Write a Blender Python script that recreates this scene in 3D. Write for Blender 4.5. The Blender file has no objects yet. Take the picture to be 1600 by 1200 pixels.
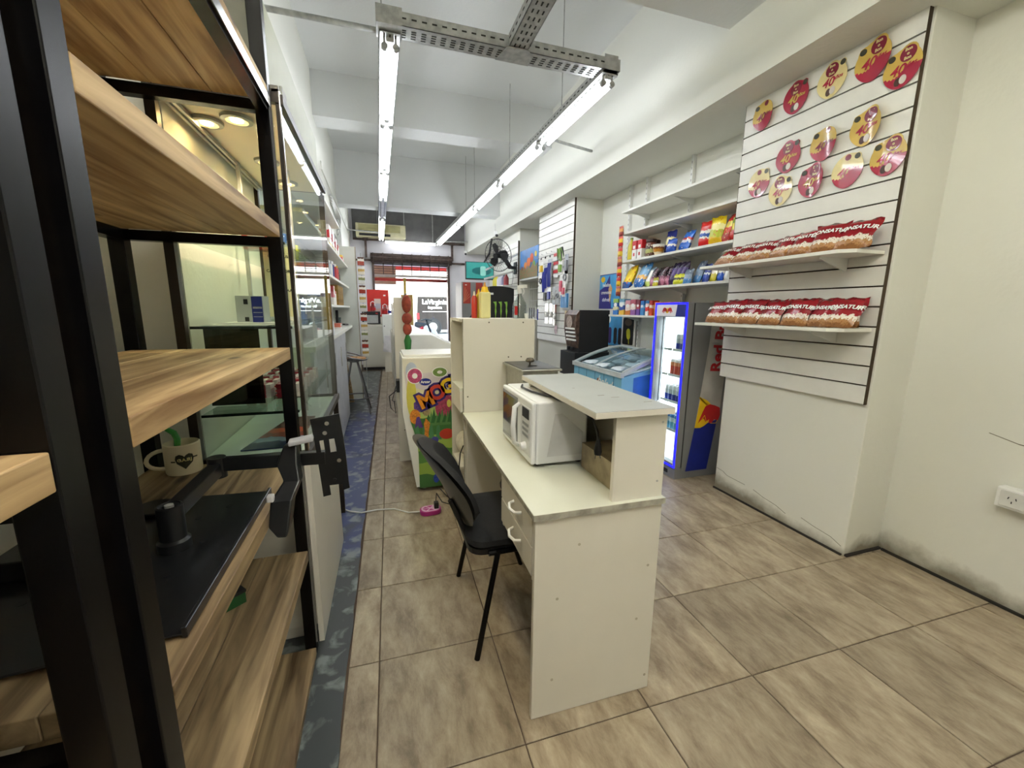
import bpy, bmesh, math, random
from mathutils import Matrix, Vector, Euler
random.seed(7)
S = bpy.context.scene
COL = S.collection
R = math.radians
# ------------------------------------------------------------ camera
cd = bpy.data.cameras.new('camera'); cam = bpy.data.objects.new('camera', cd); COL.objects.link(cam)
cd.sensor_width = 36; cd.lens = 36 * 637.44 / 1600; cd.clip_start = .01; cd.clip_end = 200
yw, pt_, rl = 0.309681, -0.180596, 0.009779
fw = Vector((math.sin(yw) * math.cos(pt_), math.cos(yw) * math.cos(pt_), math.sin(pt_)))
r0 = Vector((math.cos(yw), -math.sin(yw), 0)); u0 = r0.cross(fw)
rr = r0 * math.cos(rl) + u0 * math.sin(rl); uu = -r0 * math.sin(rl) + u0 * math.cos(rl)
M = Matrix((rr, uu, -fw)).transposed().to_4x4(); M.translation = (0, 0, 1.35)
cam.matrix_world = M
S.camera = cam
# ------------------------------------------------------------ colour management, world, sun
S.view_settings.view_transform = 'Standard'; S.view_settings.look = 'None'
S.view_settings.gamma = 1; S.view_settings.use_curve_mapping = False
S.view_settings.exposure = 1.08
W = bpy.data.worlds.new('world'); S.world = W; W.use_nodes = True
nt = W.node_tree; bg = nt.nodes['Background']
sky = nt.nodes.new('ShaderNodeTexSky'); sky.sky_type = 'NISHITA'
sky.sun_disc = False; sky.sun_elevation = R(50); sky.sun_rotation = R(200); sky.air_density = 1.2; sky.dust_density = 2
nt.links.new(sky.outputs[0], bg.inputs[0]); bg.inputs[1].default_value = .55
sl = bpy.data.lights.new('sun', 'SUN'); sl.energy = 9; sl.angle = R(1); sl.color = (1, .95, .86)
so = bpy.data.objects.new('sun', sl); COL.objects.link(so); so.rotation_euler = (R(42), 0, R(28))
try: S.cycles.transparent_max_bounces = 40; S.cycles.max_bounces = 10
except Exception: pass
TUBE = 13.5       # emission of the fluorescent tubes
# ------------------------------------------------------------ materials
def lin(h):
    if isinstance(h, str):
        h = h.lstrip('#'); h = [int(h[i:i + 2], 16) / 255 for i in (0, 2, 4)]
    return tuple(((x + .055) / 1.055) ** 2.4 if x > .04045 else x / 12.92 for x in h[:3]) + (1,)
MC = {}
def nn(m, t, **k):
    n = m.node_tree.nodes.new(t)
    for a, b in k.items(): setattr(n, a, b)
    return n
def mat(name, col, rough=.5, metal=0, var=.06, scale=9, bump=0, bscale=60, em=None, emc=None, coat=0, stretch=None, dark=None):
    if name in MC: return MC[name]
    m = bpy.data.materials.new(name); m.use_nodes = True; MC[name] = m
    b = m.node_tree.nodes['Principled BSDF']; L = m.node_tree.links.new
    b.inputs['Roughness'].default_value = rough; b.inputs['Metallic'].default_value = metal
    b.inputs['Coat Weight'].default_value = coat
    tc = nn(m, 'ShaderNodeTexCoord'); src = tc.outputs['Object']
    if stretch:
        mp = nn(m, 'ShaderNodeMapping'); mp.inputs['Scale'].default_value = stretch; L(src, mp.inputs[0]); src = mp.outputs[0]
    no = nn(m, 'ShaderNodeTexNoise'); no.inputs['Scale'].default_value = scale; no.inputs['Detail'].default_value = 5
    L(src, no.inputs['Vector'])
    cr = nn(m, 'ShaderNodeValToRGB'); c = lin(col)
    d = lin(dark) if dark else tuple(max(0, x * (1 - var * 3)) for x in c[:3]) + (1,)
    cr.color_ramp.elements[0].position = .32; cr.color_ramp.elements[0].color = d
    cr.color_ramp.elements[1].position = .62; cr.color_ramp.elements[1].color = c
    L(no.outputs['Fac'], cr.inputs[0]); L(cr.outputs[0], b.inputs['Base Color'])
    if bump:
        n2 = nn(m, 'ShaderNodeTexNoise'); n2.inputs['Scale'].default_value = bscale; n2.inputs['Detail'].default_value = 4; L(src, n2.inputs['Vector'])
        bp = nn(m, 'ShaderNodeBump'); bp.inputs['Strength'].default_value = bump; bp.inputs['Distance'].default_value = .01
        L(n2.outputs['Fac'], bp.inputs['Height']); L(bp.outputs[0], b.inputs['Normal'])
    if em:
        b.inputs['Emission Color'].default_value = lin(emc or col); b.inputs['Emission Strength'].default_value = em
    return m
def bands(name, stops, rough=.3, wob=.12, nscale=7, axis=2, speck=None, metal=0):
    """printed wrapper: colour steps along one generated axis with a wavy edge"""
    if name in MC: return MC[name]
    m = bpy.data.materials.new(name); m.use_nodes = True; MC[name] = m
    b = m.node_tree.nodes['Principled BSDF']; L = m.node_tree.links.new
    b.inputs['Roughness'].default_value = rough; b.inputs['Metallic'].default_value = metal
    tc = nn(m, 'ShaderNodeTexCoord'); sp = nn(m, 'ShaderNodeSeparateXYZ'); L(tc.outputs['Generated'], sp.inputs[0])
    no = nn(m, 'ShaderNodeTexNoise'); no.inputs['Scale'].default_value = nscale; no.inputs['Detail'].default_value = 3; L(tc.outputs['Generated'], no.inputs['Vector'])
    s1 = nn(m, 'ShaderNodeMath', operation='SUBTRACT'); L(no.outputs['Fac'], s1.inputs[0]); s1.inputs[1].default_value = .5
    s2 = nn(m, 'ShaderNodeMath', operation='MULTIPLY_ADD'); L(s1.outputs[0], s2.inputs[0]); s2.inputs[1].default_value = wob * 2; L(sp.outputs[axis], s2.inputs[2])
    cr = nn(m, 'ShaderNodeValToRGB'); cr.color_ramp.interpolation = 'CONSTANT'
    e = cr.color_ramp.elements; e[0].position = stops[0][0]; e[0].color = lin(stops[0][1]); e[1].position = stops[1][0]; e[1].color = lin(stops[1][1])
    for p, c in stops[2:]: x = e.new(p); x.color = lin(c)
    L(s2.outputs[0], cr.inputs[0]); out = cr.outputs[0]
    if speck:
        vo = nn(m, 'ShaderNodeTexVoronoi'); vo.inputs['Scale'].default_value = speck[1]; L(tc.outputs['Generated'], vo.inputs['Vector'])
        lt = nn(m, 'ShaderNodeMath', operation='LESS_THAN'); L(vo.outputs['Distance'], lt.inputs[0]); lt.inputs[1].default_value = speck[2]
        mx = nn(m, 'ShaderNodeMix', data_type='RGBA'); L(lt.outputs[0], mx.inputs[0]); L(out, mx.inputs[6]); mx.inputs[7].default_value = lin(speck[0]); out = mx.outputs[2]
    L(out, b.inputs['Base Color'])
    return m
def glass(name, tint='#eef4f2', refl=1.0, alpha=.97, rough=.0):
    if name in MC: return MC[name]
    m = bpy.data.materials.new(name); m.use_nodes = True; MC[name] = m
    T = m.node_tree; L = T.links.new; T.nodes.remove(T.nodes['Principled BSDF'])
    o = T.nodes['Material Output']; tr = nn(m, 'ShaderNodeBsdfTransparent'); gl = nn(m, 'ShaderNodeBsdfGlossy')
    c = lin(tint); tr.inputs[0].default_value = tuple(x * alpha for x in c[:3]) + (1,)
    gl.inputs['Roughness'].default_value = rough; gl.inputs[0].default_value = (1, 1, 1, 1)
    fr = nn(m, 'ShaderNodeLayerWeight'); fr.inputs[0].default_value = .5      # same reflectance from both faces of a thin pane
    pw = nn(m, 'ShaderNodeMath', operation='POWER'); pw.inputs[1].default_value = 4.5; L(fr.outputs['Facing'], pw.inputs[0])
    mu = nn(m, 'ShaderNodeMath', operation='MULTIPLY_ADD'); mu.inputs[1].default_value = .75 * min(refl, 1.2); mu.inputs[2].default_value = .03 * refl; mu.use_clamp = True; L(pw.outputs[0], mu.inputs[0])
    no = nn(m, 'ShaderNodeTexNoise'); no.inputs['Scale'].default_value = 3
    mx = nn(m, 'ShaderNodeMixShader'); L(mu.outputs[0], mx.inputs[0]); L(tr.outputs[0], mx.inputs[1]); L(gl.outputs[0], mx.inputs[2]); L(mx.outputs[0], o.inputs[0])
    return m
def wood(name, light, dark, axis=1, rough=.55, sc=1.0):
    """planed pine: long grain along one axis with knots"""
    if name in MC: return MC[name]
    m = bpy.data.materials.new(name); m.use_nodes = True; MC[name] = m
    b = m.node_tree.nodes['Principled BSDF']; L = m.node_tree.links.new; b.inputs['Roughness'].default_value = rough
    tc = nn(m, 'ShaderNodeTexCoord'); mp = nn(m, 'ShaderNodeMapping'); s = [14 * sc] * 3; s[axis] = 1.1 * sc; mp.inputs['Scale'].default_value = s
    L(tc.outputs['Object'], mp.inputs[0])
    no = nn(m, 'ShaderNodeTexNoise'); no.inputs['Scale'].default_value = 1.6; no.inputs['Detail'].default_value = 7; no.inputs['Distortion'].default_value = .6; L(mp.outputs[0], no.inputs['Vector'])
    cr = nn(m, 'ShaderNodeValToRGB'); e = cr.color_ramp.elements
    e[0].position = .3; e[0].color = lin(dark); e[1].position = .68; e[1].color = lin(light)
    L(no.outputs['Fac'], cr.inputs[0])
    mp2 = nn(m, 'ShaderNodeMapping'); s = [5 * sc] * 3; s[axis] = 2.2 * sc; mp2.inputs['Scale'].default_value = s; L(tc.outputs['Object'], mp2.inputs[0])
    vo = nn(m, 'ShaderNodeTexVoronoi'); vo.inputs['Scale'].default_value = 1.0; L(mp2.outputs[0], vo.inputs['Vector'])
    k = nn(m, 'ShaderNodeValToRGB'); k.color_ramp.elements[0].position = .05; k.color_ramp.elements[0].color = (1, 1, 1, 1); k.color_ramp.elements[1].position = .13; k.color_ramp.elements[1].color = (0, 0, 0, 1)
    L(vo.outputs['Distance'], k.inputs[0])
    mx = nn(m, 'ShaderNodeMix', data_type='RGBA'); L(k.outputs[0], mx.inputs[0]); L(cr.outputs[0], mx.inputs[6]); mx.inputs[7].default_value = tuple(x * .45 for x in lin(dark)[:3]) + (1,)
    L(mx.outputs[2], b.inputs['Base Color'])
    bp = nn(m, 'ShaderNodeBump'); bp.inputs['Strength'].default_value = .25; bp.inputs['Distance'].default_value = .004; L(no.outputs['Fac'], bp.inputs['Height']); L(bp.outputs[0], b.inputs['Normal'])
    return m
def plaster(name, col, dirt='#8d887a', zlo=.0, zhi=.25, rough=.75):
    """painted plaster, scuffed and grubby along the floor (a real stain, in world height)"""
    if name in MC: return MC[name]
    m = bpy.data.materials.new(name); m.use_nodes = True; MC[name] = m
    b = m.node_tree.nodes['Principled BSDF']; L = m.node_tree.links.new; b.inputs['Roughness'].default_value = rough
    ge = nn(m, 'ShaderNodeNewGeometry'); sp = nn(m, 'ShaderNodeSeparateXYZ'); L(ge.outputs['Position'], sp.inputs[0])
    no = nn(m, 'ShaderNodeTexNoise'); no.inputs['Scale'].default_value = 2.3; no.inputs['Detail'].default_value = 8; no.inputs['Roughness'].default_value = .65; L(ge.outputs['Position'], no.inputs['Vector'])
    mr = nn(m, 'ShaderNodeMapRange'); L(sp.outputs[2], mr.inputs[0]); mr.inputs[1].default_value = zlo; mr.inputs[2].default_value = zhi; mr.inputs[3].default_value = .55; mr.inputs[4].default_value = 0
    ad = nn(m, 'ShaderNodeMath', operation='ADD'); L(mr.outputs[0], ad.inputs[0]); L(no.outputs['Fac'], ad.inputs[1])
    cr = nn(m, 'ShaderNodeValToRGB'); e = cr.color_ramp.elements; e[0].position = .7; e[0].color = (0, 0, 0, 1); e[1].position = 1.12 if False else 1.0; e[1].color = (1, 1, 1, 1)
    L(ad.outputs[0], cr.inputs[0])
    vo = nn(m, 'ShaderNodeTexVoronoi', feature='DISTANCE_TO_EDGE'); vo.inputs['Scale'].default_value = .45; L(no.outputs['Color'], vo.inputs['Vector'])
    mx = nn(m, 'ShaderNodeMix', data_type='RGBA'); L(cr.outputs[0], mx.inputs[0]); mx.inputs[6].default_value = lin(col); mx.inputs[7].default_value = lin(dirt)
    L(mx.outputs[2], b.inputs['Base Color'])
    n2 = nn(m, 'ShaderNodeTexNoise'); n2.inputs['Scale'].default_value = 35; n2.inputs['Detail'].default_value = 5; L(ge.outputs['Position'], n2.inputs['Vector'])
    bp = nn(m, 'ShaderNodeBump'); bp.inputs['Strength'].default_value = .15; bp.inputs['Distance'].default_value = .01; L(n2.outputs['Fac'], bp.inputs['Height']); L(bp.outputs[0], b.inputs['Normal'])
    return m
def tilemat():
    m = bpy.data.materials.new('stone_tile'); m.use_nodes = True
    b = m.node_tree.nodes['Principled BSDF']; L = m.node_tree.links.new
    tc = nn(m, 'ShaderNodeTexCoord'); oi = nn(m, 'ShaderNodeObjectInfo')
    cmb = nn(m, 'ShaderNodeVectorMath', operation='MULTIPLY_ADD'); L(oi.outputs['Random'], cmb.inputs[0]); cmb.inputs[1].default_value = (37, 53, 11); L(tc.outputs['Object'], cmb.inputs[2])
    mp = nn(m, 'ShaderNodeMapping'); mp.inputs['Scale'].default_value = (9, 3.6, 1); mp.inputs['Rotation'].default_value = (0, 0, .9); L(cmb.outputs[0], mp.inputs[0])
    no = nn(m, 'ShaderNodeTexNoise'); no.inputs['Scale'].default_value = 1.3; no.inputs['Detail'].default_value = 9; no.inputs['Roughness'].default_value = .72; no.inputs['Distortion'].default_value = .25; L(mp.outputs[0], no.inputs['Vector'])
    cr = nn(m, 'ShaderNodeValToRGB'); e = cr.color_ramp.elements
    e[0].position = .27; e[0].color = lin('#695a47'); e[1].position = .72; e[1].color = lin('#bbae97')
    for p, c in ((.42, '#8a7b66'), (.5, '#9b8c76'), (.58, '#a79982')): x = e.new(p); x.color = lin(c)
    L(no.outputs['Fac'], cr.inputs[0])
    hs = nn(m, 'ShaderNodeHueSaturation'); L(cr.outputs[0], hs.inputs['Color'])
    mr = nn(m, 'ShaderNodeMapRange'); L(oi.outputs['Random'], mr.inputs[0]); mr.inputs[3].default_value = .88; mr.inputs[4].default_value = 1.08; L(mr.outputs[0], hs.inputs['Value'])
    L(hs.outputs[0], b.inputs['Base Color'])
    n2 = nn(m, 'ShaderNodeTexNoise'); n2.inputs['Scale'].default_value = 9; n2.inputs['Detail'].default_value = 10; n2.inputs['Roughness'].default_value = .7; L(cmb.outputs[0], n2.inputs['Vector'])
    rr_ = nn(m, 'ShaderNodeMapRange'); L(n2.outputs['Fac'], rr_.inputs[0]); rr_.inputs[3].default_value = .25; rr_.inputs[4].default_value = .6; L(rr_.outputs[0], b.inputs['Roughness'])
    bp = nn(m, 'ShaderNodeBump'); bp.inputs['Strength'].default_value = .45; bp.inputs['Distance'].default_value = .006; L(n2.outputs['Fac'], bp.inputs['Height']); L(bp.outputs[0], b.inputs['Normal'])
    return m
# ------------------------------------------------------------ mesh builder
class MB:
    def __init__(s): s.v = []; s.f = []; s.m = []
    def add(s, vs, fs, m=0):
        o = len(s.v); s.v += [tuple(x) for x in vs]; s.f += [tuple(i + o for i in f) for f in fs]; s.m += [m] * len(fs); return s
    def box(s, x0, x1, y0, y1, z0, z1, m=0):
        if x1 < x0: x0, x1 = x1, x0
        if y1 < y0: y0, y1 = y1, y0
        if z1 < z0: z0, z1 = z1, z0
        v = [(x, y, z) for x in (x0, x1) for y in (y0, y1) for z in (z0, z1)]
        return s.add(v, [(0, 1, 3, 2), (4, 6, 7, 5), (0, 4, 5, 1), (2, 3, 7, 6), (0, 2, 6, 4), (1, 5, 7, 3)], m)
    def hexa(s, p, m=0):   # 8 points: bottom ring 0-3 (ccw from above), top ring 4-7
        return s.add(p, [(3, 2, 1, 0), (4, 5, 6, 7), (0, 1, 5, 4), (1, 2, 6, 5), (2, 3, 7, 6), (3, 0, 4, 7)], m)
    def prism(s, poly, ax, a, b, m=0, caps=True):
        """poly 2-D in the two other axes (in x,y,z order), swept along ax from a to b"""
        n = len(poly)
        def P(q, t):
            l = list(q); l.insert(ax, t); return l
        fs = [(i, (i + 1) % n, n + (i + 1) % n, n + i) for i in range(n)]
        if caps: fs += [tuple(range(n))[::-1], tuple(range(n, 2 * n))]
        return s.add([P(q, a) for q in poly] + [P(q, b) for q in poly], fs, m)
    def tube(s, path, r, n=8, m=0, caps=True, closed=False):
        P = [Vector(p) for p in path]; k = len(P); rs = r if isinstance(r, (list, tuple)) else [r] * k
        vs = []; up = None
        for i, p in enumerate(P):
            if closed: t = (P[(i + 1) % k] - P[i - 1]).normalized()
            else: t = (P[min(i + 1, k - 1)] - P[max(i - 1, 0)]).normalized()
            if up is None: up = t.orthogonal().normalized()
            up = (up - t * up.dot(t)); up = up.normalized() if up.length > 1e-6 else t.orthogonal().normalized()
            w = t.cross(up)
            for j in range(n):
                a = 2 * math.pi * (j + .5) / n; vs.append(p + (up * math.cos(a) + w * math.sin(a)) * rs[i])
        fs = []
        for i in range(k if closed else k - 1):
            q = (i + 1) % k
            for j in range(n): fs.append((i * n + j, i * n + (j + 1) % n, q * n + (j + 1) % n, q * n + j))
        if caps and not closed: fs += [tuple(range(n))[::-1], tuple(range((k - 1) * n, k * n))]
        return s.add(vs, fs, m)
    def cyl(s, a, b, r, n=16, m=0, r2=None): return s.tube([a, b], [r, r if r2 is None else r2], n, m)
    def bar(s, a, b, w, h=None, m=0):
        """rectangular bar between two points, w wide (horizontal), h tall"""
        a = Vector(a); b = Vector(b); h = h or w; t = (b - a).normalized()
        side = t.cross(Vector((0, 0, 1))); side = side.normalized() if side.length > 1e-4 else Vector((1, 0, 0)); up = side.cross(t).normalized()
        c = [(-1, -1), (1, -1), (1, 1), (-1, 1)]
        vs = [p + side * (w / 2 * i) + up * (h / 2 * j) for p in (a, b) for i, j in c]
        return s.add(vs, [(0, 1, 2, 3)[::-1], (4, 5, 6, 7), (0, 1, 5, 4), (1, 2, 6, 5), (2, 3, 7, 6), (3, 0, 4, 7)], m)
    def lathe(s, prof, c=(0, 0, 0), n=20, m=0, sx=1, sy=1, ax='z'):
        vs = []; k = len(prof)
        for r, z in prof:
            for j in range(n):
                a = 2 * math.pi * j / n; x, y = r * math.cos(a) * sx, r * math.sin(a) * sy
                p = (x, y, z) if ax == 'z' else ((x, z, y) if ax == 'y' else (z, x, y))
                vs.append((c[0] + p[0], c[1] + p[1], c[2] + p[2]))
        fs = [(i * n + j, i * n + (j + 1) % n, (i + 1) * n + (j + 1) % n, (i + 1) * n + j) for i in range(k - 1) for j in range(n)]
        fs += [tuple(range(n))[::-1], tuple(range((k - 1) * n, k * n))]
        return s.add(vs, fs, m)
    def ball(s, c, r, n=12, m=0, sz=1, sx=1, sy=1):
        k = max(5, n // 2); pr = [(r * math.sin(math.pi * (i + .02) / (k + .04)), -r * sz * math.cos(math.pi * i / k)) for i in range(k + 1)]
        return s.lathe(pr, c, n, m, sx, sy)
    def ring(s, c, r, t, n=20, m=0, nrm=(0, 0, 1), k=8, sy=1):
        N = Vector(nrm).normalized(); a = N.orthogonal().normalized(); b = N.cross(a)
        return s.tube([Vector(c) + a * r * math.cos(2 * math.pi * i / n) + b * r * sy * math.sin(2 * math.pi * i / n) for i in range(n)], t, k, m, closed=True)
    def flat(s, poly, o, r, u, d=0.001, m=0):
        """thin printed shape: 2-D polygon set at origin o with axes r,u and thickness d along r x u"""
        o = Vector(o); r = Vector(r); u = Vector(u); n_ = r.cross(u).normalized(); n = len(poly)
        vs = [o + r * x + u * y for x, y in poly] + [o + r * x + u * y + n_ * d for x, y in poly]
        return s.add(vs, [tuple(range(n))[::-1], tuple(range(n, 2 * n))] + [(i, (i + 1) % n, n + (i + 1) % n, n + i) for i in range(n)], m)
    def xf(s, M):
        s.v = [tuple(M @ Vector(p)) for p in s.v]; return s
    def mesh(s, name, mats, smooth=False, inv=None):
        me = bpy.data.meshes.new(name)
        vs = [tuple(inv @ Vector(p)) for p in s.v] if inv is not None else s.v
        me.from_pydata(vs, [], s.f)
        for m in (mats if isinstance(mats, (list, tuple)) else [mats]): me.materials.append(m)
        me.polygons.foreach_set('material_index', s.m)
        if smooth: me.polygons.foreach_set('use_smooth', [True] * len(s.f))
        bm = bmesh.new(); bm.from_mesh(me); bmesh.ops.recalc_face_normals(bm, faces=bm.faces); bm.to_mesh(me); bm.free()
        if smooth:
            try: me.set_sharp_from_angle(angle=R(40))
            except Exception: pass
        return me
def rootinv(p):
    M = Matrix.Identity(4); c = p; st = []
    while c: st.append(c); c = c.parent
    for c in reversed(st): M = M @ (Matrix.Translation(c.location) @ c.rotation_euler.to_matrix().to_4x4())
    return M.inverted()
def obj(name, mb, m, parent=None, smooth=False, bevel=0, world=True, label=None, kind=None):
    """links one mesh object; coordinates are world ones unless world=False (then in the root's frame)"""
    inv = rootinv(parent) if (parent and world) else None
    me = mb.mesh(name, m, smooth, inv); o = bpy.data.objects.new(name, me); COL.objects.link(o)
    if parent: o.parent = parent
    if bevel:
        b = o.modifiers.new('bevel', 'BEVEL'); b.width = bevel; b.segments = 2; b.limit_method = 'ANGLE'
    if label: o['label'] = label
    if kind: o['kind'] = kind
    return o
def thing(name, label, cat, loc=(0, 0, 0), rz=0, group=None):
    o = bpy.data.objects.new(name, None); COL.objects.link(o); o.empty_display_size = .05
    o.location = loc; o.rotation_euler = (0, 0, rz); o['label'] = label; o['category'] = cat
    if group: o['group'] = group
    return o
def single(name, mb, m, label, cat, group=None, smooth=False, bevel=0):
    o = obj(name, mb, m, None, smooth, bevel); o['label'] = label; o['category'] = cat
    if group: o['group'] = group
    return o
def struct(name, mb, m, bevel=0): return obj(name, mb, m, kind='structure', bevel=bevel)
def text_mb(s, size, depth=.001, bold=0, shear=0, sp=1.0):
    cu = bpy.data.curves.new('t', 'FONT'); cu.body = s; cu.size = size; cu.align_x = 'CENTER'; cu.align_y = 'CENTER'; cu.resolution_u = 3
    cu.offset = bold; cu.shear = shear; cu.space_character = sp
    o = bpy.data.objects.new('t', cu); me = bpy.data.meshes.new_from_object(o)
    mb = MB(); n = len(me.vertices)
    f = [tuple(p.vertices) for p in me.polygons]
    vs = [(v.co.x, v.co.y, 0) for v in me.vertices]
    mb.add(vs + [(a, b, depth) for a, b, c in vs], [tuple(i + n for i in q) for q in f])
    bpy.data.objects.remove(o); bpy.data.curves.remove(cu); bpy.data.meshes.remove(me)
    return mb
def place2d(mb, o, r, u):
    """maps (x,y,z) of a flat builder to o + r*x + u*y + n*z"""
    o = Vector(o); r = Vector(r).normalized(); u = Vector(u).normalized(); n = r.cross(u)
    mb.v = [tuple(o + r * x + u * y + n * z) for x, y, z in mb.v]; return mb
def ell(rx, ry, n=18, cx=0, cy=0, a0=0):
    return [(cx + rx * math.cos(a0 + 2 * math.pi * i / n), cy + ry * math.sin(a0 + 2 * math.pi * i / n)) for i in range(n)]
def rrect(x0, x1, y0, y1, r, n=4):
    P = []
    for cx, cy, a in ((x1 - r, y1 - r, 0), (x0 + r, y1 - r, 90), (x0 + r, y0 + r, 180), (x1 - r, y0 + r, 270)):
        for i in range(n + 1): t = R(a + 90 * i / n); P.append((cx + r * math.cos(t), cy + r * math.sin(t)))
    return P
# prototypes: ('name', mesh, [(child name, mesh, [(sub name, mesh)])])
def inst(spec, label, cat, loc, rz=0, tilt=0, group=None, sc=1.0, roll=0):
    name, me, kids = spec
    o = bpy.data.objects.new(name, me); COL.objects.link(o)
    o.location = loc; o.rotation_euler = (tilt, roll, rz); o.scale = (sc, sc, sc) if not isinstance(sc, tuple) else sc
    o['label'] = label; o['category'] = cat
    if group: o['group'] = group
    for cn, cm, subs in kids:
        c = bpy.data.objects.new(cn, cm); COL.objects.link(c); c.parent = o
        for sn, sm in subs: q = bpy.data.objects.new(sn, sm); COL.objects.link(q); q.parent = c
    return o
# common materials
white = plaster('white_wall_paint', '#dcdcd2', '#86806f', 0, .16)
ceilm = plaster('ceiling_paint', '#d6d8d6', '#b3b4b0', -9, -8)
wlam = mat('white_melamine', '#d9d5c9', .42, var=.015, scale=3)
wlam2 = mat('white_melamine_top', '#d6d8ca', .35, var=.02, scale=4)
greyedge = mat('worn_grey_edging', '#a8a598', .6, var=.15, scale=30)
greytop = mat('grey_laminate', '#a9adac', .4, var=.03, scale=6)
blackm = mat('black_painted_steel', '#08080a', .27, var=.1, scale=20); blackm.node_tree.nodes['Principled BSDF'].inputs['Specular IOR Level'].default_value = .22
blackp = mat('black_plastic', '#17171a', .45, var=.05)
brownal = mat('bronze_aluminium', '#2b2218', .38, metal=.15, var=.08)
steel = mat('galvanised_steel', '#b4b5b1', .42, metal=.35, var=.1, scale=25)
steel2 = mat('brushed_stainless', '#a3a298', .32, metal=.5, var=.06, scale=40)
chrome = mat('chrome', '#c9c9cc', .15, metal=1, var=.02)
whitep = mat('white_plastic', '#e6e6e2', .35, var=.02)
whitemet = mat('white_enamel', '#dfe0dc', .3, var=.02)
shelfm = mat('white_shelf_board', '#e4e3da', .45, var=.02)
slatm = mat('slat_white', '#e2e1da', .4, var=.02)
coreb = mat('brown_board_core', '#43341f', .8, var=.1)
pine = wood('pine', '#d0b485', '#7c5b36', 1, sc=1.5)
pine2 = wood('pine_weathered', '#ab9470', '#57432c', 1, sc=1.3)
clear = glass('clear_glass')
redp = mat('red_print', '#c21f25', .4); navy = mat('navy_print', '#1c2a86', .4); yellowp = mat('yellow_print', '#efc51c', .4)
printw = mat('white_print', '#eeeeea', .45, var=.02); printk = mat('black_print', '#15151a', .5)
tubem = mat('lit_tube', '#ffffff', .3, em=TUBE, emc='#f4f8ff')
# ============================================================ STRUCTURE
grout = mat('grout', '#5c4d40', .9); tm = tilemat()
floor = struct('floor', MB().box(-1.0, 2.85, -1.4, 10.6, -.06, -.005), grout)
TT = .45; A = R(1.2); ca, sa = math.cos(A), math.sin(A)
def tile_mesh(w, d):
    g = .0022; b = .0022; x0, x1, y0, y1 = g, w - g, g, d - g
    mb = MB(); lo = [(x0, y0), (x1, y0), (x1, y1), (x0, y1)]; hi = [(x0 + b, y0 + b), (x1 - b, y0 + b), (x1 - b, y1 - b), (x0 + b, y1 - b)]
    mb.add([(x, y, -.008) for x, y in lo] + [(x, y, -.0015) for x, y in lo] + [(x, y, 0) for x, y in hi],
           [(0, 1, 5, 4), (1, 2, 6, 5), (2, 3, 7, 6), (3, 0, 4, 7), (4, 5, 9, 8), (5, 6, 10, 9), (6, 7, 11, 10), (7, 4, 8, 11), (8, 9, 10, 11)])
    return mb.mesh('tile', tm)
full = tile_mesh(TT, TT); left_cut = tile_mesh(.112, TT); right_cut = tile_mesh(.10, TT)
for j in range(-4, 22):
    for i in range(-1, 7):
        me = left_cut if i < 0 else (right_cut if i == 6 else full)
        u = -.112 if i < 0 else i * TT; v = j * TT
        x = -.083 + ca * u + sa * v; y = .556 - sa * u + ca * v
        if y > 10.2 or x > 2.7: continue
        o = bpy.data.objects.new('tile', me); COL.objects.link(o); o.parent = floor; o.location = (x, y, 0); o.rotation_euler = (0, 0, -A)
# painted concrete strip along the glass cabinets
pm = bpy.data.materials.new('painted_concrete'); pm.use_nodes = True
b = pm.node_tree.nodes['Principled BSDF']; L = pm.node_tree.links.new; b.inputs['Roughness'].default_value = .38
ge = nn(pm, 'ShaderNodeNewGeometry'); sp = nn(pm, 'ShaderNodeSeparateXYZ'); L(ge.outputs['Position'], sp.inputs[0])
n1 = nn(pm, 'ShaderNodeTexNoise'); n1.inputs['Scale'].default_value = 3; n1.inputs['Detail'].default_value = 6; L(ge.outputs['Position'], n1.inputs['Vector'])
n2 = nn(pm, 'ShaderNodeTexNoise'); n2.inputs['Scale'].default_value = 11; n2.inputs['Detail'].default_value = 9; n2.inputs['Distortion'].default_value = .5; L(ge.outputs['Position'], n2.inputs['Vector'])
ky = nn(pm, 'ShaderNodeValToRGB'); e = ky.color_ramp.elements; e[0].position = .2; e[0].color = (0, 0, 0, 1); e[1].position = .27; e[1].color = (.62, .62, .62, 1)
for p, c in ((.5, .5), (.62, .1)): q = e.new(p); q.color = (c, c, c, 1)
dv = nn(pm, 'ShaderNodeMath', operation='DIVIDE'); L(sp.outputs[1], dv.inputs[0]); dv.inputs[1].default_value = 10; L(dv.outputs[0], ky.inputs[0])
ad = nn(pm, 'ShaderNodeMath', operation='MULTIPLY_ADD'); L(ky.outputs[0], ad.inputs[0]); ad.inputs[1].default_value = .8; L(n1.outputs['Fac'], ad.inputs[2])
c1 = nn(pm, 'ShaderNodeValToRGB'); c1.color_ramp.elements[0].position = .72; c1.color_ramp.elements[0].color = lin('#3d4243'); c1.color_ramp.elements[1].position = .86; c1.color_ramp.elements[1].color = lin('#3a4470'); L(ad.outputs[0], c1.inputs[0])
c2 = nn(pm, 'ShaderNodeValToRGB'); c2.color_ramp.elements[0].position = .52; c2.color_ramp.elements[0].color = (0, 0, 0, 1); c2.color_ramp.elements[1].position = .64; c2.color_ramp.elements[1].color = (.75, .75, .75, 1); L(n2.outputs['Fac'], c2.inputs[0])
mx = nn(pm, 'ShaderNodeMix', data_type='RGBA'); L(c2.outputs[0], mx.inputs[0]); L(c1.outputs[0], mx.inputs[6]); mx.inputs[7].default_value = lin('#8b9491'); L(mx.outputs[2], b.inputs['Base Color'])
edge = []; y = -1.3
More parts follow.
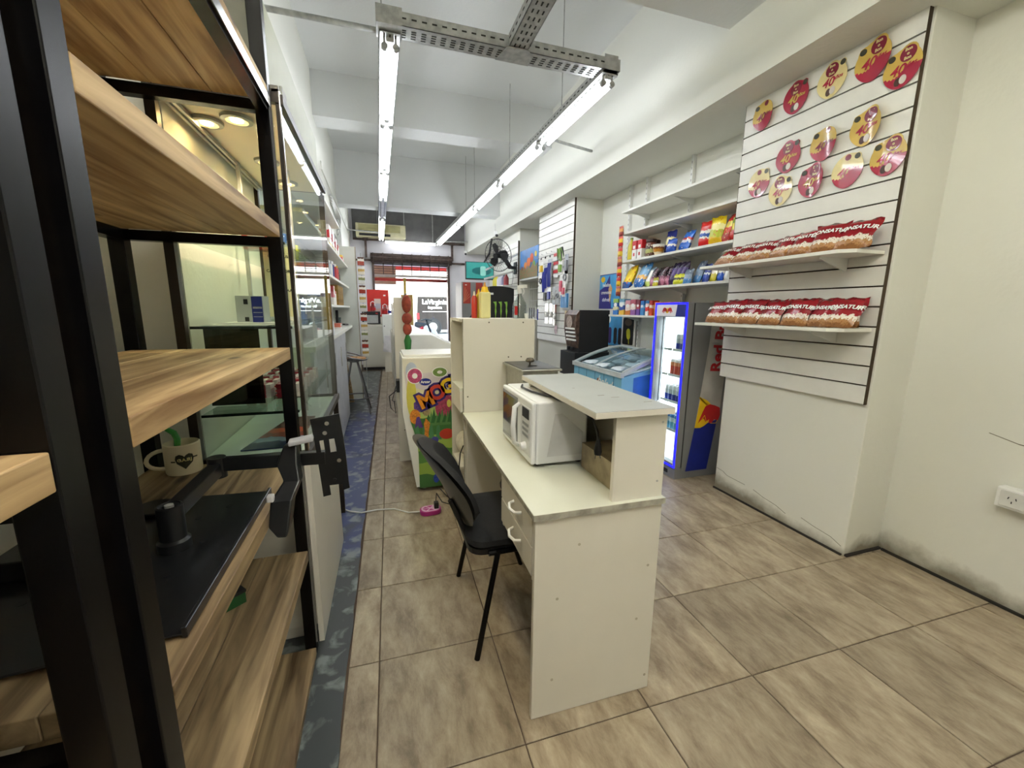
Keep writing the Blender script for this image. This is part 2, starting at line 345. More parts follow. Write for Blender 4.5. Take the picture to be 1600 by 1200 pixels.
while y < 9.3:
    edge.append((-.203 + .0165 * max(0, y) + random.uniform(-.006, .006), y)); y += .11
struct('floor_painted_strip', MB().prism(edge + [(-.9, 9.3), (-.9, -1.3)], 2, -.004, .0025), pm)
# left walls: recess behind the rack, then the wall carrying the shelves; beam face above
struct('wall_left', MB().box(-1.0, -.86, -1.4, 1.72, 0, 3.8).box(-1.0, -.64, 1.72, 10.6, 0, 3.8), white)
struct('trim_1', MB().box(-1.0, -.59, -1.4, 10.6, 2.42, 3.8).box(-.75, -.575, 5.6, 10.6, 2.95, 3.04), white)
# right wall
struct('wall_right', MB().box(2.71, 2.85, -1.4, 10.6, 0, 3.8), white)
bp_ = [(2.155, -1.4), (2.155, 2.5), (2.145, 5.4), (2.08, 10.45), (2.8, 10.45), (2.8, -1.4)]
bq_ = [(x + .012 if x < 2.5 else x, y) for x, y in bp_]
struct('trim_2', MB().prism(bp_, 2, 2.70, 2.955).prism(bq_, 2, 2.955, 3.8), white)
struct('wall_pillar_near', MB().box(2.425, 2.72, 1.42, 2.37, 0, 2.72), white, bevel=.004)
struct('wall_pillar_middle', MB().box(2.345, 2.72, 4.80, 6.0, 0, 2.72), white, bevel=.004)
struct('wall_pillar_far', MB().box(2.32, 2.72, 6.88, 7.95, 0, 2.72), white, bevel=.004)
struct('wall_back', MB().box(-1.0, 2.85, -1.5, -1.4, 0, 3.8), white)
dirtm = mat('grimy_joint', '#2d2822', .95, var=.2, scale=12)
struct('baseboard_right', MB().box(2.412, 2.426, 1.43, 2.37, 0, .009).box(2.43, 2.71, 1.406, 1.42, 0, .012).box(2.698, 2.712, -1.3, 1.40, 0, .012), dirtm)
struct('ceiling', MB().box(-1.0, 2.85, -1.5, 10.6, 3.8, 3.9), ceilm)
struct('ceiling_low_slab', MB().box(-.6, 2.2, -1.4, 2.37, 3.09, 3.8), ceilm)
struct('ceiling_beam_middle', MB().box(-.6, 2.2, 5.19, 5.5, 3.36, 3.8), ceilm)
struct('ceiling_beam_far', MB().box(-.6, 2.2, 7.47, 7.78, 3.0, 3.8), ceilm)
# cracks and scars in the plaster of the pillar and right wall
crack = mat('crack', '#7d7867', .9)
def crack_line(pts, x, w=.0014):
    mb = MB()
    for (a, b), (c, d) in zip(pts, pts[1:]): mb.bar((x, a, b), (x, c, d), w, w)
    return mb
cm = MB()
for pts in ([(2.36, .165), (2.30, .158), (2.26, .14), (2.10, .135)], [(2.03, .13), (1.95, .11), (1.85, .098), (1.78, .075)], [(1.68, .10), (1.6, .085), (1.5, .075), (1.44, .05)]):
    for (a, b_), (c, d_) in zip(pts, pts[1:]): cm.bar((2.4248, a, b_), (2.4248, c, d_), .003, .002)
struct('trim_3', cm, crack)
struct('trim_4', MB().bar((2.7098, 1.08, .80), (2.7098, .98, .775), .003, .003).bar((2.7098, .98, .775), (2.7098, .86, .765), .003, .004), crack)
# front wall with the doorway
YF = 10.45
struct('wall_front', MB().box(-.7, -.10, YF, YF + .15, 0, 3.8).box(1.66, 2.8, YF, YF + .15, 0, 3.8).box(-.10, 1.66, YF, YF + .15, 2.36, 3.8), mat('front_wall_paint', '#d9d7dc', .7, var=.03, scale=3))
brownst = mat('brown_steel', '#5a4a44', .45, metal=.2, var=.1)
dr = thing('door_1', 'brown steel door frame round the open street doorway', 'door', (.78, YF, 0)); dr['kind'] = 'structure'; del dr['category']
obj('door_jamb', MB().box(-.14, -.09, YF - .05, YF + .17, 0, 2.42), brownst, dr)
obj('door_jamb', MB().box(1.63, 1.68, YF - .05, YF + .17, 0, 2.42), brownst, dr)
obj('door_head', MB().box(-.14, 1.68, YF - .04, YF + .06, 2.09, 2.14), mat('pale_tube', '#a39a94', .4, metal=.3), dr)
obj('fixed_pane', MB().box(.62, 1.6, YF + .09, YF + .10, .0, 2.05), glass('door_glass', refl=.6), dr)
obj('yellow_post', MB().box(.57, .63, YF + .06, YF + .13, 0, 2.08), mat('mustard_frame', '#b99a35', .5), dr)
obj('red_transom', MB().box(-.09, 1.63, YF + .13, YF + .15, 2.0, 2.07), mat('red_awning_edge', '#d0453c', .5), dr)
g = thing('roller_grille', 'dark steel roller grille half wound above the doorway', 'grille', (.78, YF - .12, 2.5))
obj('drum', MB().tube([(-.16, YF - .13, 2.50), (1.72, YF - .13, 2.50)], .085, 16), mat('dark_rust_steel', '#5c4d46', .55, metal=.4, var=.2, scale=14), g, True)
gm = MC['dark_rust_steel']
bars = MB()
for i in range(14): a_ = 2 * math.pi * i / 14; bars.tube([(-.16, YF - .13 + .10 * math.cos(a_), 2.5 + .10 * math.sin(a_)), (1.72, YF - .13 + .10 * math.cos(a_), 2.5 + .10 * math.sin(a_))], .006, 5)
for i in range(5): bars.bar((-.12, YF - .02, 2.16 + i * .055), (1.66, YF - .02, 2.16 + i * .055), .012, .012)
obj('horizontal_bars', bars, gm, g, kind='stuff')
for i in range(9):
    x = -.1 + i * 1.74 / 8
    obj('vertical_bar', MB().bar((x, YF - .025, 2.13), (x, YF - .025, 2.42), .02, .012).ring((x, YF - .13, 2.5), .11, .012, 16, nrm=(1, 0, 0), k=5), gm, g)
for x in (-.25, 1.74): obj('hanger', MB().bar((x, YF - .1, 2.5), (x, YF - .1, 2.93), .05, .05).box(x - .06, x + .06, YF - .14, YF - .01, 2.88, 2.93), gm, g)
obj('side_rail', MB().box(-.55, -.14, YF - .06, YF - .02, 2.43, 2.47), gm, g); obj('side_rail', MB().box(1.68, 2.1, YF - .06, YF - .02, 2.43, 2.47), gm, g)
gp = thing('grey_panelling', 'dark grey board panels above the doorway behind the air conditioner', 'panelling', (.75, YF - .03, 2.9))
gpm = mat('dark_grey_board', '#6d6c6b', .7, var=.08, scale=5)
for x0, x1 in ((-.52, .02), (.03, .62), (.63, 1.28), (1.29, 2.06)):
    obj('panel', MB().box(x0, x1, YF - .04, YF - .01, 2.93, 3.78), gpm, gp)
obj('batten', MB().box(.615, .635, YF - .05, YF - .01, 2.93, 3.78).box(1.275, 1.30, YF - .05, YF - .01, 2.93, 3.78), steel, gp)
obj('bottom_rail', MB().box(-.52, 2.06, YF - .06, YF, 2.89, 2.93), gm, gp)
ac = thing('air_conditioner', 'cream wall air conditioner on the grey panels above the doorway', 'air conditioner', (.1, 10.2, 2.92))
acm = mat('cream_plastic', '#d3cda6', .45)
obj('casing', MB().box(-.44, .64, 10.14, 10.40, 2.93, 3.22), acm, ac, bevel=.015)
obj('front_grille', MB().box(-.38, .52, 10.115, 10.14, 3.04, 3.19).box(-.36, .5, 10.10, 10.12, 3.085, 3.10), mat('cream_dark', '#b0a977', .5), ac)
obj('air_outlet', MB().box(-.37, .3, 10.12, 10.15, 2.95, 3.0), blackp, ac)
# street
side = mat('pavement', '#b9bfca', .8, var=.05)
struct('ground_pavement', MB().box(-6, 10, YF + .15, 12.4, -.12, -.02), side)
struct('ground_road', MB().box(-12, 24, 12.4, 29, -.2, -.1), mat('asphalt', '#a7b0c2', .8, var=.05))
fac = thing('opposite_building', 'pale sunlit building across the street', 'building', (2, 29, 0))
obj('facade', MB().box(-10, 24, 29, 30, -.2, 12), mat('pale_render', '#f4efe4', .8), fac)
obj('window', MB().box(-1.2, .0, 28.95, 29.02, 1.2, 2.9), mat('shop_window', '#6d7175', .2), fac)
obj('window', MB().box(3.4, 4.8, 28.95, 29.02, 4.0, 5.4), MC['shop_window'], fac)
aw = thing('awning', 'coral red shop awning over the pavement outside', 'awning', (1.5, 10.6, 2.6))
obj('canvas', MB().box(-.6, 3.6, 10.6, 12.0, 2.62, 2.66).box(-.6, 3.6, 11.98, 12.0, 2.38, 2.66), mat('coral_awning', '#e8574f', .6), aw)
obj('shutter_box', MB().box(-.2, .42, 11.0, 11.3, 1.95, 2.62), mat('tan_panel', '#a08468', .6), aw)
single('tan_board', MB().box(.55, .86, 11.6, 11.65, -.02, 1.72), mat('ochre', '#b9924a', .6), 'ochre notice board standing on the pavement outside', 'board')
v = thing('delivery_van', 'dark brown delivery van with white lettering parked in the street', 'van', (4.6, 24, -.1))
vb = mat('van_brown', '#1f1614', .35, var=.02)
obj('body', MB().prism([(1.95, .15), (2.05, 2.03), (7.4, 2.08), (8.6, 1.0), (9.5, .8), (9.6, .15)], 1, 24.0, 26.0), vb, v, bevel=.04)
def put_text(name, s, size, m, parent, o, r, u, bold=0, shear=0, sp=1, depth=.001):
    return obj(name, place2d(text_mb(s, size, depth, bold, shear, sp), o, r, u), m, parent)
for x in (2.85, 8.2):
    w_ = obj('wheel', MB().lathe([(.05, 23.9), (.38, 23.9), (.42, 23.95), (.42, 24.15), (.05, 24.15)], (x, 0, .32), 24, ax='y'), mat('tyre', '#1b1b1d', .7), v, True)
    obj('hub_cap', MB().lathe([(.02, 23.88), (.23, 23.88), (.25, 23.9), (.02, 23.91)], (x, 0, .32), 20, ax='y'), steel, w_, True)
obj('wheel_arch', MB().lathe([(.40, 23.985), (.52, 23.985), (.52, 24.0), (.40, 24.0)], (2.85, 0, .32), 28, ax='y'), printk, v)
put_text('lettering', 'LaVirginia', .36, printw, v, (2.98, 23.98, 1.72), (1, 0, 0), (0, 0, 1), .010)
put_text('lettering', 'ingenium', .22, printw, v, (3.0, 23.98, 1.42), (1, 0, 0), (0, 0, 1), .005)
obj('white_stripe', MB().box(2.3, 3.9, 23.98, 24, 1.17, 1.20), printw, v)
obj('tail_light', MB().box(1.96, 2.10, 23.96, 24.1, .75, 1.1), redp, v)
obj('round_emblem', MB().lathe([(.01, 23.96), (.5, 23.96), (.5, 24), (.01, 24)], (4.35, 0, 1.0), 24, ax='y'), printw, v)
mo = thing('scooter', 'white and red motor scooter parked at the kerb outside', 'scooter', (1.32, 12.9, 0))
obj('wheel', MB().ring((1.08, 13.1, .27), .22, .06, 20, nrm=(1, .35, 0)), MC['tyre'], mo, True)
obj('wheel', MB().ring((1.6, 12.6, .27), .22, .06, 20, nrm=(1, .9, 0)), MC['tyre'], mo, True)
obj('body', MB().tube([(1.62, 12.6, .5), (1.5, 12.7, .62), (1.32, 12.85, .72), (1.18, 13.0, .62)], [.07, .14, .13, .06], 10), printw, mo, True)
obj('red_fairing', MB().tube([(1.24, 12.8, .78), (1.12, 12.9, .66), (1.05, 12.9, .5)], [.06, .09, .06], 8), redp, mo, True)
obj('seat', MB().tube([(1.3, 12.85, .84), (1.05, 13.1, .86)], [.07, .09], 8), blackp, mo, True)
obj('handlebar', MB().tube([(1.45, 12.45, 1.0), (1.3, 12.6, 1.04), (1.18, 12.85, 1.0)], .02, 8).tube([(1.3, 12.6, 1.04), (1.52, 12.62, .4)], .03, 8), blackp, mo, True)
# ============================================================ LIGHTS ON TRAYS
def slots(mb, a, b, z, axis, off, side=None):
    """short dark perforations along a tray face"""
    n = int(abs(b - a) / .055)
    for i in range(n):
        t = a + (i + .5) * (b - a) / n
        for o_ in off:
            if axis == 'x': mb.box(t - .014, t + .014, o_ - .004, o_ + .004, z - .0008, z + .0008) if side is None else mb.box(t - .014, t + .014, side - .0008, side + .0008, o_ - .004, o_ + .004)
            else: mb.box(o_ - .004, o_ + .004, t - .014, t + .014, z - .0008, z + .0008) if side is None else mb.box(side - .0008, side + .0008, t - .014, t + .014, o_ - .004, o_ + .004)
    return mb
darkhole = mat('hole_dark', '#33342f', .9); palehole = mat('hole_pale', '#d7dad6', .7)
def tray(name, label, a, b, axis, w, h, z, cover):
    t = thing(name, label, 'cable tray', ((a[0] + b[0]) / 2, (a[1] + b[1]) / 2, z))
    hw = w / 2; mb = MB()
    if axis == 'x':
        y = a[1]; x0, x1 = a[0], b[0]
        mb.box(x0, x1, y - hw, y + hw, z, z + .003).box(x0, x1, y - hw, y - hw + .003, z, z + h).box(x0, x1, y + hw - .003, y + hw, z, z + h)
        obj('channel', mb, steel, t)
        obj('perforations', slots(slots(MB(), x0 + .1, x1 - .1, z - .001, 'x', (y - .03, y - .01, y + .012, y + .034)), x0 + .1, x1 - .1, 0, 'x', (z + h * .55,), y - hw - .001), darkhole, t, kind='stuff')
    else:
        n0 = Vector((a[0], a[1], 0)); n1 = Vector((b[0], b[1], 0)); d = n1 - n0; s = Vector((d.y, -d.x, 0)).normalized() * hw
        p = [n0 - s, n0 + s, n1 + s, n1 - s]
        def q(za, zb, k0, k1): # between lateral fractions
            P = [n0 + s * k0, n0 + s * k1, n1 + s * k1, n1 + s * k0]
            return [tuple(v_ + Vector((0, 0, za))) for v_ in P] + [tuple(v_ + Vector((0, 0, zb))) for v_ in P]
        mb.hexa(q(z, z + .003, -1, 1)).hexa(q(z, z + h, -1, -.94)).hexa(q(z, z + h, .94, 1))
        obj('channel', mb, steel, t)
        pf = MB(); L_ = d.length; k = int(L_ / .06); dn = d.normalized()
        for i in range(k):
            c = n0 + d * ((i + .5) / k)
            for f in (-.5, 0, .5):
                c2 = c + s * f
                pf.bar(c2 - dn * .014 + Vector((0, 0, z - .0008)), c2 + dn * .014 + Vector((0, 0, z - .0008)), .008, .0015)
            for f in (-1.01,): 
                c2 = c + s * f; pf.bar(c2 - dn * .014 + Vector((0, 0, z + h * .55)), c2 + dn * .014 + Vector((0, 0, z + h * .55)), .0015, .008)
        obj('perforations', pf, darkhole, t, kind='stuff')
    return t
def RX(y): return 1.515 - (y - 2.69) * .0165
def LX(y): return .125 - (y - 2.7) * .004
tray('cable_tray', 'galvanised perforated tray carrying tube lights near the glass cabinet side', (LX(2.72), 2.72), (LX(9.95), 9.95), 'y', .12, .06, 2.885, 0)
tray('cable_tray', 'galvanised perforated tray carrying tube lights beside the plaster beam', (RX(2.68), 2.68), (RX(10.2), 10.2), 'y', .12, .06, 2.885, 0)
tx = tray('cable_tray', 'galvanised cross tray joining the near ends of both light rows', (.07, 2.73), (1.58, 2.73), 'x', .13, .07, 2.90, 0)
obj('end_bracket', MB().box(.05, .19, 2.66, 2.80, 2.895, 2.985), steel, tx)
obj('end_bracket', MB().hexa([(1.46, 2.66, 2.9), (1.56, 2.66, 2.9), (1.60, 2.73, 2.9), (1.56, 2.80, 2.9), (1.46, 2.66, 2.985), (1.56, 2.66, 2.985), (1.60, 2.73, 2.985), (1.56, 2.80, 2.985)]), steel, tx)
ty = tray('cable_tray', 'galvanised tray running back from the middle of the cross tray', (.87, -1.3), (.87, 2.66), 'y', .12, .07, 2.905, 0)
obj('joint_plate', MB().prism([(.76, 2.79), (.98, 2.79), (.94, 2.64), (.80, 2.64)], 2, 2.893, 2.899), steel, ty)
def tube_light(y0, y1, xf, label, lit=True, ax='y', grp=None, tubes=2):
    yc = (y0 + y1) / 2; x0_, x1_ = xf(y0), xf(y1)
    t = thing('tube_light', label, 'light', ((x0_ + x1_) / 2, yc, 2.88), 0, grp)
    offs = (-.032, .032) if tubes == 2 else (0,)
    obj('batten', MB().hexa([(x0_ - .022, y0, 2.862), (x0_ + .022, y0, 2.862), (x1_ + .022, y1, 2.862), (x1_ - .022, y1, 2.862), (x0_ - .022, y0, 2.884), (x0_ + .022, y0, 2.884), (x1_ + .022, y1, 2.884), (x1_ - .022, y1, 2.884)]), steel, t)
    for o_ in offs:
        if lit: obj('tube', MB().cyl((x0_ + o_, y0 + .03, 2.838), (x1_ + o_, y1 - .03, 2.838), .0135, 8), tubem, t, True)
        for x_, y_ in ((x0_ + o_, y0 + .012), (x1_ + o_, y1 - .012)):
            obj('lampholder', MB().box(x_ - .006, x_ + .006, y_ - .006, y_ + .006, 2.85, 2.885).lathe([(.004, -.012), (.019, -.012), (.019, .012), (.004, .012)], (x_, y_, 2.838), 12, ax='y'), steel, t)
    return t
ordn = ['nearest', 'second', 'third', 'fourth', 'fifth', 'farthest']
for k, (a_, b_) in enumerate(((2.76, 3.82), (3.86, 5.08), (5.12, 6.34), (6.40, 7.66), (7.74, 8.80), (8.84, 9.9))):
    tube_light(a_, b_, LX, 'unlit empty light fitting between lit ones, cabinet side row' if k == 3 else '%s lit twin tube light of the row on the glass cabinet side' % ordn[k], k != 3, grp='tube lights')
for k, (a_, b_) in enumerate(((2.70, 3.78), (3.87, 5.06), (5.16, 6.38), (6.45, 7.66), (7.74, 8.92), (8.97, 10.15))):
    tube_light(a_, b_, RX, '%s lit twin tube light of the row along the plaster beam' % ordn[k], grp='tube lights')
tubew = mat('lit_tube_warm', '#fffbe8', .3, em=TUBE * .95, emc='#fbffee')
tuber = mat('lit_tube_rear', '#fffbe8', .3, em=TUBE * 2.9, emc='#fffaf0')  # extra bright tube used only by the two added fill lights
for a_, b_, l_ in ((.55, 1.75, 'nearer'), (-1.2, .0, 'rear')):  # rear fitting is an added unseen fill light for the near area
    q_ = tube_light(a_, b_, lambda y: .87, '%s lit twin tube light on the tray that runs back overhead' % l_, grp='tube lights')
    for c_ in q_.children:
        if c_.name.startswith('tube'): c_.data.materials[0] = tubew if l_ == 'nearer' else tuber
q_ = tube_light(-.5, .7, lambda y: -.08, 'added unseen twin tube light hung on rods to brighten the racks', grp='tube lights')  # lamp added out of view to brighten the wall behind the rack
for c_ in q_.children:
    if c_.name.startswith('tube'): c_.data.materials[0] = tuber
obj('rod', MB().cyl((-.08, -.3, 2.88), (-.08, -.3, 3.09), .005, 6), steel, q_); obj('rod', MB().cyl((-.08, .5, 2.88), (-.08, .5, 3.09), .005, 6), steel, q_)
t = thing('tube_light', 'single lit tube across the far ends of both rows above the doorway', 'light', (.75, 10.26, 2.85), 0, 'tube lights')
obj('batten', MB().box(.17, 1.34, 10.24, 10.28, 2.87, 2.90), whitemet, t)
obj('tube', MB().cyl((.19, 10.26, 2.845), (1.32, 10.26, 2.845), .02, 8), mat('lit_tube_far', '#ffffff', .3, em=TUBE * .4, emc='#f8faff'), t, True)
for k, (x, y, zb) in enumerate(((1.50, 3.42, 2.94), (1.48, 4.80, 2.94), (1.45, 6.5, 2.94), (1.44, 7.10, 2.94), (.085, 2.78, 2.97), (.1, 5.0, 2.94))):
    zt = 3.8
    single('hanging_rod', MB().cyl((x, y, zb), (x, y, zt), .004, 6).cyl((x, y, zb - .01), (x, y, zb + .012), .009, 6), steel, 'thin threaded steel rod holding a light tray, %s' % ('just past the cross tray', 'above the second beam side light', 'in the middle bay', 'before the far beam', 'at the cabinet side corner', 'over the cabinet side row')[k], 'rod', 'rods holding the light trays')
single('brace_pipe', MB().cyl((-.59, 2.93, 3.0), (.08, 2.9, 2.985), .016, 10), steel, 'grey steel brace pipe from the wall above the cabinet to the tray corner', 'pipe', smooth=True)
single('brace_pipe', MB().bar((1.50, 3.86, 2.93), (2.145, 4.09, 2.955), .02, .02), steel, 'short steel brace between the lit row and the plaster beam', 'pipe')
single('brace_pipe', MB().cyl((-.57, 9.4, 2.93), (.03, 9.4, 2.91), .014, 8), steel, 'thin brace pipe from the cabinet side wall to the tray before the air conditioner', 'pipe', smooth=True)
single('brace_pipe', MB().cyl((1.47, 10.1, 2.91), (2.08, 10.1, 2.93), .012, 8), steel, 'thin brace pipe at the far end between the tray and the plaster beam', 'pipe', smooth=True)
def dome(x, y, z, label):
    t = thing('security_camera', label, 'camera', (x, y, z))
    obj('housing', MB().lathe([(.005, .06), (.05, .06), (.055, .02), (.05, 0), (.005, -.005)], (x, y, z - .06), 16), whitep, t, True)
    obj('lens', MB().ball((x - .01, y - .03, z - .075), .028, 12), blackp, t, True)
    obj('antennae', MB().cyl((x - .03, y, z), (x - .04, y, z + .13), .003, 5).cyl((x + .03, y, z), (x + .05, y, z + .13), .003, 5), steel, t)
    return t
dome(2.11, 7.6, 2.76, 'small white dome camera on the lower edge of the plaster beam')
dome(2.05, 10.2, 2.74, 'small white dome camera at the far end of the plaster beam')
# ============================================================ STEEL AND WOOD RACKS
def rack(label, y0, y1, zs, name='shelving_rack', top=2.55):
    t = thing(name, label, 'shelving', (-.52, (y0 + y1) / 2, 0), 0, None)
    for x in (-.32, -.74):
        for y in (y0, y1): obj('post', MB().box(x - .02, x + .02, y - .02, y + .02, .0, top), blackm, t, bevel=.002)
    for z in zs:
        mb = MB()
        if z > 1.9:
            obj('rail', MB().box(-.336, -.304, y0 + .02, y1 - .02, z - .07, z - .041), blackm, t)
        obj('rail', MB().box(-.76, -.72, y0 + .02, y1 - .02, z - .07, z - .04), blackm, t)
        for y in (y0, y1): obj('rail', MB().box(-.72, -.34, y - .015, y + .015, z - .07, z - .04), blackm, t)
        # three boards side by side
        n = 3; w = .445 / n
        for i in range(n):
            x0 = -.745 + i * w
            obj('board', MB().box(x0 + .0008, x0 + w - .0008, y0 + .022, y1 - .022, z - .04, z), pine if z > 1 else pine2, t, bevel=.002)
    return t
ZS = (.03, .45, .825, 1.215, 1.615, 2.02)
t = rack('black steel and pine shelving rack nearest the glass display cabinet', .585, 1.585, ZS)
# bright angle trim under the top shelf edge
obj('edge_trim', MB().box(-.2995, -.2965, .6, 1.57, 1.962, 1.99), chrome, t, label='bright metal strip')
t2 = rack('black steel and pine shelving rack nearest the viewer, joined end to end', -.45, .50, ZS)
obj('board', MB().box(-.345, -.340, .523, .543, 0, 2.4), pine, t2, label='thin pine strip between the racks')
# mug
mg = thing('mug', 'cream mug with a dark heart crest on the rack shelf', 'mug', (-.625, 1.51, .826), R(-20))
mugm = mat('cream_ceramic', '#ddd3b4', .35, var=.02)
c = (-.625, 1.51)
obj('cup', MB().lathe([(.005, 0), (.046, 0), (.048, .006), (.048, .095), (.045, .098), (.043, .094), (.043, .012), (.004, .01)], (c[0], c[1], .826), 28), mugm, mg, True)
obj('handle', MB().tube([(c[0] - (.044 + .038 * math.sin(math.pi * i / 10)), c[1] - (.019 + .017 * math.sin(math.pi * i / 10)), .876 + .030 * math.cos(math.pi * i / 10)) for i in range(11)], .006, 8), mugm, mg, True)
heart = [(0, -.028), (-.020, -.008), (-.024, .006), (-.021, .017), (-.012, .021), (-.004, .017), (0, .012), (.004, .017), (.012, .021), (.021, .017), (.024, .006), (.020, -.008)]
def cyl_wrap(mb, cx, cy, cz, rad, a0):   # flat (x,y,z) wrapped round an upright cylinder, facing angle a0
    mb.v = [(cx + (rad + z) * math.sin(a0 + x / rad), cy - (rad + z) * math.cos(a0 + x / rad), cz + y) for x, y, z in mb.v]; return mb
h = MB(); n = len(heart); h.add([(0, 0, .001)] + [(x, y, .001) for x, y in heart], [(0, i + 1, (i + 1) % n + 1) for i in range(n)])
obj('crest', cyl_wrap(h, c[0], c[1], .875, .0482, R(25)), mat('crest_dark', '#343522', .5), mg)
obj('crest_letters', cyl_wrap(text_mb('C.A.B.J', .013, .0008, .0006), c[0], c[1], .877, .0492, R(25)), mat('crest_gold', '#d9cf88', .5), mg)
obj('crest_bar', cyl_wrap(MB().box(-.036, -.024, -.006, -.002, 0, .0008).box(.024, .036, .002, .006, 0, .0008), c[0], c[1], .877, .0485, R(25)), MC['crest_dark'], mg)
single('green_brush_handle', MB().tube([(-.648, 1.525, .86), (-.642, 1.528, .93), (-.65, 1.53, .95), (-.668, 1.528, .965)], [.008, .009, .009, .007], 8), mat('green_plastic', '#2f9136', .4), 'green plastic handle sticking up out of the cream mug', 'brush', smooth=True)
# folding screen bracket lying on the rack
bk = thing('screen_bracket', 'black folding wall bracket for a screen lying on the rack shelf', 'bracket', (-.55, 1.0, .826))
bkm = mat('satin_black_steel', '#1d1f22', .35, metal=.3, var=.1, scale=14, coat=.2)
tp = [(-.318, 1.245), (-.322, .70), (-.36, .70), (-.745, .66), (-.75, 1.15), (-.60, 1.27)]
obj('base_plate', MB().prism(tp, 2, .832, .836).box(-.326, -.318, .70, 1.245, .828, .846), bkm, bk, bevel=.0015)
hm = MB()
for x, y in ((-.45, 1.12), (-.40, 1.0), (-.50, .93), (-.42, .88), (-.62, .86), (-.40, 1.17)): hm.lathe([(.002, 0), (.008, 0), (.008, .0012), (.002, .0012)], (x, y, .836), 8)
obj('punched_holes', hm, printk, bk)
obj('raised_rib', MB().box(-.62, -.50, 1.15, 1.22, .836, .848).box(-.72, -.56, .94, 1.12, .836, .875), bkm, bk, bevel=.003)
px, py = -.445, .985
obj('pivot_post', MB().lathe([(.03, 0), (.03, .02), (.024, .025), (.024, .098), (.02, .1), (.018, .094), (.01, .092)], (px, py, .836), 20), bkm, bk, True)
obj('pivot_bolt', MB().lathe([(.002, 0), (.009, 0), (.009, .006), (.002, .006)], (px, py, .93), 6), steel, bk)
obj('lower_arm', MB().bar((px, py, .915), (-.435, 1.225, .925), .03, .035), bkm, bk, bevel=.003)
obj('elbow', MB().cyl((-.435, 1.225, .90), (-.435, 1.225, .955), .022, 14), bkm, bk, True)
obj('upper_arm', MB().bar((-.435, 1.225, .935), (-.165, 1.205, .935), .022, .036), bkm, bk, bevel=.002)
# curved cover arm
cov = [(-.245, 1.19, .985), (-.252, 1.17, .94), (-.24, 1.15, .90), (-.262, 1.12, .86), (-.268, 1.10, .80), (-.262, 1.09, .775)]
ar = MB(); P_ = [Vector(q) for q in cov]; wd = [.018, .028, .022, .028, .026, .012]
vs = []
for p, w_ in zip(P_, wd):
    vs += [p + Vector((-w_, -.012, 0)), p + Vector((w_ * .8, -.016, 0)), p + Vector((w_, .014, 0)), p + Vector((-w_, .016, 0))]
fs = [(i * 4 + j, i * 4 + (j + 1) % 4, (i + 1) * 4 + (j + 1) % 4, (i + 1) * 4 + j) for i in range(5) for j in range(4)] + [(3, 2, 1, 0), (20, 21, 22, 23)]
obj('cover_arm', ar.add(vs, fs), bkm, bk, bevel=.004)
obj('grey_cap', MB().bar((-.25, 1.18, .992), (-.19, 1.185, 1.0), .04, .012), mat('light_grey_plastic', '#b9b9bd', .4), bk, bevel=.003)
obj('grey_cap', MB().box(-.296, -.28, 1.10, 1.12, .862, .88), MC['light_grey_plastic'], bk, bevel=.003)
# slotted plate facing the room
pl = [(-.197, 1.049), (-.122, 1.060), (-.107, .838), (-.122, .832), (-.124, .847), (-.155, .847), (-.158, .823), (-.178, .820)]
z_ = lambda x, z: (x, 1.2, z)
pm_ = MB()
def strip(a, b, c_, d): pm_.hexa([(a[0], 1.196, a[1]), (b[0], 1.196, b[1]), (b[0], 1.2, b[1]), (a[0], 1.2, a[1]), (d[0], 1.196, d[1]), (c_[0], 1.196, c_[1]), (c_[0], 1.2, c_[1]), (d[0], 1.2, d[1])])
strip((-.190, .985), (-.1155, .992), (-.122, 1.060), (-.197, 1.049))     # top
strip((-.1865, .945), (-.174, .946), (-.178, .987), (-.190, .985))       # left of window
strip((-.1645, .947), (-.151, .948), (-.153, .990), (-.167, .988))       # bar
strip((-.134, .949), (-.112, .951), (-.1155, .992), (-.139, .990))       # right
strip((-.180, .852), (-.1085, .853), (-.112, .953), (-.1865, .946))      # below
strip((-.178, .820), (-.158, .823), (-.160, .853), (-.180, .852))
strip((-.1235, .834), (-.107, .838), (-.1085, .856), (-.125, .853))
obj('slotted_plate', pm_, bkm, bk)
for x, z in ((-.155, 1.035), (-.162, 1.008), (-.130, .925)): obj('bolt', MB().lathe([(.001, -.003), (.006, -.003), (.0065, 0), (.001, 0)], (x, 1.196, z), 10, ax='y'), chrome, bk)
obj('bolt', MB().lathe([(.001, -.003), (.005, -.003), (.005, 0), (.001, 0)], (-.145, 1.196, .868), 10, ax='y'), printk, bk)
# green boxed tool on the shelf below
gb = thing('green_box', 'small dark green box with a black lid on the rack shelf below the bracket', 'box', (-.5, 1.34, .451), R(-50))
obj('carton', MB().box(-.06, .06, -.035, .035, 0, .035), mat('dark_green', '#1d5a2c', .5), gb, world=False, bevel=.002)
obj('lid', MB().box(-.062, .062, -.037, .037, .035, .045), blackp, gb, world=False, bevel=.002)
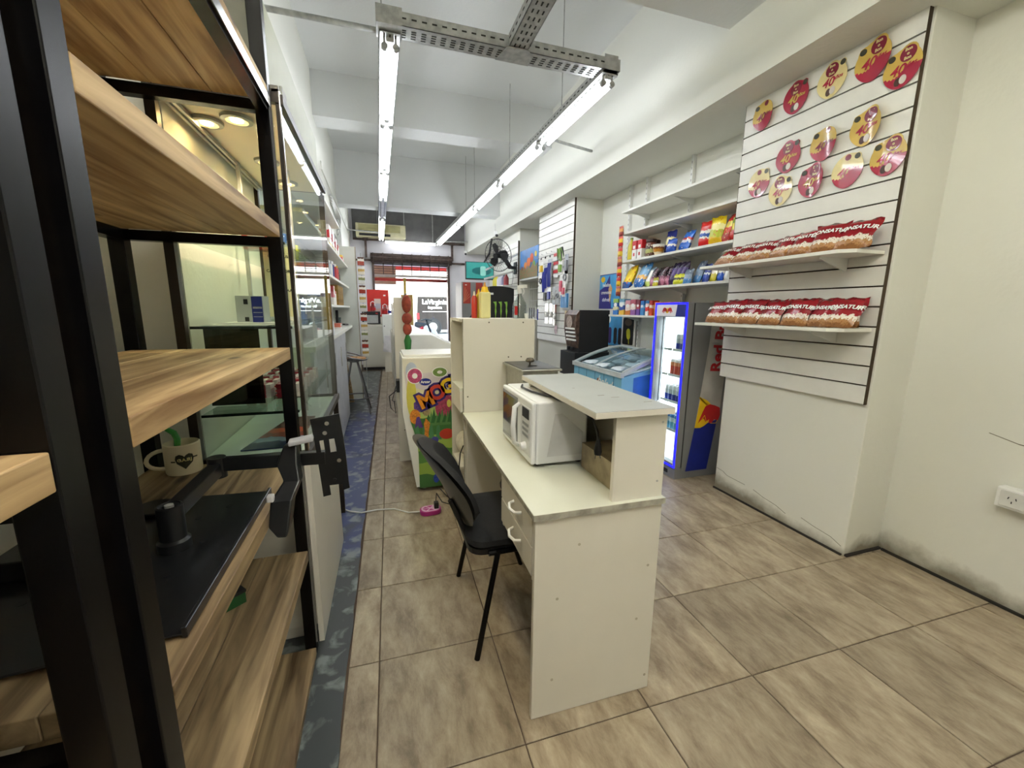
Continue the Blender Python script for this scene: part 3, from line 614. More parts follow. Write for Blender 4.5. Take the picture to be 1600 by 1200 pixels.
# ============================================================ GLASS DISPLAY CABINET
gc = thing('display_cabinet', 'tall glass display cabinet with bronze frame and lit canopy behind the rack', 'cabinet', (-.46, 2.2, 0))
X0, X1, Y0, Y1 = -.635, -.285, 1.645, 2.76
for x, y, h_ in ((X0, Y0, .014), (X1 - .004, Y0, .006), (X1 - .012, Y1, .014), (X0, Y1, .014)): obj('post', MB().box(x - h_, x + h_, y - h_, y + h_, .80 if y < 2 else .0, 2.04), brownal, gc)
obj('front_strip', MB().box(X1 + .002, X1 + .006, Y0 - .012, Y0 + .0, .80, 2.04), chrome, gc, label='bright strip on the near corner post')
for z in (.80, 2.02):
    obj('frame_rail', MB().box(X1 - .012, X1 + .012, Y0, Y1, z - .015, z + .015), brownal, gc)
    for y in (Y0, Y1): obj('frame_rail', MB().box(X0, X1, y - .012, y + .012, z - .015, z + .015), brownal, gc)
obj('base_cupboard', MB().box(X0, X1 - .015, Y0 + .01, 2.42, .06, .785).box(X0, X1 - .03, Y0 + .03, 2.40, 0, .06), wlam, gc, bevel=.002)
obj('side_panel', MB().hexa([(X1 - .014, Y0 - .02, 0), (X1 + .006, Y0 - .02, 0), (X1 + .018, 2.40, 0), (X1 - .0, 2.40, 0), (X1 - .014, Y0 - .02, .775), (X1 + .006, Y0 - .02, .775), (X1 + .006, 2.40, .80), (X1 - .014, 2.40, .80)]), wlam, gc)
obj('floor_panel', MB().box(X0, X1, Y0, Y1, .785, .80), whitep, gc)
gl = glass('cabinet_glass', '#f4f8f6', .55, .985)
obj('front_glass', MB().box(X1 - .002, X1 + .002, Y0 + .02, Y1 - .02, .82, 2.0), gl, gc)
obj('end_glass', MB().box(X0 + .02, X1 - .02, Y0 - .002, Y0 + .002, .82, 2.0), gl, gc)
obj('end_glass', MB().box(X0 + .02, X1 - .02, Y1 - .002, Y1 + .002, .82, 2.0), gl, gc)
sg = glass('shelf_glass', '#e4efeb', .8, .95)
for z in (.965, 1.275, 1.565):
    obj('glass_shelf', MB().box(X0 + .02, X1 - .02, Y0 + .012, Y1 - .02, z, z + .007), sg, gc)
    obj('shelf_rim', MB().box(X0 + .02, X1 - .02, Y0 + .006, Y0 + .012, z - .001, z + .008), mat('dark_glass_edge', '#26312f', .2), gc)
obj('inner_upright', MB().box(-.45, -.44, 2.18, 2.19, .80, .965).box(-.40, -.39, 2.35, 2.36, .80, 2.0), steel, gc)
obj('inner_upright', MB().box(-.60, -.585, 2.3, 2.315, 1.3, 2.0), steel, gc)
cream = mat('canopy_inner', '#e8dcc0', .5, var=.02)
obj('canopy_panel', MB().box(X0, X1 - .01, Y0 + .01, Y1 - .01, 2.005, 2.02), cream, gc)
obj('canopy', MB().box(X0 + .02, -.318, 1.70, 2.86, 2.045, 2.33), mat('canopy_paint', '#b4b8a3', .5, var=.02), gc, bevel=.003)
obj('canopy_end', MB().box(X0 + .02, -.318, 1.694, 1.70, 2.045, 2.33), mat('canopy_grey_end', '#7c7d72', .6), gc)
obj('fascia', MB().box(X0 + .0, X1 + .0, Y0, Y0 + .02, 2.035, 2.06).box(X1 - .02, X1, Y0, Y1, 2.035, 2.05), mat('taupe_fascia', '#8c877c', .5), gc)
obj('socket', MB().box(-.32, -.308, 1.86, 1.94, 2.065, 2.155), mat('grey_socket', '#a9aaa6', .5), gc, bevel=.004)
warm = mat('warm_lamp', '#ffe2a8', .3, em=60, emc='#ffd48a')
for x, y in ((-.45, 1.80), (-.56, 1.86), (-.46, 2.25), (-.44, 2.58)):
    sp_ = obj('spotlight', MB().lathe([(.012, -.002), (.030, -.004), (.036, -.012), (.050, -.010), (.052, .0), (.012, .001)], (x, y, 2.003), 22), steel2, gc, True)
    obj('bulb', MB().lathe([(.001, 0), (.019, 0), (.019, .004), (.001, .004)], (x, y, 1.992), 16), warm, sp_)
for x, y in ((-.45, 1.80), (-.46, 2.25), (-.44, 2.58)):
    ld_ = bpy.data.lights.new('spot_lamp', 'SPOT'); ld_.energy = 9; ld_.color = (1, .80, .52); ld_.spot_size = R(150); ld_.spot_blend = .6; ld_.shadow_soft_size = .03
    lo = bpy.data.objects.new('spot_lamp', ld_); COL.objects.link(lo); lo.location = (x, y, 1.985)
for k in range(2):
    obj('track', MB().box(-.62 + k * .02, -.61 + k * .02, Y0 + .03, Y1 - .03, 1.985, 2.0), steel, gc)
# contents
def carton(name, label, cat, x0, x1, y0, y1, z0, z1, m, group=None, rz=0, parts=()):
    t = thing(name, label, cat, ((x0 + x1) / 2, (y0 + y1) / 2, z0), rz, group)
    hx, hy, hz = (x1 - x0) / 2, (y1 - y0) / 2, z1 - z0
    obj('carton', MB().box(-hx, hx, -hy, hy, 0, hz), m, t, world=False, bevel=.0015)
    for nme, a, mm in parts:   # front face patches, fractions of the -y face; 's' for +x face
        f, u0_, u1_, v0, v1 = a
        if f == 'f': q = MB().box(-hx + 2 * hx * u0_, -hx + 2 * hx * u1_, -hy - .0012, -hy - .0002, hz * v0, hz * v1)
        else: q = MB().box(hx + .0002, hx + .0012, -hy + 2 * hy * u0_, -hy + 2 * hy * u1_, hz * v0, hz * v1)
        obj(nme, q, mm, t, world=False)
    return t
paleblue = mat('pale_card', '#b9bcbf', .6)
cb = carton('accessory_box', 'grey and blue accessory carton standing on a glass shelf in the cabinet', 'box', -.535, -.435, 1.87, 1.93, 1.283, 1.393, paleblue, None, R(-8),
       (('blue_panel', ('f', .58, .97, .05, .98), navy), ('white_lines', ('f', .62, .95, .55, .62), printw), ('white_lines', ('f', .62, .95, .40, .43), printw), ('white_lines', ('f', .62, .95, .25, .28), printw), ('round_mark', ('f', .3, .45, .7, .88), printk), ('round_mark', ('f', .3, .45, .1, .25), printk)))
ps = thing('price_sheet', 'yellowed price list hanging in the lit cabinet behind the corner post', 'notice', (-.395, 2.0, 1.29))
obj('sheet', MB().box(-.455, -.335, 2.0, 2.002, 1.31, 1.60), mat('yellowed_paper', '#e6dcae', .7, var=.02), ps)
for k, (zz, s_) in enumerate(((1.56, 'CABLES USB'), (1.50, 'CARGADORES'), (1.42, 'PILAS  AAA'), (1.36, '$ 500'))):
    put_text('printing', s_, .016, printk, ps, (-.395, 1.9995, zz), (1, 0, 0), (0, 0, 1), .0004)
single('acrylic_sign', MB().box(-.63, -.45, 1.80, 1.805, .975, 1.27), glass('smoked_acrylic', '#8d8f84', .6, .55), 'smoky grey acrylic panel with faint lettering in the cabinet', 'sign')
fl_ = thing('leaflet_stack', 'stack of papers lying on the upper glass shelf of the cabinet', 'papers', (-.48, 2.0, 1.283))
for k in range(4): obj('sheet', MB().box(-.60 + k * .01, -.40 + k * .015, 1.70 + k * .04, 1.84 + k * .04, 1.2826 + k * .002, 1.2842 + k * .002), printw if k % 2 else paleblue, fl_)
mgz = thing('magazine', 'red and blue covered magazine lying on a white tray at the cabinet bottom', 'magazine', (-.42, 1.95, .81))
obj('tray', MB().prism([(-.60, 1.68), (-.32, 1.68), (-.32, 2.35), (-.50, 2.35)], 2, .801, .808), whitep, mgz)
obj('cover', MB().prism([(-.53, 1.72), (-.335, 1.72), (-.335, 2.2), (-.45, 2.2)], 2, .8085, .814), bands('magazine_print', [(0, '#2e3a5c'), (.18, '#8a93a8'), (.3, '#8c3a30'), (.45, '#b5452f'), (.6, '#6d3038')], .25, .08, 5, 1), mgz)
# red wrapped packs in rows on the lower glass shelf
rp = ('snack_pack', MB().box(-.045, .045, -.03, .03, 0, .018).mesh('pack', bands('red_white_pack', [(0, '#8e2a38'), (.35, '#e9e1dd'), (.5, '#a33241'), (.8, '#d8c9c6')], .2, .1, 9, 0)), [('gloss_fold', MB().box(-.05, -.045, -.03, .03, .006, .012).mesh('fold', redp), [])])
k = 0
for r_ in range(5):
    for c_ in range(2):
        for l_ in range(3):
            inst(rp, 'red and white pack, %s stack from viewer, %s row, %s of stack' % (['first', 'second', 'third', 'fourth', 'fifth'][r_], ['glass', 'wall'][c_], ['bottom', 'middle', 'top'][l_]), 'snack', (-.39 + c_ * .0 - (c_) * .11, 1.95 + r_ * .12, .9725 + l_ * .019), R(random.uniform(-4, 4)), group='red and white packs in the glass cabinet')
for k, (y, z, cc) in enumerate(((1.9, 1.59, '#c83c2c'), (2.2, 1.60, '#2b61a8'), (2.5, 1.59, '#b9c32c'), (2.3, 1.30, '#e9e5dc'), (2.55, 1.30, '#3a66b0'))):
    carton('small_box', ('red', 'blue', 'lime green', 'white', 'mid blue')[k] + ' small carton on the %s glass shelf of the lit cabinet' % ('top' if z > 1.5 else 'middle'), 'box', -.50, -.40, y, y + .07, z - .017, z + .085, mat('carton_%d' % k, cc, .5), 'cartons in the glass cabinet', 0, (('label_panel', ('s', .2, .8, .3, .7), printw), ('label_panel', ('f', .2, .8, .3, .7), printw)))
# ============================================================ WALL SHELVES ON THE CABINET SIDE
ws = thing('wall_shelving', 'white wall shelving with counter and cupboards past the glass cabinet', 'shelving', (-.52, 4.6, 0))
LZ = {1.80: 1.925, 1.585: 1.645, 1.586: 1.646, 1.37: 1.378, 1.371: 1.379, 1.16: 1.107, 1.161: 1.108, 2.10: 2.28}
for z in (1.378, 1.645, 1.925): obj('shelf', MB().box(-.635, -.41, 2.80, 6.40, z - .022, z), shelfm, ws)
obj('shelf', MB().box(-.635, -.41, 2.80, 5.4, 2.255, 2.28), shelfm, ws)
obj('countertop', MB().box(-.635, -.395, 2.80, 6.40, 1.075, 1.107), shelfm, ws)
for k in range(4):
    y0_ = 2.80 + k * .62
    d_ = obj('cupboard_door', MB().box(-.43, -.41, y0_ + .004, y0_ + .616, .06, 1.07), mat('blue_white_laminate', '#c9cbd0', .4), ws, bevel=.002)
    obj('handle', MB().box(-.41, -.40, y0_ + .54, y0_ + .55, .75, .95), steel, d_)
obj('cupboard_side', MB().box(-.635, -.43, 5.28, 5.30, 0, 1.075), wlam, ws)
obj('cupboard_side', MB().box(-.635, -.43, 2.8, 2.82, 0, 1.075), wlam, ws)
obj('end_panel', MB().box(-.64, -.303, 6.415, 6.44, 0, 2.2), mat('grey_green_panel', '#cdd0c8', .45, var=.02), ws)
obj('panel_edging', MB().box(-.305, -.297, 6.413, 6.443, 0, 2.2), mat('tan_edging', '#8c7a58', .5), ws)
single('leaning_plank', MB().bar((-.52, 5.7, 1.06), (-.45, 6.2, .01), .07, .02), pine, 'pine plank leaning under the white counter beyond the cupboards', 'plank')
cdt = thing('conduit_bundle', 'white conduit and cable bundle high on the wall past the shelves', 'conduit', (-.56, 7.0, 2.4))
for k in range(4): obj('conduit', MB().tube([(-.60 + k * .02, 7.2 + .02 * k, 2.0), (-.60 + k * .02, 7.2 + .02 * k, 2.62), (-.575 + k * .02, 7.1, 2.72), (-.57, 6.5 - k * .05, 2.76 + k * .03)], .013, 8), whitep, cdt, True)
obj('cable_loop', MB().ring((-.55, 7.1, 2.60), .07, .009, 16, nrm=(1, .3, .2)), whitep, cdt, True)
obj('cable_loop', MB().ring((-.55, 7.1, 2.52), .065, .009, 16, nrm=(1, .3, -.2)), whitep, cdt, True)
for k in range(4): obj('vertical_tube', MB().box(-.63, -.60, 6.6 + k * .14, 6.65 + k * .14, 2.0, 2.45), MC['blue_white_laminate'], cdt)
# ============================================================ PACKAGING PROTOTYPES
def pillow(w, h, d, nx=10, nz=12, seed=0, crimp=.06):
    """filled bag, base at z=0, front towards -y"""
    rd = random.Random(seed); mb = MB(); ph = [rd.uniform(0, 6.28) for _ in range(6)]
    def th(u, v):
        a = (1 - abs(2 * u - 1) ** 2.6); e = min(1, min(v, 1 - v) / .22); e = math.sin(e * math.pi / 2) if v > crimp and v < 1 - crimp else .02
        fat = 1.15 - .45 * v
        return d / 2 * max(.03, (a ** .6) * e * fat)
    for side in (-1, 1):
        vs = []
        for j in range(nz + 1):
            for i in range(nx + 1):
                u, v_ = i / nx, j / nz
                wr = .022 * math.sin(7 * u + 9 * v_ + ph[0]) + .016 * math.sin(17 * u - 13 * v_ + ph[1 + (side > 0)]) + .010 * math.sin(29 * u + 21 * v_ + ph[2])
                ed = 0 < i < nx and 0 < j < nz
                x = (u - .5) * w * (1 - .07 * math.sin(math.pi * v_)) + (.006 * math.sin(9 * v_ + ph[3]) if not ed else 0) * (w / .15)
                y = side * th(u, v_) + (wr * w * .25 if ed else 0)
                if not ed: y = .004 * math.sin(14 * u + ph[4]) * w / .15
                vs.append((x, y, v_ * h + (.004 * math.sin(11 * u + ph[5]) if j == nz else 0)))
        mb.add(vs, [(j * (nx + 1) + i, j * (nx + 1) + i + 1, (j + 1) * (nx + 1) + i + 1, (j + 1) * (nx + 1) + i) for j in range(nz) for i in range(nx)])
    return mb, th, w, h
def bag_spec(m, w, h, d, txt=None, tm_=None, seed=0, ts=.03, tz=.6, extra=()):
    mb, th, w, h = pillow(w, h, d, seed=seed)
    me = mb.mesh('bag', m, True); kids = []
    def wrap(q, z0):
        q.v = [(x, -th(min(.98, max(.02, x / w + .5)), min(.98, max(.02, (y + z0) / h))) - .0035 - z - .012 * w / .15 * .4, y + z0) for x, y, z in q.v]; return q
    if txt:
        kids.append(('name_backing', wrap(MB().flat([(ts * len(txt) * .34 * math.cos(a), ts * .55 * math.sin(a)) for a in [i * math.pi / 8 for i in range(16)]], (0, 0, 0), (1, 0, 0), (0, 1, 0), .0004), tz * h).mesh('backing', extra[0] if extra else redp), [])) if extra else None
        kids.append(('printed_name', wrap(text_mb(txt, ts, .0012, .0012, .15), tz * h).mesh('name', tm_ or printw), []))
    return ('snack_bag', me, kids)
biscuit = bands('biscuit_bag', [(0, '#8a5c34'), (.10, '#a87a4e'), (.22, '#e2d8ca'), (.37, '#8f1a24'), (.90, '#6d101b')], .2, .16, 9, 2, ('#5a3420', 13, .2))
bisc = [bag_spec(biscuit, .158, .172, .052, 'DONSATUR', printw, seed=s_, ts=.031, tz=.60) for s_ in range(4)]
# slatted display panels --------------------------------------------------------
def slat_panel(label, x, y0, y1, zs, name='slatted_display', step=1):
    t = thing(name, label, 'display panel', (x, (y0 + y1) / 2, zs[0]))
    obj('backing', MB().box(x - .004, x + .004, y0 + .001, y1 - .001, zs[0] + .004, zs[-1] - .004), coreb, t)
    for a_, b_ in zip(zs, zs[1:]):
        # T groove: board with a lip
        obj('slat', MB().box(x - .019, x - .004, y0, y1, a_ + .0042, b_ - .0042), slatm, t)
    for y in (y0, y1): obj('edge_strip', MB().box(x - .0192, x + .004, y - .0012, y + .0012, zs[0], zs[-1]), coreb, t)
    return t
Z1 = [.873 + .1017 * i for i in range(19)]
slat_panel('tall white slat panel on the nearest pillar with promotion signs and biscuits', 2.42, 1.432, 2.405, Z1)
slat_panel('white slat panel on the middle pillar hung with small accessories', 2.34, 4.81, 5.99, [.905 + .1003 * i for i in range(19)])
slat_panel('white slat panel on the far pillar behind the wall fan', 2.31, 6.89, 7.93, [.90 + .1003 * i for i in range(17)])
# slat shelves
for z, lab in ((1.655, 'upper white slat panel shelf carrying red biscuit bags'), (1.272, 'lower white slat panel shelf carrying red biscuit bags')):
    t = thing('slat_shelf', lab, 'shelf', (2.28, 1.93, z))
    obj('board', MB().prism([(2.145, 1.50), (2.145, 2.42), (2.40, 2.42), (2.40, 1.45), (2.20, 1.45)], 2, z - .018, z), shelfm, t, bevel=.0015)
    for y in (1.62, 2.22): obj('bracket', MB().prism([(2.40, z - .018), (2.40, z - .085), (2.385, z - .085), (2.20, z - .03), (2.20, z - .018)], 1, y - .004, y + .004), whitemet, t)
rd = random.Random(3)
up_ = [(2.30, .0, -46), (2.15, .0, -44), (2.02, 0, -44), (1.90, .01, -42), (1.77, .0, -38), (1.62, .0, -32), (1.50, .01, -35)]
for k, (y, dx, tl) in enumerate(up_):
    s_ = bisc[k % 4]
    inst(s_, '%s red biscuit bag on the upper slat shelf, counted from the alcove end' % ordn_[k] if False else '%s red and white biscuit bag from the alcove on the upper slat shelf' % ['first', 'second', 'third', 'fourth', 'fifth', 'sixth', 'last'][k], 'snack', (2.21 + dx, y, 1.658), R(-90 + rd.uniform(-10, 10)), R(tl), 'biscuit bags on the slat shelves', 1.03 + rd.uniform(-.03, .05))
lo_ = [2.33, 2.20, 2.05, 1.90, 1.74, 1.60, 1.50]
for k, y in enumerate(lo_):
    inst(bisc[(k + 1) % 4], '%s biscuit bag from the alcove, front row, lower slat shelf' % ['first', 'second', 'third', 'fourth', 'fifth', 'sixth', 'last'][k], 'snack', (2.215, y, 1.275), R(-90 + rd.uniform(-12, 8)), R(-30), 'biscuit bags on the slat shelves', 1.0 + rd.uniform(-.05, .05))
for k, y in enumerate((2.26, 2.10, 1.97, 1.80, 1.66, 1.53)):
    inst(bisc[(k + 3) % 4], '%s biscuit bag from the alcove, back row, lower slat shelf' % ['first', 'second', 'third', 'fourth', 'fifth', 'last'][k], 'snack', (2.29, y, 1.275), R(-90 + rd.uniform(-8, 8)), R(-28), 'biscuit bags on the slat shelves', 1.0)
# promotion signs --------------------------------------------------------------
gold = mat('glossy_gold', '#d3b258', .22, var=.06, coat=.6); crim = mat('glossy_crimson', '#a8243f', .2, var=.04, coat=.6); crim2 = mat('badge_crimson', '#7f1d35', .25, coat=.5)
paleg = mat('pale_gold', '#e8d79a', .25, coat=.5); chocm = mat('chocolate', '#4a2c20', .4); greenk = mat('dark_badge', '#3b3a2a', .4)
SN = [0]
def sign(label, y, z, top, bot, curl, split=True, badge=crim2, txtm=None, small=False, bx=.015, by=.05, sm_=(-.045, .04), choc=True, sc=1.0):
    sc *= 1.08
    t = thing('promotion_sign', label, 'sign', (2.398, y, z), R(-90), 'egg shaped promotion signs on the slat panel')
    def bend(mb, off=0):
        mb.v = [((x) * sc, -(.004 + curl * max(0, x + .02) ** 2 / .0064 * .016 + abs(min(0, x + .03)) * .12) - off - q, yy * sc) for x, yy, q in mb.v]; return mb
    n = 40; out = []
    for i in range(n):
        a = 2 * math.pi * i / n; rx, ry = .072, .08
        x, yy = rx * math.cos(a), ry * math.sin(a)
        if yy < 0: x *= 1 - .18 * (yy / -.08) ** 2
        r_ = max(0, 1)
        out.append((x, yy))
    for (cx, cy, rr_) in ((bx, by + .005, .035 if not small else .02), (sm_[0], sm_[1] + .012, .017)):
        for i in range(n):
            x, yy = out[i]; L_ = math.hypot(x, yy); ux, uy = x / L_, yy / L_
            bq = ux * cx + uy * cy; disc = bq * bq - (cx * cx + cy * cy - rr_ * rr_)
            if disc > 0:
                far = bq + math.sqrt(disc)
                if far > L_: out[i] = (ux * far, uy * far)
    def card(o_, m, w0, w1, nm):  # rings between fractions, clipped by wavy split
        pass
    rings = 7; mb = MB(); vs = [(0, 0, 0)]
    for k in range(1, rings + 1):
        for x, yy in out: vs.append((x * k / rings, yy * k / rings, 0))
    fs = [(0, 1 + i, 1 + (i + 1) % n) for i in range(n)]
    for k in range(rings - 1):
        for i in range(n): fs.append((1 + k * n + i, 1 + (k + 1) * n + i, 1 + (k + 1) * n + (i + 1) % n, 1 + k * n + (i + 1) % n))
    mb.add(vs, fs); nv = len(vs)
    mb.add([(x, yy, -.0012) for x, yy, q in vs], fs)
    mb.add([(x, yy, 0) for x, yy in out] + [(x, yy, -.0012) for x, yy in out], [(i, (i + 1) % n, n + (i + 1) % n, n + i) for i in range(n)])
    for fi, f in enumerate(mb.f):
        cx = sum(mb.v[i][0] for i in f) / len(f); cy = sum(mb.v[i][1] for i in f) / len(f)
        mb.m[fi] = 1 if (split and cy < -.012 + .35 * cx + .01 * math.sin(cx * 70)) else 0
    obj('card', bend(mb), [top, bot], t, world=False)
    def disc(cx, cy, rr_, m, nm, o_):
        q = MB().flat(ell(rr_, rr_, 20, cx, cy), (0, 0, 0), (1, 0, 0), (0, 1, 0), .0008); return obj(nm, bend(q, o_), m, t, world=False)
    if not small:
        disc(bx, by, .031, badge, 'round_badge', .001)
        tt = text_mb('Bon\no\nBon', .017, .0006, .0006); tt.v = [(a + bx, b_ + by, c_) for a, b_, c_ in tt.v]; obj('badge_lettering', bend(tt, .0022), paleg, t, world=False)
    else: disc(bx, by + .012, .014, badge, 'round_badge', .001)
    disc(sm_[0], sm_[1] + .012, .013, greenk, 'small_badge', .001)
    tt = text_mb('40', .056, .0006, .0012, .25); tt.v = [(a - .018, b_ - .006, c_) for a, b_, c_ in tt.v]; obj('number', bend(tt, .002), txtm or crim, t, world=False)
    tt = text_mb('años', .024, .0006, .0008, .25); tt.v = [(a + .030, b_ + .004, c_) for a, b_, c_ in tt.v]; obj('lettering', bend(tt, .002), txtm or crim, t, world=False)
    if choc:
        q = MB().flat(ell(.013, .018, 14, -.012, -.05), (0, 0, 0), (1, 0, 0), (0, 1, 0), .0006); obj('bonbon_picture', bend(q, .001), chocm, t, world=False)
        q = MB().flat(ell(.014, .018, 14, .008, -.047), (0, 0, 0), (1, 0, 0), (0, 1, 0), .0006); obj('bonbon_picture', bend(q, .0018), mat('cream_filling', '#d9cfc6', .4), t, world=False)
SG = [('gold and crimson egg sign, top row, closest to the alcove', 2.255, 2.585, gold, crim, .9, dict(small=True, txtm=crim2, choc=False)),
 ('all crimson egg sign with gold figures in the top row', 2.04, 2.595, crim, crim, .15, dict(split=False, txtm=gold, sm_=(.045, .045), bx=-.005, by=.045)),
 ('all pale gold egg sign with a crimson badge in the top row', 1.835, 2.59, paleg, paleg, .1, dict(split=False, sm_=(.045, .05), bx=-.005)),
 ('largest gold and crimson egg sign with a big badge in the top row', 1.635, 2.585, gold, crim, .7, dict(choc=False, sc=1.08)),
 ('gold and crimson egg sign with a bonbon picture beside the panel edge, top row', 1.50, 2.485, gold, crim, .2, dict()),
 ('dull crimson egg sign with gold figures in the middle row', 2.045, 2.27, crim, crim, .05, dict(split=False, txtm=gold, sm_=(.045, .05), bx=-.005)),
 ('curled gold and crimson egg sign with a bright crease in the middle row', 1.83, 2.27, gold, crim, 1.1, dict(small=True, txtm=crim2, choc=False)),
 ('all gold egg sign strongly curled at its edge in the middle row', 1.62, 2.275, gold, gold, 1.3, dict(split=False)),
 ('pale gold and pink egg sign, bottom row, closest to the alcove', 2.235, 2.175, paleg, crim, .05, dict(small=True, sm_=(.045, .045), bx=-.003)),
 ('all pale gold egg sign hanging lowest in the bottom row', 2.07, 2.085, paleg, paleg, .05, dict(split=False, sm_=(.045, .04), bx=-.01)),
 ('curled crimson egg sign with gold figures in the bottom row', 1.875, 2.09, crim, crim, 1.1, dict(split=False, txtm=gold)),
 ('pale gold over crimson egg sign in the bottom row without a large badge', 1.685, 2.09, paleg, crim, .1, dict(small=True, sm_=(.04, .045), bx=-.003, choc=False)),
 ('gold and crimson egg sign beside the panel edge, bottom row', 1.50, 2.10, gold, crim, .25, dict())]
for lab, y, z, a_, b_, cu, kw in SG: sign(lab, y, z, a_, b_, cu, **kw)
# ============================================================ ALCOVE SHELVING
als = thing('alcove_shelving', 'white bracket shelving in the alcove between the pillars', 'shelving', (2.56, 3.2, 1.2))
AZ = (2.352, 2.135, 1.856, 1.576, 1.306)
for k, z in enumerate(AZ):
    y1_ = 3.905 if k < 4 else 4.06
    obj('shelf', MB().box(2.42, 2.70, 2.385 if k < 4 else 3.0, y1_, z - .02, z), shelfm, als, bevel=.001)
    for y in (3.82 if k < 4 else 3.86, 3.18, 2.52):
        if k == 4 and y < 3: continue
        obj('bracket', MB().prism([(2.695, z - .02), (2.695, z - .075), (2.52, z - .03), (2.47, z - .02)], 1, y - .003, y + .003), whitemet, als)
for y, z0_ in ((4.17, .95), (3.87, .95), (3.22, 1.2), (2.50, 1.2)):
    u_ = obj('upright', MB().box(2.675, 2.71, y - .013, y + .013, z0_, 2.70), whitemet, als)
    hs = MB()
    for i in range(int((2.68 - z0_) / .05)): hs.box(2.6742, 2.6752, y - .003, y + .003, z0_ + .03 + i * .05, z0_ + .05 + i * .05)
    obj('slot_holes', hs, mat('slot_grey', '#6e6e68', .8), u_, kind='stuff')
# snack bags and boxes: (kind label, y, width, height, colours ...)
def pk(name, cols, **k): return bands(name, cols, .25, k.get('wob', .12), k.get('ns', 6), k.get('axis', 2), k.get('speck'))
B = {
 'redchips': pk('red_chips', [(0, '#c8201f'), (.3, '#f2ece4'), (.36, '#1f4fa8'), (.5, '#f0ece6'), (.62, '#d12a22')]),
 'yelchips': pk('yellow_chips', [(0, '#e0b81b'), (.25, '#b9c22a'), (.5, '#f4ee9a'), (.7, '#e6cf1e')], speck=('#c23a20', 7, .2)),
 'redyel': pk('red_yellow_chips', [(0, '#a81f1e'), (.3, '#c93a25'), (.5, '#e8d35e'), (.68, '#b82a22')], speck=('#f0e6a0', 6, .22)),
 'redyel2': pk('red_lime_chips', [(0, '#b32a22'), (.35, '#d9c34a'), (.6, '#8fa632'), (.8, '#c33a2a')], speck=('#f5efc0', 6, .2)),
 'bluebag': pk('blue_bag', [(0, '#2a62c0'), (.35, '#d8d9e4'), (.5, '#d24a3c'), (.6, '#2f6fd0')], speck=('#f4f4f6', 4, .2)),
 'bluebag2': pk('blue_bag_dark', [(0, '#1f4fb4'), (.4, '#e9e6dc'), (.55, '#2a58b8')]),
 'navyw': pk('navy_white_bag', [(0, '#28328c'), (.4, '#e8dfa8'), (.7, '#2d3a9c')]),
 'yellowpuff': pk('yellow_puff', [(0, '#2a62b4'), (.22, '#f3d21c'), (.8, '#e8c015')], speck=('#c23a20', 5, .24)),
 'lightblue': pk('light_blue_puff', [(0, '#2f6fb8'), (.3, '#e6b55e'), (.45, '#7fb2dd'), (.8, '#3c86cc')], speck=('#f0ede0', 5, .26)),
 'whitegreen': pk('white_green', [(0, '#b9c96a'), (.25, '#ecebe4'), (.8, '#9db4c8')]),
 'pinkdark': pk('pink_dark', [(0, '#b86f88'), (.35, '#7c3f58'), (.5, '#2e1c26'), (.8, '#3f2430')], speck=('#e6b7c2', 6, .2)),
 'purple': pk('deep_purple', [(0, '#2e1a4c'), (.4, '#3f2568'), (.7, '#211038')], speck=('#a58fc4', 7, .13)),
 'limeyel': pk('lime_small', [(0, '#c8cc2a'), (.4, '#3c3a1a'), (.6, '#d9d83a')]),
 'greyblue': pk('grey_blue', [(0, '#4f84bb'), (.3, '#7f92a8'), (.6, '#5c6a80')], speck=('#b9c4d0', 5, .2)),
 'navy2': pk('navy_bag', [(0, '#2a45a0'), (.4, '#dfe4ea'), (.5, '#22358a')]),
 'yelwhite': pk('yellow_white', [(0, '#c9bd35'), (.4, '#e8e4cf'), (.6, '#a9a22a')]),
 'whiteblack': pk('white_black', [(0, '#e4e4e2'), (.5, '#3a3a3c'), (.7, '#d9d9d6')]),
 'orange': pk('orange_bag', [(0, '#d8742a'), (.4, '#f0e0b8'), (.6, '#c8562a')]),
}
# shelf z=1.856
def bag(kind, lab, y, z, w, h, d=.06, x=2.50, tilt=-8, rz=0, grp='snack bags on the alcove shelves', sc=1):
    key = ('spec', kind, round(w, 2), round(h, 2))
    if key not in MC: MC[key] = bag_spec(B[kind], w, h, d, seed=len(MC))
    return inst(MC[key], lab, 'snack', (x, y, z + .002), R(-90 + rz), R(tilt), grp, sc)
z3, z4, z5 = 1.856, 1.576, 1.306
U3 = 'on the third alcove shelf'; U4 = 'on the fourth alcove shelf'; U5 = 'on the lowest alcove shelf'
bag('redchips', 'red and white crisp bag with a blue stripe ' + U3, 2.79, z3, .13, .20, rz=10)
bag('yelchips', 'yellow crisp bag standing between red ones ' + U3, 2.68, z3, .14, .215, rz=5)
bag('redyel', 'red crisp bag with yellow print ' + U3, 2.58, z3, .13, .22, tilt=-16, rz=-18)
bag('redyel2', 'red and lime crisp bag closest to the nearest pillar ' + U3, 2.49, z3, .13, .21, rz=-8)
bag('bluebag', 'large blue bag leaning over smaller ones ' + U3, 3.04, z3, .17, .18, tilt=-22, rz=-12)
bag('bluebag2', 'small pale blue bag in front of the large blue bag ' + U3, 3.15, z3, .12, .12, x=2.46, tilt=-12)
bag('navyw', 'navy and cream bag standing behind the dessert cup ' + U3, 3.30, z3, .13, .22, x=2.56)
def lathe_item(name, label, cat, prof, c, m, kids=(), group=None, n=18):
    t = thing(name, label, cat, c, 0, group); obj('body', MB().lathe(prof, c, n), m, t, True)
    for nme, pr, mm in kids: obj(nme, MB().lathe(pr, c, n), mm, t, True)
    return t
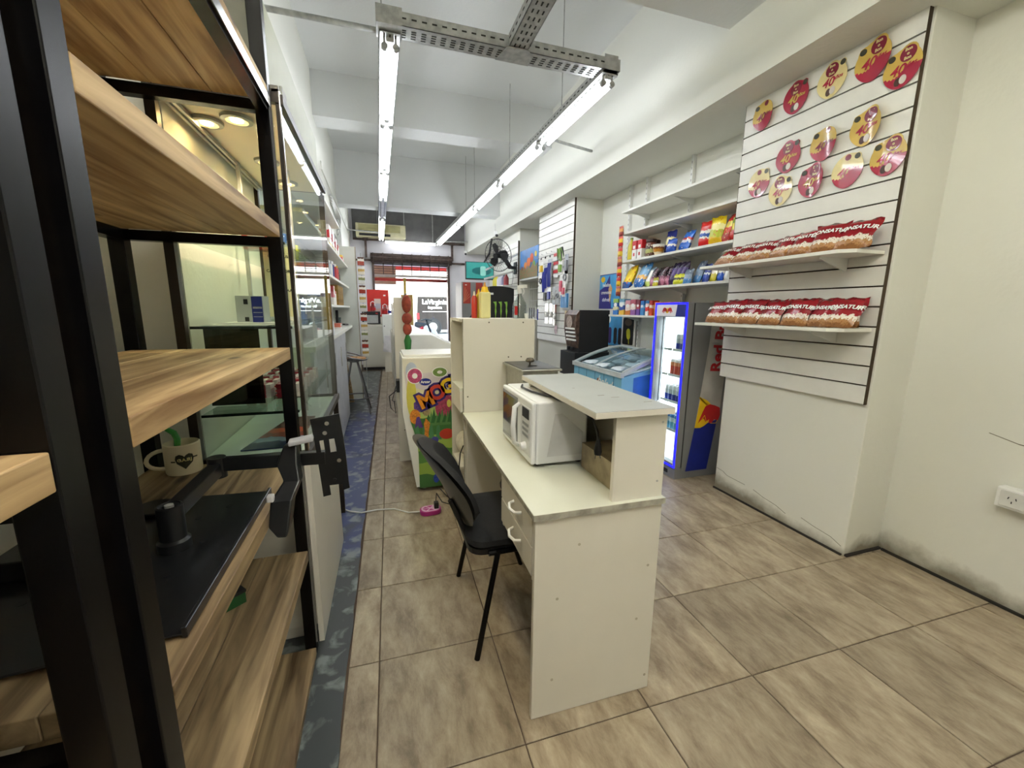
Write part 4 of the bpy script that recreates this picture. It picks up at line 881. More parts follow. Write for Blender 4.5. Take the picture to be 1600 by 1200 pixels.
lathe_item('dessert_cup', 'round yellow and brown dessert cup ' + U3, 'cup', [(.03, 0), (.048, .05), (.052, .085), (.01, .086)], (2.47, 3.33, z3 + .001), bands('cup_print', [(0, '#e9d9b4'), (.3, '#c98a2c'), (.6, '#8c4f22'), (.8, '#f0ece0')]), [('lid', [(.01, .086), (.055, .086), (.055, .093), (.01, .094)], whitep)])
lathe_item('chocolate_jar', 'brown chocolate drink jar with dark lid ' + U3, 'jar', [(.04, 0), (.052, .01), (.052, .12), (.04, .135), (.01, .136)], (2.49, 3.47, z3 + .001), bands('choc_print', [(0, '#5c3524'), (.25, '#a8a85e'), (.5, '#4b291c'), (.7, '#6b3a2a')], speck=('#e6dcb8', 5, .22)), [('lid', [(.01, .136), (.05, .136), (.05, .16), (.01, .162)], mat('dark_brown_lid', '#3a2018', .4))])
lathe_item('chocolate_jar', 'second brown jar just behind the first ' + U3, 'jar', [(.04, 0), (.050, .01), (.050, .13), (.01, .136)], (2.59, 3.55, z3 + .001), MC['choc_print'], [('lid', [(.01, .136), (.05, .136), (.05, .17), (.01, .172)], MC['dark_brown_lid'])])
for k, y in enumerate((3.585, 3.675)):
    t = carton('milk_carton', 'red topped white carton %s ' % ('beside the brown jars' if k == 0 else 'beside the yellow bottle') + U3, 'carton', 2.44, 2.52, y - .036, y + .036, z3, z3 + .175, bands('carton_print', [(0, '#e8e6e2'), (.52, '#c9242c'), (.95, '#b81f28')], .35, .02), 'red and white cartons', 0)
    obj('carton_label', MB().box(-.0412, -.0402, -.018, .018, .10, .13), printw, t, world=False); obj('printed_mark', MB().box(-.0412, -.0402, -.012, .012, .03, .06), redp, t, world=False)
def bottle(label, c, h, r, m, capm, cat='bottle', group=None):
    return lathe_item('bottle', label, cat, [(r * .8, 0), (r, .006), (r, h * .62), (r * .85, h * .7), (r * .38, h * .86), (r * .36, h * .92), (.003, h * .921)], c, m, [('cap', [(.004, h * .92), (r * .44, h * .92), (r * .44, h), (.004, h)], capm)], group)
bottle('yellow oil bottle beside the cartons ' + U3, (2.47, 3.77, z3 + .001), .22, .034, mat('oil_yellow', '#d9c83a', .2), mat('green_cap', '#6f8a3a', .4))
strp = thing('hanging_snack_strip', 'tall strip of red and yellow packets hanging at the far end of the alcove shelves', 'snack', (2.43, 3.87, 1.5))
for k, z in enumerate((2.10, 2.0, 1.90, 1.80, 1.70, 1.60, 1.50)):
    q = pillow(.08, .105, .035, 6, 6, k)[0]; q.v = [(2.405 + y_, 3.87 - x_, z + z_) for x_, y_, z_ in q.v]
    obj('packet', q, bands('strip_print_%d' % (k % 3), [[(0, '#8a3024'), (.4, '#c98a3a'), (.7, '#a8402c')], [(0, '#c8281f'), (.35, '#f0c81c'), (.7, '#d83a20')], [(0, '#e0b81c'), (.5, '#c42a1e'), (.8, '#7a2a1c')]][k % 3]), strp, True)
obj('packet_tie', MB().box(2.40, 2.402, 3.865, 3.875, 1.5, 2.22), printw, strp)
gpz = thing('glass_jar', 'clear round glass jar behind the hanging strip at the shelf end', 'jar', (2.49, 3.95, 1.9))
lathe_item('glass_jar', 'clear round jar at the far end of the third shelf', 'jar', [(.03, 0), (.055, .02), (.06, .08), (.05, .14), (.035, .15), (.01, .151)], (2.60, 3.83, z3 + .001), mat('pale_jar', '#b9c0a8', .2), [('lid', [(.01, .151), (.037, .151), (.037, .17), (.01, .171)], steel)])
bpy.data.objects.remove(gpz)
bag('yellowpuff', 'bright yellow puffs bag at the far end ' + U4, 3.80, z4, .20, .25, .08, x=2.45, tilt=-22, rz=-12)
bag('lightblue', 'large light blue puffs bag ' + U4, 3.62, z4, .21, .26, .09, x=2.47, tilt=-24, rz=-14)
bag('whitegreen', 'white bag with green base leaning beside the light blue bag ' + U4, 3.50, z4, .13, .20, x=2.49, tilt=-20, rz=-20)
for k, (y, s_) in enumerate(((3.42, .17), (3.35, .175), (3.29, .16), (3.24, .165))):
    bag('pinkdark', '%s dark pink sweet bag in the tight row ' % ['first', 'second', 'third', 'fourth'][k] + U4, y, z4, .11, .175, .05, x=2.49 + .02 * (k % 2), tilt=-12, rz=-15, grp='dark pink sweet bags')
for k, (y, h_) in enumerate(((3.15, .18), (3.09, .20), (3.03, .20))):
    bag('purple', '%s deep purple sweet bag in its row ' % ['first', 'second', 'third'][k] + U4, y, z4, .12, .20, .06, x=2.50, tilt=-14, rz=-14, grp='deep purple sweet bags')
bag('yelwhite', 'small yellow bag in front of the dark pink bags ' + U4, 3.31, z4, .08, .075, .03, x=2.445)
bag('limeyel', 'small lime and black packet in front of the purple bags ' + U4, 3.02, z4, .09, .085, .035, x=2.445, tilt=-10)
bag('limeyel', 'second lime and black packet beside the grey blue bag ' + U4, 2.95, z4, .09, .085, .035, x=2.455, tilt=-10)
bag('greyblue', 'tall grey blue bag near the slat shelf ' + U4, 2.85, z4, .12, .19, .05, tilt=-18, rz=-14)
bag('greyblue', 'shorter light blue grey bag beside the lime packets ' + U4, 2.90, z4, .10, .12, .04, x=2.45, tilt=-14)
bag('navy2', 'navy bag with a white stripe ' + U4, 2.75, z4, .11, .15, .04, tilt=-12, rz=-20)
bag('yelwhite', 'yellow and white bag between navy and blue ones ' + U4, 2.67, z4, .10, .15, .04, tilt=-12, rz=-20)
bag('bluebag2', 'blue and white bag under the slat shelf end ' + U4, 2.60, z4, .10, .15, .04, tilt=-12, rz=-20)
bag('whiteblack', 'white and black bag close to the nearest pillar ' + U4, 2.53, z4, .09, .15, .04, tilt=-10, rz=-20)
bag('orange', 'tan bag touching the nearest pillar ' + U4, 2.47, z4, .09, .14, .04, tilt=-10, rz=-20)
cts = [(3.98, .10, .17, 'blue_green_tin', [(0, '#3f78c0'), (.3, '#e3d9a8'), (.5, '#2f5cae'), (.75, '#8fb84a')], 'blue and green printed box at the far end'),
       (3.86, .10, .165, 'blue_green_tin2', [(0, '#d9b04a'), (.3, '#2f4fa6'), (.6, '#dfe6e8'), (.8, '#6fa6c8')], 'yellow and blue printed box'),
       (3.745, .09, .15, 'pink_white', [(0, '#c9793a'), (.3, '#e8d6cc'), (.7, '#c98f9a')], 'pink and white cereal box'),
       (3.65, .09, .155, 'pink_white2', [(0, '#8a5a9a'), (.35, '#ead9d0'), (.7, '#b8566a')], 'pink cereal box with purple base'),
       (3.565, .06, .15, 'dark_red_box', [(0, '#6a4a9a'), (.4, '#a83a44'), (.7, '#7a2a3a')], 'dark red and purple box'),
       (3.495, .06, .14, 'sky_blue_box', [(0, '#3f86c4'), (.5, '#7fb8e0'), (.7, '#2f74b8')], 'sky blue box leaning'),
       (3.42, .05, .14, 'red_white_box', [(0, '#f0eeea'), (.3, '#d33a38'), (.6, '#ecd8d4'), (.8, '#3f86c4')], 'red and white box'),
       (3.36, .05, .14, 'red_orange_box', [(0, '#d24a2c'), (.5, '#e8d0c0'), (.7, '#b82f2a')], 'orange red box')]
for y, w_, h_, nme, cc, lab in cts:
    t = carton('printed_box', lab + ' ' + U5, 'box', 2.45, 2.53, y - w_ / 2 + .003, y + w_ / 2 - .003, z5, z5 + h_, bands(nme, cc, .35, .1, 5), 'printed boxes on the lowest alcove shelf', 0, ())
    obj('round_logo', MB().flat(ell(w_ * .3, w_ * .22, 12), (-.0405, 0, h_ * .62), (0, -1, 0), (0, 0, 1), .0006), printw, t, world=False)
carton('printed_box', 'yellow flat box lying behind the drinks cooler top ' + U5, 'box', 2.46, 2.56, 3.10, 3.32, z5 + .0, z5 + .125, bands('yellow_flat', [(0, '#b98a2a'), (.5, '#d8a83a'), (.8, '#c9742a')]), None)
# posters in the alcove
ps = thing('poster', 'blue and violet ice cream poster on the alcove wall beside the middle pillar', 'poster', (2.706, 4.55, 1.38))
obj('sheet', MB().box(2.702, 2.708, 4.30, 4.785, 1.37, 1.79), mat('violet_poster', '#2e2a86', .45), ps)
obj('blue_area', MB().flat([(-.24, .2), (-.24, .02), (-.12, .06), (.0, .20)][::-1], (2.7015, 4.545, 1.58), (0, -1, 0), (0, 0, 1), .0005).flat([(.06, -.2), (.24, -.2), (.24, .2), (.0, .2)], (2.7015, 4.545, 1.58), (0, -1, 0), (0, 0, 1), .0005), mat('sky_print', '#4aa3dc', .45), ps)
obj('round_picture', MB().flat(ell(.05, .035, 14, -.16, .15), (2.701, 4.545, 1.58), (0, -1, 0), (0, 0, 1), .0005), yellowp, ps)
obj('cone_picture', MB().flat([(.02, -.15), (.07, .03), (.02, .09), (-.02, .03)], (2.7005, 4.545, 1.58), (0, -1, 0), (0, 0, 1), .0005), mat('cone_tan', '#c9a06a', .5), ps)
for k, s_ in enumerate(('helados', 'cremosos', 'disfrutá')): put_text('lettering', s_, .06, printw, ps, (2.7008, 4.62, 1.66 - k * .09), (0, -1, 0), (0, .1, 1), .001, .2)
ps = thing('poster', 'blue poster with dark ice lollies behind the chest freezer', 'poster', (2.70, 4.3, .95))
obj('sheet', MB().box(2.69, 2.696, 4.19, 4.62, .93, 1.285), MC['sky_print'], ps)
for k, (y, cc) in enumerate(((4.56, '#5a3a52'), (4.46, '#3a2466'), (4.34, '#1d1a22'), (4.24, '#2a2430'))): obj('lolly_picture', MB().flat(rrect(-.035, .035, -.13, .07, .034), (2.6892, y, 1.08), (0, -1, 0), (0, 0, 1), .0005), mat('lolly_%d' % k, cc, .4), ps)
obj('round_logo', MB().flat(ell(.045, .045, 18), (2.6892, 4.50, 1.24), (0, -1, 0), (0, 0, 1), .0006), printw, ps)
ps = thing('poster', 'black poster with a yellow ice lolly in a white frame behind the chest freezer', 'poster', (2.68, 4.02, .95))
obj('frame', MB().box(2.655, 2.667, 3.89, 4.15, .93, 1.29), whitemet, ps, bevel=.003)
obj('sheet', MB().flat(rrect(-.105, .105, -.15, .15, .02), (2.6545, 4.02, 1.12), (0, -1, 0), (0, 0, 1), .0008), printk, ps)
obj('lolly_picture', MB().flat(rrect(-.035, .035, -.06, .06, .033), (2.6535, 4.01, 1.09), (0, -1, .15), (0, .15, 1), .0006).flat([(-.008, -.06), (.008, -.06), (.008, -.11), (-.008, -.11)][::-1], (2.6535, 4.01, 1.09), (0, -1, .15), (0, .15, 1), .0006), mat('lolly_yellow', '#d9d83a', .4), ps)
obj('picture_smudge', MB().flat(ell(.07, .04, 14), (2.6535, 4.02, 1.22), (0, -1, 0), (0, 0, 1), .0005), mat('brown_print', '#6b5a4c', .5), ps)
# ============================================================ DRINKS COOLER
fr = thing('drinks_cooler', 'tall silver drinks cooler with glowing blue door frame beside the near pillar', 'cooler', (2.42, 2.78, 0))
fg = mat('cooler_silver', '#8e8f90', .38, metal=.35, var=.02); fd = mat('cooler_dark', '#1c1d22', .5)
ledb = mat('blue_led_edge', '#1414e0', .3, em=2.2, emc='#1010ff')
fx0, fx1, fy0, fy1 = 2.205, 2.66, 2.57, 2.95; HT = 1.415
obj('body_side', MB().box(2.275, fx1, fy0, fy0 + .03, .06, HT), fg, fr)
obj('body_side', MB().box(2.275, fx1, fy1 - .03, fy1, .06, HT), fg, fr)
obj('body_back', MB().box(fx1 - .03, fx1, fy0 + .03, fy1 - .03, .06, HT), whitemet, fr)
obj('top_cap', MB().box(2.275, fx1, fy0 + .03, fy1 - .03, HT - .06, HT), fg, fr)
obj('base_plinth', MB().box(2.215, fx1 - .005, fy0 + .005, fy1 - .005, .0, .085), fg, fr, bevel=.004)
obj('vent_grille', MB().box(2.21, 2.216, 2.66, 2.88, .03, .06), fd, fr)
liner = mat('lit_liner', '#f4f6f8', .5, em=.55, emc='#eef4ff')
obj('liner', MB().box(2.285, fx1 - .031, fy0 + .031, fy0 + .035, .10, 1.30).box(fx1 - .04, fx1 - .031, fy0 + .035, fy1 - .035, .10, 1.30).box(2.285, fx1 - .04, fy1 - .036, fy1 - .031, .10, 1.30).box(2.285, fx1 - .04, fy0 + .035, fy1 - .035, .09, .10), liner, fr)
obj('inner_light', MB().cyl((2.30, fy1 - .055, .15), (2.30, fy1 - .055, 1.28), .012, 8), mat('cooler_lamp', '#ffffff', .3, em=7, emc='#f0f6ff'), fr)
do = obj('door', MB().box(2.205, 2.262, fy0, fy0 + .028, .10, HT).box(2.205, 2.262, fy1 - .028, fy1, .10, HT).box(2.205, 2.262, fy0 + .028, fy1 - .028, .10, .13).box(2.205, 2.262, fy0 + .028, fy1 - .028, 1.305, HT), fg, fr)
obj('glass_pane', MB().box(2.225, 2.229, fy0 + .028, fy1 - .028, .13, 1.305), glass('cooler_glass', refl=.7), do)
obj('blue_border', MB().box(2.200, 2.205, fy0, fy0 + .012, .10, HT).box(2.200, 2.205, fy1 - .012, fy1, .10, HT).box(2.200, 2.205, fy0 + .012, fy1 - .012, .10, .112).box(2.200, 2.205, fy0 + .012, fy1 - .012, HT - .012, HT), ledb, do)
obj('door_gasket', MB().box(2.262, 2.275, fy0 + .003, fy0 + .026, .10, HT - .005).box(2.262, 2.275, fy1 - .026, fy1 - .003, .10, HT - .005).box(2.262, 2.275, fy0 + .026, fy1 - .026, .09, .105).box(2.262, 2.275, fy0 + .026, fy1 - .026, 1.31, HT - .005), fd, fr)
obj('header_sign', MB().box(2.2035, 2.205, fy0 + .014, fy1 - .014, 1.31, 1.40), mat('header_grey', '#b6b4b8', .4, em=.25), do)
obj('header_blue', MB().flat([(0, -.045), (.12, -.045), (.12, .045), (.015, .045)], (2.2032, 2.70, 1.355), (0, -1, 0), (0, 0, 1), .0006), navy, do)
def bulls(parent, o, r, u, s, d=.0008, one=False):
    """two red bulls charging before a yellow sun"""
    o = Vector(o); r = Vector(r).normalized(); u = Vector(u).normalized(); nn_ = r.cross(u)
    bl = [(-1.25, -.15), (-1.1, .1), (-1.0, .38), (-.7, .5), (-.35, .42), (-.12, .2), (-.05, -.02), (-.18, -.1), (-.3, -.28), (-.42, -.05), (-.62, -.1), (-.8, -.42), (-.92, -.38), (-.85, -.1), (-1.0, -.05), (-1.12, -.35)]
    obj('sun_disc', MB().flat(ell(.42 * s, .42 * s, 20), o, r, u, d), yellowp, parent)
    for sg_ in ((1,) if one else (1, -1)):
        q = MB().flat([(x * sg_ * s, y * s) for x, y in bl][::sg_], o + nn_ * d, r, u, d); obj('bull', q, redp, parent)
bulls(do, (2.2028, 2.80, 1.353), (0, -1, 0), (0, 0, 1), .05)
# side artwork
def side(poly, off): # polygon in (x,z) on the camera-side panel
    return MB().flat([(x, z) for x, z in poly], (0, fy0 - off, 0), (1, 0, 0), (0, 0, 1), .0005)
obj('pale_stripe', side([(2.367, .425), (2.435, 1.10), (2.445, 1.40), (2.64, 1.40), (2.60, .49)], .0008), mat('stripe_silver', '#c4c2bc', .4, metal=.2), fr)
obj('blue_stripe', side([(2.313, .062), (2.526, .062), (2.585, .483), (2.367, .425)], .0010), navy, fr)
sun = [(2.367, .425)] + [(2.367 + .165 * math.sin(R(a)) * 1.0, .545 + .13 * -math.cos(R(a)) + .0) for a in range(20, 175, 14)] + [(2.400, .68)]
obj('yellow_sun', side(sun, .0014), yellowp, fr)
bull = [(2.395, .462), (2.41, .50), (2.43, .55), (2.455, .60), (2.50, .615), (2.555, .60), (2.60, .58), (2.61, .52), (2.595, .475), (2.555, .485), (2.53, .455), (2.50, .46), (2.505, .49), (2.47, .47), (2.45, .50), (2.425, .49)]
obj('red_bull_figure', side(bull, .0020), redp, fr)
obj('bull_outline', MB().bar((2.52, fy0 - .003, .455), (2.575, fy0 - .003, .452), .0015, .004).bar((2.575, fy0 - .003, .452), (2.59, fy0 - .003, .478), .0015, .004).bar((2.43, fy0 - .003, .495), (2.455, fy0 - .003, .525), .0015, .004).bar((2.455, fy0 - .003, .525), (2.475, fy0 - .003, .475), .0015, .004), yellowp, fr)
put_text('side_lettering', 'Red Bull', .135, redp, fr, (2.535, fy0 - .002, 1.105), (.06, 0, 1), (-1, 0, .06), .005)
obj('white_line_art', MB().tube([(2.224, 2.67, 1.29), (2.224, 2.74, 1.0), (2.224, 2.78, .72)], .0022, 5).ring((2.224, 2.80, .55), .055, .002, 20, nrm=(1, 0, 0), k=4).tube([(2.224, 2.72, .62), (2.224, 2.76, .55), (2.224, 2.80, .62), (2.224, 2.84, .50), (2.224, 2.86, .60)], .002, 5), mat('white_line', '#ffffff', .4, em=1), fr)
for z in (.36, .60, .82, 1.03):
    rk = MB().bar((2.29, fy0 + .04, z), (2.29, fy1 - .04, z), .005).bar((2.60, fy0 + .04, z), (2.60, fy1 - .04, z), .005)
    for i in range(9): y = fy0 + .045 + i * .036; rk.bar((2.29, y, z), (2.60, y, z), .003)
    obj('wire_rack', rk.box(2.283, 2.286, fy0 + .04, fy1 - .04, z - .002, z + .018), whitemet, fr)
canp = lambda n_, cc: ('drink_can', MB().lathe([(.018, 0), (.0235, .006), (.0235, .118), (.018, .128), (.017, .126)], (0, 0, 0), 12).mesh('can', bands(n_, cc, .25, .03, 4), True), [('can_top', MB().lathe([(.001, .127), (.0175, .127), (.0175, .129), (.001, .129)], (0, 0, 0), 12).mesh('can_top', steel), [])])
cblue = canp('can_blue', [(0, '#2a3aa0'), (.45, '#c9cdd6'), (.75, '#eef0f4')]); cgreen = canp('can_green', [(0, '#2f9a4a'), (.5, '#5cc070'), (.8, '#e9efe9')]); cred = canp('can_red', [(0, '#c8442c'), (.6, '#e08a5c'), (.85, '#efe9e6')]); clt = canp('can_light', [(0, '#6fb4d8'), (.5, '#d6e8f0'), (.8, '#3f7cb8')])
for row, (z, sp_, nm) in enumerate(((1.034, [cblue, cblue, cblue, cblue], 'blue and silver'), (.824, [cgreen, cgreen, cred, cred, cred], 'green or red'), (.604, [cblue] * 6, 'blue and silver'), (.364, [clt] * 5, 'light blue'))):
    for k, s_ in enumerate(sp_):
        for dx in (0, .06):
            kk = {'can_blue': 'silver and blue'}.get(s_[1].materials[0].name, s_[1].materials[0].name.replace('can_', ''))
            inst(s_, '%s can, %s rack of the cooler, %s row, %s' % (kk, ['top', 'second', 'third', 'bottom'][row], 'front' if dx == 0 else 'rear', ['nearest', 'second', 'third', 'fourth', 'fifth', 'sixth'][k]), 'can', (2.325 + dx, 2.635 + k * .048, z), group='cans in the drinks cooler')
# ============================================================ CHEST FREEZER
cz = thing('chest_freezer', 'sky blue ice cream chest freezer with curved glass lid', 'freezer', (2.28, 3.48, 0))
hx0, hx1, hy0, hy1 = 1.965, 2.55, 3.03, 3.95
skyb = mat('freezer_sky', '#83c4e4', .35, var=.06, scale=3)
obj('body', MB().prism([(hx0, .0), (hx1, .0), (hx1, .90), (hx0, .775)], 1, hy0, hy1), skyb, cz, bevel=.004)
obj('blue_end_panel', MB().prism([(hx0 + .12, .08), (hx0 + .3, .08), (hx0 + .3, .80), (hx0 + .12, .77)], 1, hy0 - .002, hy0 - .001), mat('freezer_blue', '#3f7fd8', .35), cz)
for k in range(5): obj('plank_line', MB().box(hx0 - .002, hx0 - .0005, hy0 + .12 + k * .17, hy0 + .126 + k * .17, .1, .765), mat('freezer_line', '#3f6f96', .5), cz)
obj('cone_picture', MB().flat([(0, -.09), (.035, .0), (.02, .06), (-.02, .05), (-.03, 0)], (hx0 - .003, 3.42, .66), (0, -1, 0), (0, 0, 1), .0008), mat('cone_brown', '#a8633c', .5), cz)
obj('swoosh_lettering', place2d(text_mb('helados', .12, .001, .002, .3), (hx0 - .003, 3.25, .68), (0, -1, -.1), (0, -.1, 1)), printw, cz)
rimm = mat('freezer_rim', '#d0d6d6', .35, metal=.1)
rf = MB()
def zc(x): f = (x - hx0) / (hx1 - hx0); return .80 + .16 * math.sin(f * math.pi / 2)
N_ = 8
for i in range(N_):
    xa = hx0 + (hx1 - hx0) * i / N_; xb = hx0 + (hx1 - hx0) * (i + 1) / N_
    for y in (hy0, hy1): rf.bar((xa, y, zc(xa)), (xb, y, zc(xb)), .022, .03)
rf.bar((hx0, hy0 - .01, .795), (hx0, hy1 + .01, .795), .035, .04).bar((hx1, hy0, .955), (hx1, hy1, .955), .03, .035)
obj('rim', rf, rimm, cz)
for nme, ya, yb, dz in (('sliding_lid', hy0 + .01, (hy0 + hy1) / 2 + .03, .012), ('sliding_lid', (hy0 + hy1) / 2 - .03, hy1 - .01, .0)):
    gv = MB()
    xs_ = [hx0 + .01 + (hx1 - hx0 - .02) * i / N_ for i in range(N_ + 1)]
    gv.prism([(x, zc(x) + dz) for x in xs_] + [(x, zc(x) + dz + .004) for x in reversed(xs_)], 1, ya, yb)
    ld = obj(nme, gv, glass('lid_glass', '#ecf4f6', .9, .97), cz)
    fb = MB()
    for y in (ya, yb):
        for i in range(N_):
            xa = hx0 + .01 + (hx1 - hx0 - .02) * i / N_; xb = hx0 + .01 + (hx1 - hx0 - .02) * (i + 1) / N_
            fb.bar((xa, y, zc(xa) + dz + .004), (xb, y, zc(xb) + dz + .004), .018, .012)
    obj('lid_frame', fb, rimm, ld, kind='stuff')
obj('liner', MB().prism([(hx0 + .03, .784), (hx1 - .03, .896), (hx1 - .03, .902), (hx0 + .03, .79)], 1, hy0 + .02, hy1 - .02), mat('frost_white', '#dfe8ee', .7, var=.05, scale=8), cz)
bm_ = MC['frost_white']
for k in range(7):
    q = pillow(.16, .16, .05, 6, 6, k)[0]; q.v = [(2.05 + (k % 3) * .14 + x_, 3.18 + (k // 3) * .26 + z_ - .08, .80 + (k % 3) * .03 + y_ + .03) for x_, y_, z_ in q.v]
    single('frozen_pack', q, mat('frosty_pack', '#e6eff5', .3, var=.05, scale=30), ('pale frosty pack under the freezer lid, %s' % ['near front', 'near middle', 'near back', 'centre front', 'centre', 'centre back', 'far front'][k]), 'packet', 'frozen packs in the chest freezer', smooth=True)
# ============================================================ COFFEE MACHINE
cf = thing('coffee_machine', 'black coffee vending machine on a black plinth cabinet', 'vending machine', (2.25, 4.26, .885))
obj('housing', MB().box(2.09, 2.46, 4.10, 4.42, .885, 1.352), mat('matt_black_shell', '#1b1b1d', .5, var=.04), cf, bevel=.006)
obj('front_panel', MB().prism([(2.09, 1.35), (2.05, 1.30), (2.045, 1.15), (2.07, 1.0), (2.09, .93)], 1, 4.11, 4.41), mat('coffee_print', '#6b5246', .3, var=.25, scale=24, dark='#2a1c18'), cf)
obj('cream_edge', MB().box(2.052, 2.088, 4.41, 4.425, 1.18, 1.345), mat('cream_trim', '#e8dcc4', .4), cf)
obj('cup_picture', MB().flat(ell(.08, .07, 18), (2.0435, 4.27, 1.22), (0, -1, 0), (0, 0, 1), .001), mat('coffee_beans', '#b9a79c', .4, var=.2, scale=50), cf)
for k in range(4): obj('selector_button', MB().box(2.035 + k * .006, 2.05 + k * .007, 4.13, 4.36, 1.135 - k * .042, 1.155 - k * .042), printw, cf, bevel=.002)
obj('tap', MB().cyl((2.06, 4.3, .90), (2.06, 4.3, .94), .018, 10).cyl((2.06, 4.2, .90), (2.06, 4.2, .94), .018, 10), blackp, cf, True)
single('plinth_cabinet', MB().box(2.03, 2.46, 4.075, 4.46, 0, .884), mat('matt_black_shell', '#1b1b1d'), 'matt black plinth cabinet under the coffee machine', 'cabinet', bevel=.004)
single('small_card', MB().box(2.36, 2.43, 4.04, 4.05, .90, .96), paleblue, 'small grey card standing behind the freezer by the coffee machine', 'card') if False else None
# ============================================================ GOODS ON THE MIDDLE PILLAR
PX = 2.318
def hook(label, y, z, L_=.12, spec=None):
    t = thing('display_hook', label, 'hook', (PX, y, z), 0, 'hooks on the middle pillar')
    obj('prong', MB().tube([(PX, 0 + y, z), (PX - L_, y, z + .004), (PX - L_ - .012, y, z + .018)], .0025, 6).box(PX - .002, PX + .001, y - .02, y + .02, z - .02, z + .01), chrome, t)
for k in range(5): hook('empty chrome hook %s from the alcove side at the top of the middle pillar' % ['first', 'second', 'third', 'fourth', 'fifth'][k], 5.2 + k * .17, 2.10 + 0 * k)
def blister(label, y, z, w, h, card, item, cat='accessory', depth=.02, x=PX - .05, kind=0, grp='accessories hanging on the middle pillar'):
    t = thing('blister_pack', label, cat, (x, y, z), 0, grp)
    obj('backing_card', MB().box(x - .001, x + .001, y - w / 2, y + w / 2, z - h, z), card, t)
    q = MB()
    if kind == 0: q.box(x - depth, x - .001, y - w * .32, y + w * .32, z - h * .82, z - h * .3)
    elif kind == 1:
        for i in range(4): q.tube([(x - .008, y - w * .35 + i * w * .23, z - h * .15), (x - depth, y - w * .35 + i * w * .23, z - h * .5), (x - .01, y - w * .3 + i * w * .2, z - h * 1.1)], .006, 6)
    else: q.ring((x - .01, y, z - h * .55), w * .32, .006, 14, nrm=(1, 0, 0), k=6).ring((x - .016, y, z - h * .55), w * .22, .005, 14, nrm=(1, .2, 0), k=6)
    obj('product', q, item, t, kind == 2)
    return t
cobalt = mat('cobalt_blue', '#24329c', .4); ltgreen = mat('lime_plastic', '#7fa64a', .5); pinkm = mat('coral_pink', '#d9526a', .4); skyp = mat('steel_blue', '#4f8fc4', .4); mgrey = mat('mid_grey', '#8d9094', .5)
blister('yellow and white card hanging at the far edge of the middle pillar', 5.72, 2.03, .12, .17, printw, yellowp)
blister('white card with a black cable below the yellow one', 5.74, 1.85, .12, .16, printw, printk, kind=2)
blister('cobalt blue lighters hanging on a white card on the middle pillar', 5.55, 1.98, .13, .30, paleblue, cobalt, kind=1)
blister('second bunch of cobalt blue straps beside the lighters', 5.42, 2.04, .14, .34, paleblue, cobalt, kind=1)
blister('white card of navy pens between the blue bunches', 5.62, 1.93, .10, .3, printw, cobalt, kind=1)
t = thing('sachet_strip', 'red and white striped sachet strip on the middle pillar', 'sachets', (PX - .03, 5.25, 1.78), 0)
for k in range(6): obj('sachet', MB().box(PX - .035, PX - .03, 5.18, 5.33, 2.06 - k * .055, 2.10 - k * .055), redp if k % 2 == 0 else printw, t)
gs = thing('leafy_toy', 'bunch of green and black leafy toys hanging on the middle pillar', 'toy', (PX - .05, 5.05, 2.0))
for k in range(14):
    a = R(rd.uniform(0, 360)); l_ = rd.uniform(.05, .13)
    obj('leaf', MB().tube([(PX - .05, 5.04 + .02 * math.cos(a), 2.10), (PX - .08, 5.04 + l_ * .7 * math.cos(a), 2.13), (PX - .07, 5.04 + l_ * math.cos(a), 2.06 - .1 * abs(math.sin(a)))], [.006, .014, .003], 5), ltgreen if k % 3 else blackp, gs)
blister('white blister card with a bottle opener under the leafy toys', 5.06, 1.98, .12, .17, printw, ltgreen)
blister('tall silver packet at the pillar edge', 4.88, 2.04, .10, .24, mat('silver_foil', '#b3b7c0', .25, metal=.6), mgrey)
blister('white packet with grey cable at the pillar edge', 4.90, 1.86, .14, .18, printw, mgrey, kind=2)
blister('coral pink comb on a white card', 5.02, 1.80, .09, .26, printw, pinkm)
blister('second coral pink card lower at the pillar edge', 4.94, 1.68, .10, .16, printw, pinkm)
blister('white card of black and blue plugs at mid height', 5.55, 1.66, .13, .22, printw, printk)
blister('white card with navy stripes at mid height', 5.42, 1.66, .12, .2, printw, cobalt)
blister('white cable on a pale card at mid height', 5.25, 1.66, .11, .24, paleblue, whitep, kind=2)
blister('grey earphone card beside the blue packets', 5.12, 1.66, .09, .22, paleblue, mgrey, kind=2)
t = thing('blue_packet_row', 'row of four steel blue packets hanging side by side on the pillar', 'packets', (PX - .05, 4.95, 1.5))
obj('backing_card', MB().box(PX - .02, PX - .018, 4.82, 5.06, 1.36, 1.58), printw, t)
for k in range(4): obj('packet', MB().box(PX - .05, PX - .022, 4.845 + k * .05, 4.885 + k * .05, 1.38, 1.56), skyp, t, bevel=.003)
for k, (y, z) in enumerate(((5.5, 1.44), (5.34, 1.44), (5.2, 1.42))): blister('clear bagged white cord on the lower rows, %s from the pillar edge' % ['third', 'second', 'first'][k], y, z, .12, .28, glass('clear_bag', '#f2f2ee', 1.2, .8), whitep, kind=2)
